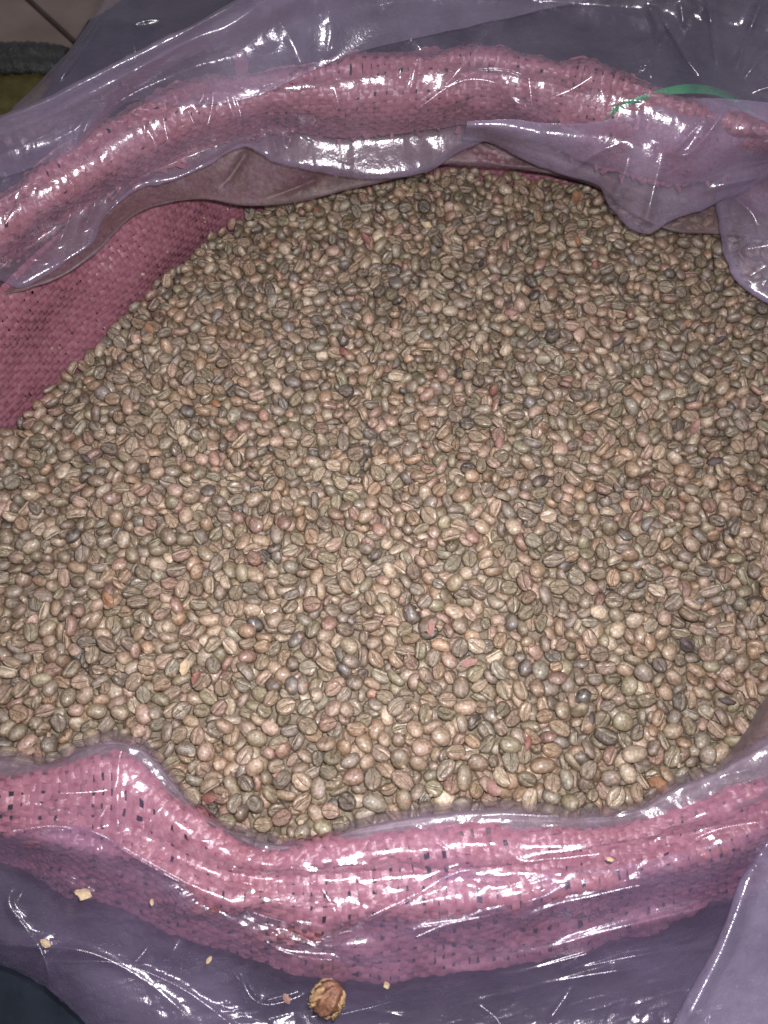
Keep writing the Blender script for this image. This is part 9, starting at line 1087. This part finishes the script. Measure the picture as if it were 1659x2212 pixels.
gx = [p[0] for p in g0]; gpt = at([p[0] for p in g0], [p[1] for p in g0], 0.3)
keep = BP[:, 1] > np.interp(BP[:, 0], gpt[:, 0], gpt[:, 1]) - .010
HI = [bean4(*v, nl=12) for v in VAR]; LO = [bean4(*v, nl=7) for v in VAR]
M_ = {}
def bean_geo(k, lib):
    P, F, lc, cre = lib[BV[k]]
    return P*BS[k], F, lc, cre
heap = []
for lib, ks in ((HI, range(300, N_FULL)), (LO, range(N_FULL, n))):
    for v in range(len(VAR)):
        kk = np.array([k for k in ks if BV[k] == v and keep[k]])
        if len(kk) == 0: continue
        P, F, lc, cre = lib[v]
        W = np.einsum('kij,vj->kvi', BR[kk], P)*BS[kk][:, None, None] + BP[kk][:, None]
        heap.append((W.reshape(-1, 3), (F[None] + (np.arange(len(kk))*len(P))[:, None, None]).reshape(-1, 3), np.tile(lc, (len(kk), 1)), np.tile(cre, len(kk)), np.repeat(TINT[kk], len(P), 0)))
V = np.concatenate([h[0] for h in heap]); off = np.cumsum([0] + [len(h[0]) for h in heap])
F = np.concatenate([h[1] + o_ for h, o_ in zip(heap, off)])
o = mesh('coffee_beans', V, F, M_BEAN, None, attrs={'lc': ('FLOAT_VECTOR', np.concatenate([h[2] for h in heap])), 'crease': ('FLOAT', np.concatenate([h[3] for h in heap])), 'tint': ('FLOAT_COLOR', np.concatenate([h[4] for h in heap]))})
tag(o, 'heap of mixed green and brown unroasted coffee beans filling the pink sack', 'coffee beans', kind='stuff')

# labels for the 300 that show largest
def pose(k):
    up = BR[k][2, 2]; lx = BR[k][:, 0]
    if abs(lx[2]) > .78: ps = 'standing on end'
    elif up < -.5: ps = 'crease side up'
    elif up > .5: ps = 'smooth back up'
    else: ps = 'lying on its edge'
    pp, _ = proj(BP[k] + np.array([lx*.004, -lx*.004])); d = pp[0] - pp[1]; a = math.degrees(math.atan2(-d[1], d[0])) % 180
    dr = 'level' if a < 22 or a > 158 else ('slanting up to the right' if a < 68 else ('upright' if a < 112 else 'slanting up to the left'))
    return ps, ('' if ps == 'standing on end' else dr)
PX = proj(BP)[0]
near_front = np.interp(PX[:, 0], gx, [p[1] for p in g0]) - PX[:, 1]
def size(k): return 'small' if BS[k] < .75 else ('large' if BS[k] > .97 else '')
top = np.arange(N_FULL)
def neigh(k):
    d = PX[top] - PX[k]; r = np.hypot(d[:, 0], d[:, 1]); r[k] = 1e9
    zz = BP[top][:, 2] > BP[k][2] - .005
    res = {}
    for nm, m in (('left', (d[:, 0] < 0) & (abs(d[:, 1]) < -d[:, 0])), ('right', (d[:, 0] > 0) & (abs(d[:, 1]) < d[:, 0])), ('above', (d[:, 1] < 0) & (abs(d[:, 0]) < -d[:, 1])), ('below', (d[:, 1] > 0) & (abs(d[:, 0]) < d[:, 1]))):
        m = m & zz
        if m.any():
            j = np.where(m)[0][np.argmin(r[m])]
            if r[j] < 70: res[nm] = PAL[BC[top[j]]][0]
    return res
def zone(k):
    x, y = PX[k]
    if near_front[k] < 70: return 'against the front plastic edge'
    if x > 1480 and y > 1450: return 'near the right plastic wall'
    if near_front[k] < 190: return 'near the front plastic edge'
    return 'out in the heap'
labels = {}; used = set()
def words(s): return len(s.split())
for k in range(300):
    c = PAL[BC[k]][0]; ps, dr = pose(k); nb = neigh(k); z_ = zone(k); s_ = (size(k) + ' ' + c).strip()
    cands = []
    nice = lambda d_: 'a ' + nb[d_] + ' one'
    pd = (ps + ' ' + dr).strip()
    for a_, b_ in (('left', 'right'), ('above', 'below'), ('left', 'below'), ('above', 'right')):
        if a_ in nb and b_ in nb:
            ra = {'left': 'right of', 'above': 'below'}[a_]; rb = {'right': 'left of', 'below': 'above'}[b_]
            cands.append(f'{s_} bean, {ps}, {ra} {nb[a_]} and {rb} {nb[b_]} beans')
            cands.append(f'{s_} bean, {pd}, {ra} {nb[a_]}, {rb} {nb[b_]}')
    cands.insert(0, f'{s_} bean, {pd}, {z_}')
    for z2 in nb: cands.append(f'{s_} bean, {ps}, {z_}, with a {nb[z2]} bean {z2}')
    cands.append(f'{s_} bean, {pd}, ' + ', '.join(f'{v_} {d_}' for d_, v_ in list(nb.items())[:4]))
    pct = int(round(PX[k][0]/1659*100)); 
    cands.append(f'{s_} bean, {ps}, ' + ', '.join(f'{v_} {d_}' for d_, v_ in list(nb.items())[:2]) + f', {z_}')
    M_[k] = [x for x in cands if 4 <= words(x) <= 16]
# a label is used only where no other of the 300 could carry it
from collections import Counter
cnt = Counter(x for k in M_ for x in set(M_[k]))
for k in range(300):
    ok = [x for x in M_[k] if cnt[x] == 1]
    labels[k] = ok[0] if ok else M_[k][-1]
for k in range(300):
    P, F, lc, cre = bean_geo(k, HI)
    m = mesh('coffee_bean', P, F, M_BEAN, None, attrs={'lc': ('FLOAT_VECTOR', lc), 'crease': ('FLOAT', cre), 'tint': ('FLOAT_COLOR', np.tile(TINT[k], (len(P), 1)))})
    m.rotation_mode = 'QUATERNION'; m.rotation_quaternion = BQ[k]; m.location = BP[k]
    tag(m, labels[k], 'coffee bean', 'coffee beans lying at the front of the heap')

# dust under the beans
def htop(x, y):
    poly = [(-.245, -.03), (-.191, .052), (-.1205, .159), (-.089, .200), (-.034, .237), (.05, .248), (.145, .228), (.217, .200), (.272, .146), (.272, -.175)]
    d = np.full(x.shape, 9.)
    for (x1, y1), (x2, y2) in zip(poly[:-1], poly[1:]):
        t = np.clip(((x-x1)*(x2-x1)+(y-y1)*(y2-y1))/((x2-x1)**2+(y2-y1)**2), 0, 1)
        d = np.minimum(d, np.hypot(x-x1-t*(x2-x1), y-y1-t*(y2-y1)))
    return -.009*np.exp(-d/.020) + .0035*np.sin(11*x+1.3)*np.cos(13*y+.4) + .002*np.sin(31*x-19*y)
X, Y = np.meshgrid(np.linspace(-.25, .275, 170), np.linspace(-.175, .25, 140)); Z = htop(X, Y) - .0128
wpl = np.array([(-.3, -.03)] + [(-.245, -.03), (-.191, .052), (-.1205, .159), (-.089, .200), (-.034, .237), (.05, .248), (.145, .228), (.217, .200), (.272, .146)])
F = grid_faces(140, 170); c = np.stack([X, Y, Z], -1).reshape(-1, 3); fc_ = c[F].mean(1)
okf = (fc_[:, 1] < np.interp(fc_[:, 0], wpl[1:, 0], wpl[1:, 1]) - .004) & (fc_[:, 1] > np.interp(fc_[:, 0], gpt[:, 0], gpt[:, 1]) - .002) & (fc_[:, 0] > -.238)
o = mesh('bean_dust', c, F[okf], M_DUST)
tag(o, 'pale dust and chaff in the gaps between the beans', 'dust', kind='stuff')

# ------------------------------------------------------------------ husks, chaff and scraps
def mat_husk(name, a, b): a, b = [tuple(.50*v + .028 for v in q) for q in (a, b)]; return mat_simple(name, a, b, 380, .5, .0006, 900, .4)
HUSK = {'red': mat_husk('red_husk', (.22, .06, .045), (.36, .14, .10)), 'rust': mat_husk('rust_husk', (.26, .09, .03), (.42, .20, .08)), 'pink': mat_husk('pink_husk', (.34, .15, .13), (.46, .25, .21)),
        'dark': mat_husk('dark_husk', (.03, .016, .016), (.09, .04, .035)), 'tan': mat_husk('tan_husk', (.56, .38, .22), (.85, .66, .42))}
SKIN = np.concatenate([(bean_geo(k, LO)[0] @ BR[k].T + BP[k]) for k in range(n) if keep[k]])
SPX, SD = proj(SKIN)
def heap_at(x, y, r=9):
    m = (abs(SPX[:, 0]-x) < r) & (abs(SPX[:, 1]-y) < r)
    if not m.any(): return at(x, y, -.3)
    return SKIN[m][np.argmin(SD[m])]
def flake(name, c, nrm, L, Wd, rotz, curl, mat, seed, rag=.25, parent=None):
    r = np.random.RandomState(seed); nrm = np.asarray(nrm, float); nrm /= np.linalg.norm(nrm)
    a = np.cross(nrm, [math.sin(rotz), math.cos(rotz), .01]); a /= np.linalg.norm(a); b = np.cross(nrm, a)
    m1, m2 = 9, 7; V = []
    for i in range(m1):
        s = -1 + 2*i/(m1-1); prof = max(.12, (1-abs(s)**2.4))
        e0 = prof*(1 - rag*r.rand()); e1 = prof*(1 - rag*r.rand())
        for j in range(m2):
            t = -1 + 2*j/(m2-1); tt = t*(e0 if t < 0 else e1)
            V.append(c + a*(s*L) + b*(tt*Wd) + nrm*(curl*(tt*tt*Wd*1.2 + .5*s*s*L - .2*L) + .05*L*r.randn()))
    V = np.array(V); th = nrm*.00018
    F = grid_faces(m1, m2); nV = len(V); Vb = V - th
    bd = [i for i in range(m2)] + [i*m2+m2-1 for i in range(1, m1)] + [(m1-1)*m2+j for j in range(m2-2, -1, -1)] + [i*m2 for i in range(m1-2, 0, -1)]
    S_ = [(bd[i], bd[i]+nV, bd[(i+1) % len(bd)]+nV, bd[(i+1) % len(bd)]) for i in range(len(bd))]
    return mesh(name, np.concatenate([V, Vb]) , np.concatenate([F, F[:, ::-1]+nV, np.array(S_)]), mat, parent)
HK = [(497, 478, .0050, 'pink', 'pinkish flake of husk at the top of the left sack wall'), (525, 452, .0042, 'dark', 'dark curled husk just under the brown plastic fold'), (795, 520, .0055, 'red', 'tall red husk flake in the upper middle of the heap'),
      (915, 482, .0050, 'tan', 'curled pale tan husk with a dark shadow, upper middle of the heap'), (1238, 425, .0050, 'rust', 'upright rust coloured husk under the tip of the right plastic flap'), (1292, 572, .0044, 'red', 'rounded dark red husk right of the upper middle of the heap'),
      (1255, 515, .0042, 'rust', 'rust husk between beans below the upright rust husk'), (1105, 664, .0048, 'pink', 'pink husk flake in the upper right of the heap'), (738, 748, .0052, 'red', 'reddish husk scrap in the upper left middle of the heap'), (330, 708, .0045, 'rust', 'rust husk close to the left sack wall'),
      (462, 870, .0040, 'rust', 'small rust husk left of centre in the upper heap'), (1040, 568, .0045, 'dark', 'shiny black shrivelled husk in the upper middle of the heap'), (1330, 745, .0045, 'dark', 'dark red husk in the right half of the upper heap'), (1550, 745, .0045, 'dark', 'dark husk tip near the right edge, upper heap'),
      (1490, 690, .0040, 'rust', 'orange husk sliver near the right edge of the upper heap'), (1500, 915, .0056, 'pink', 'broad pinkish husk near the right edge at mid height'), (1535, 985, .0050, 'dark', 'dark broken husk near the right edge at mid height'), (1080, 955, .0048, 'pink', 'long pink husk strip right of the centre'),
      (180, 985, .0042, 'dark', 'dark purple husk in the left of the heap'), (225, 1290, .0046, 'rust', 'glossy rust husk in the lower left of the heap'), (1055, 848, .0042, 'red', 'small red husk just above the centre right'), (925, 1350, .0040, 'pink', 'pink husk crumb below the centre of the heap'),
      (395, 1435, .0050, 'tan', 'pale tan husk lying flat in the lower left of the heap'), (420, 1455, .0040, 'red', 'red husk beside the pale tan husk, lower left'), (1015, 1425, .0046, 'pink', 'pink husk below and right of the centre of the heap'), (1480, 1400, .0046, 'dark', 'dark red husk at the lower right of the heap'),
      (1575, 1520, .0046, 'dark', 'dark maroon husk beside the right plastic wall'), (1065, 1695, .0052, 'pink', 'pink husk near the middle of the front plastic edge'), (1430, 1690, .0056, 'rust', 'split tan brown husk by the front right plastic edge'), (440, 1718, .0050, 'red', 'feathery red husk by the front left plastic edge'),
      (1135, 1600, .0040, 'red', 'small red husk in the lower right middle of the heap'), (1290, 1545, .0040, 'dark', 'dark husk in the lower right of the heap'), (690, 450, .0045, 'red', 'red husk flake under the brown plastic fold, upper left middle')]
for k, (x, y, L, m, lab) in enumerate(HK):
    c = heap_at(x, y); vd = CAM - c; vd /= np.linalg.norm(vd)
    nn = vd + nr.normal(0, .45, 3) + np.array([0, 0, .3]); c = c + vd*.0010
    f = flake('husk', c, nn, L*nr.uniform(.68, .9), L*nr.uniform(.4, .62), nr.uniform(0, 6.28), nr.uniform(.4, 1.1)*(1 if nr.rand() < .6 else -1), HUSK[m], 100+k)
    tag(f, lab, 'husk', 'bits of husk lying among the beans')
# fine chaff
V = []; F = []; nb0 = 0; mats = []
for k in range(900):
    x, y = nr.uniform(-20, 1680), nr.uniform(380, 1800); c = heap_at(x, y, 7); vd = CAM - c; vd /= np.linalg.norm(vd)
    nn = vd + nr.normal(0, .5, 3); nn /= np.linalg.norm(nn); a = np.cross(nn, nr.normal(size=3)); a /= np.linalg.norm(a); b = np.cross(nn, a)
    r = nr.uniform(.0005, .0016); c = c + vd*.0002; m = 6
    for i in range(m):
        t = 2*math.pi*i/m; rr_ = r*nr.uniform(.5, 1.1); V.append(c + a*rr_*math.cos(t) + b*rr_*.7*math.sin(t) + nn*nr.uniform(-.0003, .0004))
    F += [(nb0, nb0+1, nb0+2), (nb0, nb0+2, nb0+3), (nb0, nb0+3, nb0+4), (nb0, nb0+4, nb0+5)]; nb0 += m
t = NT('chaff'); rr1 = t.noise(t.pos(), 90, 1); bs = t.n('ShaderNodeBsdfPrincipled', in_Base_Color=t.ramp(rr1, (.3, (.26, .20, .14)), (.48, (.30, .235, .17)), (.56, (.20, .09, .07)), (.7, (.28, .22, .16))), in_Roughness=.7)
o = mesh('chaff', V, F, t.out(bs.outputs[0]), smooth=False); tag(o, 'fine flakes of chaff scattered over the beans', 'chaff', kind='stuff')

# scraps on the front film
SC = [(178, 1930, .0030, .0022, 'tan', 'largest tan husk chip on the front plastic, at the left', 0.3), (326, 1949, .0011, .0008, 'tan', 'tiny pointed tan husk chip to the right of the largest one', 1.5), (450, 2074, .0015, .0009, 'tan', 'small ragged tan husk chip on the plastic left of the dried cherry', 2.2),
      (621, 2157, .0021, .0014, 'pink', 'flat pinkish husk chip just left of the dried cherry', .9), (834, 2129, .0013, .0011, 'tan', 'small round tan husk chip right of the dried cherry', 1.2), (98, 2038, .0022, .0016, 'tan', 'blurred pale husk chip near the lower left edge of the plastic', .5), (1316, 1857, .0013, .0008, 'tan', 'tiny tan husk chip beside the bright crease at the right', .2)]
def film_at(x, y):
    best = None
    for nm in ('front_fold', 'slack_fold'):
        p, nn = on_film(nm, x, y); d = np.linalg.norm(p - CAM)
        if best is None or d < best[0]: best = (d, p, nn)
    return best[1], best[2]
for k, (x, y, L, Wd, m, lab, rz) in enumerate(SC):
    p, nn = film_at(x, y)
    vv = (CAM - p)/np.linalg.norm(CAM - p)
    f = flake('husk_chip', p + vv*.0022, nn + 1.5*vv + nr.normal(0, .2, 3), L*1.05, Wd*1.1, rz, .35, HUSK[m], 300+k, .45)
    tag(f, lab, 'husk chip', 'husk chips on the front plastic')
p, nn = film_at(712, 2142)
ch = empty('dried_cherry', 'dried split coffee cherry with tan and brown husk strips on the front plastic', 'dried coffee cherry', tuple(p))
vd = CAM - p; vd /= np.linalg.norm(vd); nn = nn + vd; nn /= np.linalg.norm(nn)
e1 = np.array([.60, .74, .0]); e1 = e1 - nn*(e1 @ nn); e1 /= np.linalg.norm(e1); e2 = np.cross(nn, e1)
def cherry(name, L, Wd, Hh, off, mat, seed, ribs):
    m1, m2 = 24, 40; V = []
    for i in range(m1):
        t = math.pi*i/(m1-1)
        for j in range(m2):
            a = 2*math.pi*j/m2
            r = 1 + ribs*math.sin(a*7 + 1.3*math.sin(t*2)) + .10*(vnoise(np.array([a*2.]), np.array([t*3.]), seed)[0]-.5)
            V.append(off + e1*(L*math.cos(t)) + e2*(Wd*r*math.sin(t)**.8*math.cos(a)) + nn*(Hh*r*math.sin(t)**.8*math.sin(a)))
    i = np.arange(m1-1)[:, None]*m2; j = np.arange(m2)[None]
    F = np.stack([i+j, i+(j+1) % m2, i+m2+(j+1) % m2, i+m2+j], -1).reshape(-1, 4)
    o = mesh(name, np.array(V), F, mat, ch); return o
M_CORE = mat_simple('cherry_core', (.10, .035, .02), (.26, .13, .08), 300, .35, .0012, 700, .5)
cherry('core', .0063, .0049, .0042, p + nn*.0036, M_CORE, 1, .16)
def strip(a0, da, l0, l1, w_, lift, mat, seed):
    r = np.random.RandomState(seed); V = []; m = 12
    for i in range(m):
        t = l0 + (l1-l0)*i/(m-1); rad = math.sin(math.acos(max(-.98, min(.98, t))))**.8
        for s in (-1, 0, 1):
            a = a0 + da*t + s*w_*(1 - .6*abs(2*i/(m-1)-1)**2); rr_ = (1 + lift)*rad + (.10 if s == 0 else 0) + .06*r.randn()
            V.append(p + nn*.0036 + e1*(.0068*t) + e2*(.0052*rr_*math.cos(a)) + nn*(.0046*rr_*math.sin(a)))
    F = [(3*i+j, 3*i+j+1, 3*i+j+4, 3*i+j+3) for i in range(m-1) for j in (0, 1)]
    mesh('husk_strip', np.array(V), F, mat, ch)
M_STR = mat_simple('tan_strip', (.26, .15, .07), (.46, .33, .19), 420, .55, .0008, 900, .3)
for a0, da, l0, l1, w_, lf in ((.45, .35, -.95, .55, .17, .14), (.85, .5, -.8, .35, .11, .24), (2.55, -.4, -.5, .75, .14, .2), (2.95, .2, -.85, .2, .12, .1), (.1, -.3, -.3, .9, .15, .16), (1.75, .9, .45, .98, .3, .22), (1.2, .7, -.98, -.3, .13, .12), (3.3, .3, -.6, .3, .16, .2)):
    strip(a0, da, l0, l1, w_, lf, M_STR, int(a0*100))
